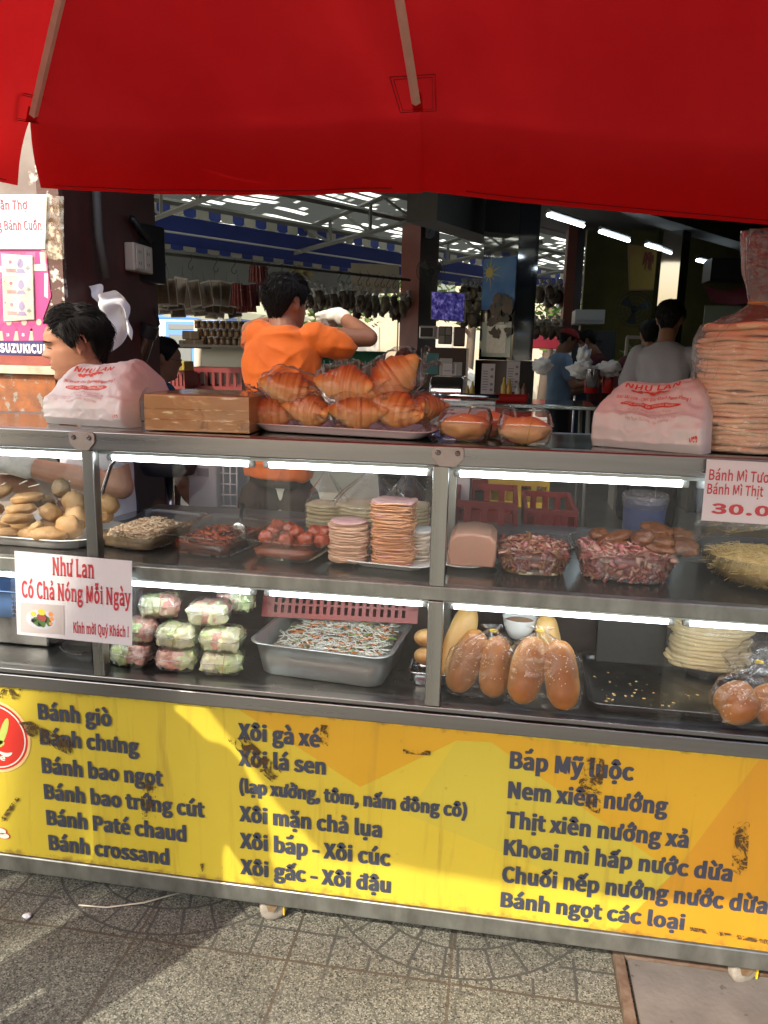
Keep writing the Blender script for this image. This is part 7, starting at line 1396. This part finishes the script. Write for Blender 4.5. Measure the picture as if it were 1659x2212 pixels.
def crate(lab, u0, v0, u1, v1, y, dep, mat=CRT):
    a, b = at(u0, v1, y), at(u1, v0, y); o = thing('plastic_crate', lab, 'crate', ((a.x + b.x) / 2, y + dep / 2, a.z)); w, h = b.x - a.x, b.z - a.z; g = MB()
    for yy in (y, y + dep - .015):
        g.bx(a.x, b.x, yy, yy + .015, a.z, a.z + h * .2); g.bx(a.x, b.x, yy, yy + .015, b.z - h * .2, b.z); n_ = max(4, int(w / .06))
        for i in range(n_ + 1): x = a.x + w * i / n_; g.bx(max(a.x, x - .012), min(b.x, x + .012), yy + .001, yy + .014, a.z + h * .2, b.z - h * .2)
    for x in (a.x, b.x - .015): g.bx(x, x + .015, y + .015, y + dep - .015, a.z, b.z)
    g.build('slatted_sides', mat, o, False); g = MB(); g.bx(a.x + .02, b.x - .02, y + .02, y + dep - .02, a.z + .002, a.z + .012); g.build('crate_floor', mat, o, False); return o
crate('dim red crate in front of the woman at the stall', 400, 796, 522, 842, 4.6, .4); crate('red crate with yellow box behind the man in glasses', 366, 800, 398, 842, 4.4, .35)
crate('bright red crate seen through the glass behind the pate loaf', 972, 1088, 1120, 1150, .95, .4, CRD); crate('second red crate seen through the glass right of the pate', 1128, 1105, 1250, 1160, 1.05, .4, CRD); crate('yellow crate standing behind the red crates', 1052, 1040, 1188, 1092, 1.6, .35, M('dull_yellow', (.30, .20, .015), .5)); crate('dark red crate stacked at the back above the yellow one', 985, 1000, 1170, 1045, 1.9, .35)
boxat('yellow_box', 'small yellow box before the red crate behind the man in glasses', 'box', 372, 780, 398, 800, 4.3, .2, M('dim_yellow', (.28, .20, .02), .6), (('label_panel', .2, .2, .8, .8, M('dim_label', (.2, .13, .02), .6), .002),))
# behind the cart, under the top
boxat('white_cabinet', 'white cabinet standing behind the cart left of the orange shirt man', 'cabinet', 408, 985, 466, 1130, 1.25, .4, M('cabinet_white', (.50, .50, .52), .4), (('recessed_handle', .35, .70, .75, .82, M('handle_grey', (.3, .3, .32), .4), .003),))
gw = thing('wire_grille', 'white wire grille leaning beside the white cabinet', 'grille', at(490, 1050, 1.3)); g = MB()
for u in (468, 482, 497, 511): g.tube([at(u, 985, 1.3), at(u + 2, 1130, 1.3)], .004, 6)
for v in (1000, 1022, 1045, 1068, 1092, 1116): g.tube([at(466, v, 1.3), at(514, v + 2, 1.3)], .004, 6)
g.build('wires', M('wire_white', (.6, .6, .6), .4), gw); 
st = thing('bar_stool', 'black stool with a single steel column behind the glass dishes', 'stool', at(365, 1080, 1.2)); c = at(365, 1010, 1.2); g = MB(); g.lathe([(.02, -.03), (.10, -.025), (.115, .01), (.10, .035), (.02, .04)], c, 28); g.build('seat', BLACKR, st); g = MB(); g.tube([c, V((c.x, c.y, .02))], .018, 12); g.build('column', CHROME, st); g = MB(); g.lathe([(.16, .002), (.16, .01), (.04, .03)], (c.x, c.y, 0), 28); g.build('foot', BLACK, st)
bn_ = thing('waste_bin', 'blue bin lined with a clear bag behind the right glass bowls', 'bin', at(1395, 1090, 1.1)); c = at(1395, 1068, 1.3); g = MB(); g.lathe([(.05, -.9), (.075, -.20), (.08, -.03)], c, 28, caps=(1, 0)); g.build('bin_body', M('bin_blue', (.06, .08, .17), .5), bn_); g = MB(); g.lathe([(.082, -.05), (.088, -.01), (.084, .005), (.07, -.04), (.06, -.09)], c, 28, caps=(0, 0)); g.build('bin_liner', BAGF, bn_)
for i, (u, y, lab) in enumerate(((705, .78, 'bag of pale pancakes behind the meatball dish'), (800, .80, 'bigger bag of pale pancakes behind the ham stacks'), (880, .86, 'bag of pancakes half hidden behind the tall ham stack'))):
    r_ = (.07, .12, .08)[i]; c = at(u, 1110, y); z_ = c.z - .06
    for k in range(8): g = MB(); disc_ring(g, (c.x, c.y, z_ + k * .0125), r_, r_ * .8, .012, 90 + i * 9 + k, wav=.005, jag=.02); tag(g.build('pancake', PANKP), 'pale pancake in ' + ('the bag behind the meatball dish', 'the bigger bag behind the ham stacks', 'the bag half hidden by the tall ham stack')[i], 'pancake', 'pale pancakes in rear bag %s' % 'abc'[i])
    g = MB(); g.rings([[V((c.x, c.y, z_ - .004 + zz)) + V((r_ * k * math.cos(a_) * (1 + .1 * math.sin(7 * a_)), r_ * .82 * k * math.sin(a_) * (1 + .1 * math.sin(7 * a_)), 0)) for a_ in [2 * PI * q / 36 for q in range(36)]] for zz, k in ((0, .9), (.01, 1.06), (.10, 1.08), (.14, .8), (.19, .3), (.205, .16), (.24, .34))], (0, 0)); tag(g.build('clear_bag', FILMS), lab.replace('of pale pancakes', 'film round pancakes').replace('of pancakes', 'film round pancakes'), 'plastic bag')
g = MB(); a, b = at(700, 1112, .70), at(960, 1112, .70); g.bx(-1.3, .95, .62, 1.0, at(800, 1120, .7).z - .09, at(800, 1120, .7).z - .055); rb_ = tag(g.build('rear_bench', M('bench_steel', (.16, .15, .15), .4, .6), smooth=False), 'low dark bench behind the cart carrying bags of pancakes', 'bench')
g = MB()
for x in (-1.25, .9): g.bx(x - .02, x + .02, .65, .69, 0, at(800, 1120, .7).z - .091)
g.build('bench_leg', STEEL, rb_, False)
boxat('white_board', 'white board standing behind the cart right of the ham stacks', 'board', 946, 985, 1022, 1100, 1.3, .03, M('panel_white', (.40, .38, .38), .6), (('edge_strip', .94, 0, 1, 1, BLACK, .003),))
gb = thing('green_basket', 'green slatted basket held up by the man in orange', 'basket', at(770, 770, 1.4)); p = at(762, 790, 1.42); GRP = M('basket_green', (.012, .10, .055), .5); g = MB(); tray(g, p + V((0, 0, -.09)), .26, .2, .15, .03, .82); g.build('basket_body', GRP, gb)
g = MB()
for i in range(9): g.bx(p.x - .10 + i * .024, p.x - .096 + i * .024, p.y - .103, p.y - .098, p.z - .03, p.z + .02)
g.build('slots', M('slot_pale', (.2, .28, .22), .5), gb, False)
rc = thing('red_awning_box', 'small stall with a pink-red canopy at the far right behind the pancakes', 'stall', at(1570, 640, 5.5)); g = MB(); a, b = at(1535, 650, 5.5), at(1630, 612, 5.5); g.grid(lambda s, t: V((lerp(a.x, b.x, s), 5.5 + .3 * t, lerp(a.z, b.z, t) - .03 * math.sin(PI * s))), 12, 4); g.build('red_canopy', M('pink_red_cloth', (.28, .06, .08), .6, trans=.2), rc); g = MB(); g.bx(a.x, b.x, 5.6, 5.9, b.z + .03, b.z + .22); g.build('dark_top', BLACK, rc, False); g = MB(); g.bx(a.x + .03, b.x, 5.8, 5.82, a.z - .35, a.z - .02); g.build('glass_front', M('greenish_glass', (.18, .22, .16), .2), rc, False); g = MB(); g.bx(a.x, b.x, 5.6, 6.0, .16, a.z - .36); g.build('stall_body', DKC, rc, False)

# ---------------------------------------------------------------- the street beyond
BUSB = M('bus_blue', (.10, .25, .60), .3); BUSW = M('bus_white', (.62, .64, .64), .35); WIN = M('bus_window', (.16, .18, .18), .08, spec=.8)
bus = thing('city_bus', 'blue and white city bus parked across the street', 'bus', (-12, 18, 0)); xr = at(482, 700, 17).x; z1 = at(400, 655, 17).z; z2 = at(400, 683, 17).z; z3 = at(400, 745, 17).z
g = MB(); g.bx(xr - 9, xr, 17, 19.4, .35, z3); g.bx(xr - 9, xr, 17.001, 19.4, z3, z2); g.build('body', BUSW, bus, False, .05); g = MB(); g.bx(xr - 9, xr + .02, 16.98, 19.42, z2 - .12, z2 + .22); g.build('blue_roof_band', BUSB, bus, False, .08); g = MB(); g.bx(xr - 8.5, xr - .8, 17.3, 19, z2 + .22, z2 + .42); g.build('roof_unit', BUSW, bus, False, .05)
for i in range(4): g = MB(); g.bx(xr - 8.6 + i * 1.75, xr - 7.0 + i * 1.75, 16.985, 17.0, z3 + .05, z2 - .16); g.build('window', WIN, bus, False)
g = MB(); g.bx(xr - 1.5, xr - .05, 16.97, 17.0, .45, z2 - .13); dr = g.build('door', BUSB, bus, False); g = MB()
for x in (xr - 1.42, xr - .74): g.bx(x, x + .58, 16.955, 16.97, .8, z3 + .25)
g.bx(xr - 1.42, xr - .16, 16.955, 16.97, z3 + .38, z2 - .2); g.build('door_glass', WIN, dr, False)
for x in (xr - 7.2, xr - 2.4): g = MB(); g.X = Matrix.Translation((x, 17.05, .45)) @ Matrix.Rotation(PI / 2, 4, 'X'); g.lathe([(.2, -.1), (.45, -.1), (.48, 0), (.45, .1), (.2, .1)], n=24); g.build('wheel', BLACKR, bus)
PARC = M('cream_canvas', (.62, .62, .44), .7, col2=(.56, .56, .39), vs=2, trans=.35)
sp_ = thing('cream_parasol', 'cream parasol open in front of the bus', 'parasol', at(520, 740, 11)); ap = at(516, 640, 11); RR = ap.x - at(362, 676, 11).x; ze = at(440, 680, 11).z; g = MB(); rs = [[V((ap.x + RR * q * math.cos(a_), 11 + RR * q * math.sin(a_), lerp(ap.z, ze, q) - .05 * math.cos(4 * a_) ** 2 * q)) for a_ in [2 * PI * k / 32 for k in range(32)]] for q in (.03, .4, .75, 1.0)]; g.rings(rs, (1, 0)); g.build('canopy', PARC, sp_); g = MB(); g.tube([V((ap.x, 11, ap.z + .05)), V((ap.x, 11, 0))], .03, 8); g.build('pole', SILV, sp_)
for k in range(8): a_ = 2 * PI * (k + .5) / 8; g = MB(); g.tube([V((ap.x, 11, ze - .25)), V((ap.x + RR * .6 * math.cos(a_), 11 + RR * .6 * math.sin(a_), lerp(ap.z, ze, .6) - .03))], .012, 6); g.build('rib', M('rib_white', (.6, .6, .58), .4), sp_)
g = MB(); g.tube([at(427, 690, 10), at(425, 760, 10) - V((0, 0, 1.2))], .06, 12); tag(g.build('concrete_post', M('pale_concrete', (.48, .42, .34), .8, col2=(.40, .34, .27), vs=6)), 'pale concrete post standing before the bus', 'post')
CARM = M('car_white', (.60, .62, .64), .2, coat=.5)
car = thing('white_car', 'white car parked beyond the open side, right of the raised arm', 'car', at(828, 760, 14)); a = at(790, 760, 14); b = at(885, 728, 14)
prof = [(0, .35), (0, .75), (.5, .95), (1.1, 1.0), (1.7, 1.42), (2.9, 1.45), (3.6, 1.05), (4.2, .98), (4.3, .4)]; x0 = a.x - 1.2
g = MB(); g.prism([(x0 + x, 14, z_) for x, z_ in prof], (0, 1.7, 0)); g.build('body', CARM, car, 'auto', .06); g = MB(); g.prism([(x0 + 1.3, 13.99, 1.02), (x0 + 1.78, 13.99, 1.36), (x0 + 2.8, 13.99, 1.38), (x0 + 3.35, 13.99, 1.04)], (0, -.01, 0)); g.build('side_window', WIN, car, False)
for x in (.8, 3.5): g = MB(); g.X = Matrix.Translation((x0 + x, 14.05, .32)) @ Matrix.Rotation(PI / 2, 4, 'X'); g.lathe([(.12, -.1), (.30, -.1), (.33, 0), (.30, .1), (.12, .1)], n=20); g.build('wheel', BLACKR, car)
BLD = [M('beige_facade', (.50, .44, .34), .85, col2=(.44, .38, .29), vs=1), M('grey_facade', (.42, .42, .40), .85, col2=(.36, .36, .34), vs=1), M('brick_facade', (.36, .17, .11), .85)]; SHUT = M('shutter', (.40, .38, .34), .6)
for i, (x0, x1, y, h, mi, lab) in enumerate(((-26, -15.5, 30, 9, 1, 'grey building far behind the bus, leftmost'), (-15.3, -9.5, 29, 7.5, 2, 'brick red building behind the bus'), (-9.3, -4.2, 28, 9, 0, 'beige building behind the cream parasol'), (-4.0, 1.6, 27, 10, 0, 'beige building with pale shutters beyond the white car'), (1.8, 9.5, 31, 9, 1, 'grey building at the far right beyond the mirror pillar'))):
    o = thing('building', lab, 'building', ((x0 + x1) / 2, y + 3, 0)); g = MB(); g.bx(x0, x1, y, y + 6, 0, h); g.build('wall', BLD[mi], o, False)
    n_ = max(2, int((x1 - x0) / 2.0))
    for f in range(3):
        for k in range(n_): xx = x0 + (x1 - x0) * (k + .5) / n_; g = MB(); g.bx(xx - .6, xx + .6, y - .04, y - .001, .3 + f * 3, 2.5 + f * 3); g.build('window' if f else 'shutter', WIN if f else SHUT, o, False)
TRK = M('bark', (.12, .09, .07), .9); LF2 = M('street_leaf', (.075, .15, .025), .55, col2=(.12, .22, .04), vs=.8, trans=.4)
for i, (u, v, y, d, n_, lab) in enumerate(((700, 640, 20, (2.6, 1.8, 1.6), 2600, 'leafy street tree behind the raised gloved hand'), (600, 632, 24, (1.8, 1.5, 1.4), 1300, 'small leafy street tree right of the brick building'), (1185, 645, 19, (2.4, 1.6, 2.0), 3200, 'bright leafy tree seen right of the mirror pillar'), (1015, 660, 22, (1.5, 1.2, 1.4), 1200, 'leafy tree seen between television and mirror pillar'))):
    c = at(u, v, y); t = thing('street_tree', lab, 'tree', (c.x, c.y, 0)); g = MB(); leaves(g, c + V((0, 0, .5)), d, n_, .22, 30 + i); g.build('crown', LF2, t, False, fix=False); g = MB(); g.tube([(c.x, c.y, 0), (c.x + .1, c.y, c.z - .6), (c.x - .1, c.y, c.z + .6)], [.16, .12, .05], 8); g.tube([(c.x + .08, c.y, c.z - .7), (c.x + .9, c.y, c.z + .3)], [.08, .03], 6); g.tube([(c.x + .08, c.y, c.z - .9), (c.x - .9, c.y, c.z + .2)], [.08, .03], 6); g.build('trunk', TRK, t)
g = MB(); p = at(1208, 738, 16); g.lathe([(.04, .45), (1.2, 0), (1.22, -.15)], p, 8, caps=(1, 0)); rp_ = tag(g.build('red_parasol', M('far_red_canvas', (.55, .03, .06), .7, trans=.3), smooth=False), 'small red parasol far beyond the mirror pillar', 'parasol'); g = MB(); g.tube([p + V((0, 0, .4)), V((p.x, p.y, 0))], .03, 6); g.build('pole', SILV, rp_)

# unseen street tree: crown shaped and placed to shade most of the canopy
t = thing('street_tree', 'leafy street tree unseen behind the viewer, placed to shade the red canopy', 'tree', (-6.2, -7.4, 0)); g = MB()

for u, v, r_ in ((487, 93, .17), (520, 237, .15), (848, 222, .19), (540, 130, .13), (575, 150, .12), (1010, 60, .13), (250, 60, .12), (1330, 150, .13)):     # gaps cut in the crown towards the sun, for spots on the canopy
    d_ = ray(u, v); k_ = (2.14 + (.3 - CAM.y) * .6875 - CAM.z) / (d_.z + d_.y * .6875); HOLES.append((CAM + d_ * k_, r_))
leaves(g, (-3.3, -6.2, 8.15), (2.0, .55, 1.1), 3600, .24, 71, -.9); HOLES.clear(); g.build('crown', LF2, t, False, fix=False)
g = MB(); g.tube([(-6.2, -7.4, 0), (-6.1, -7.3, 4), (-5.2, -7.0, 7.2), (-4.2, -6.4, 8.2)], [.22, .18, .12, .04], 10); g.tube([(-5.9, -7.25, 5), (-6.4, -7.8, 8.4)], [.1, .03], 8); g.build('trunk', TRK, t)
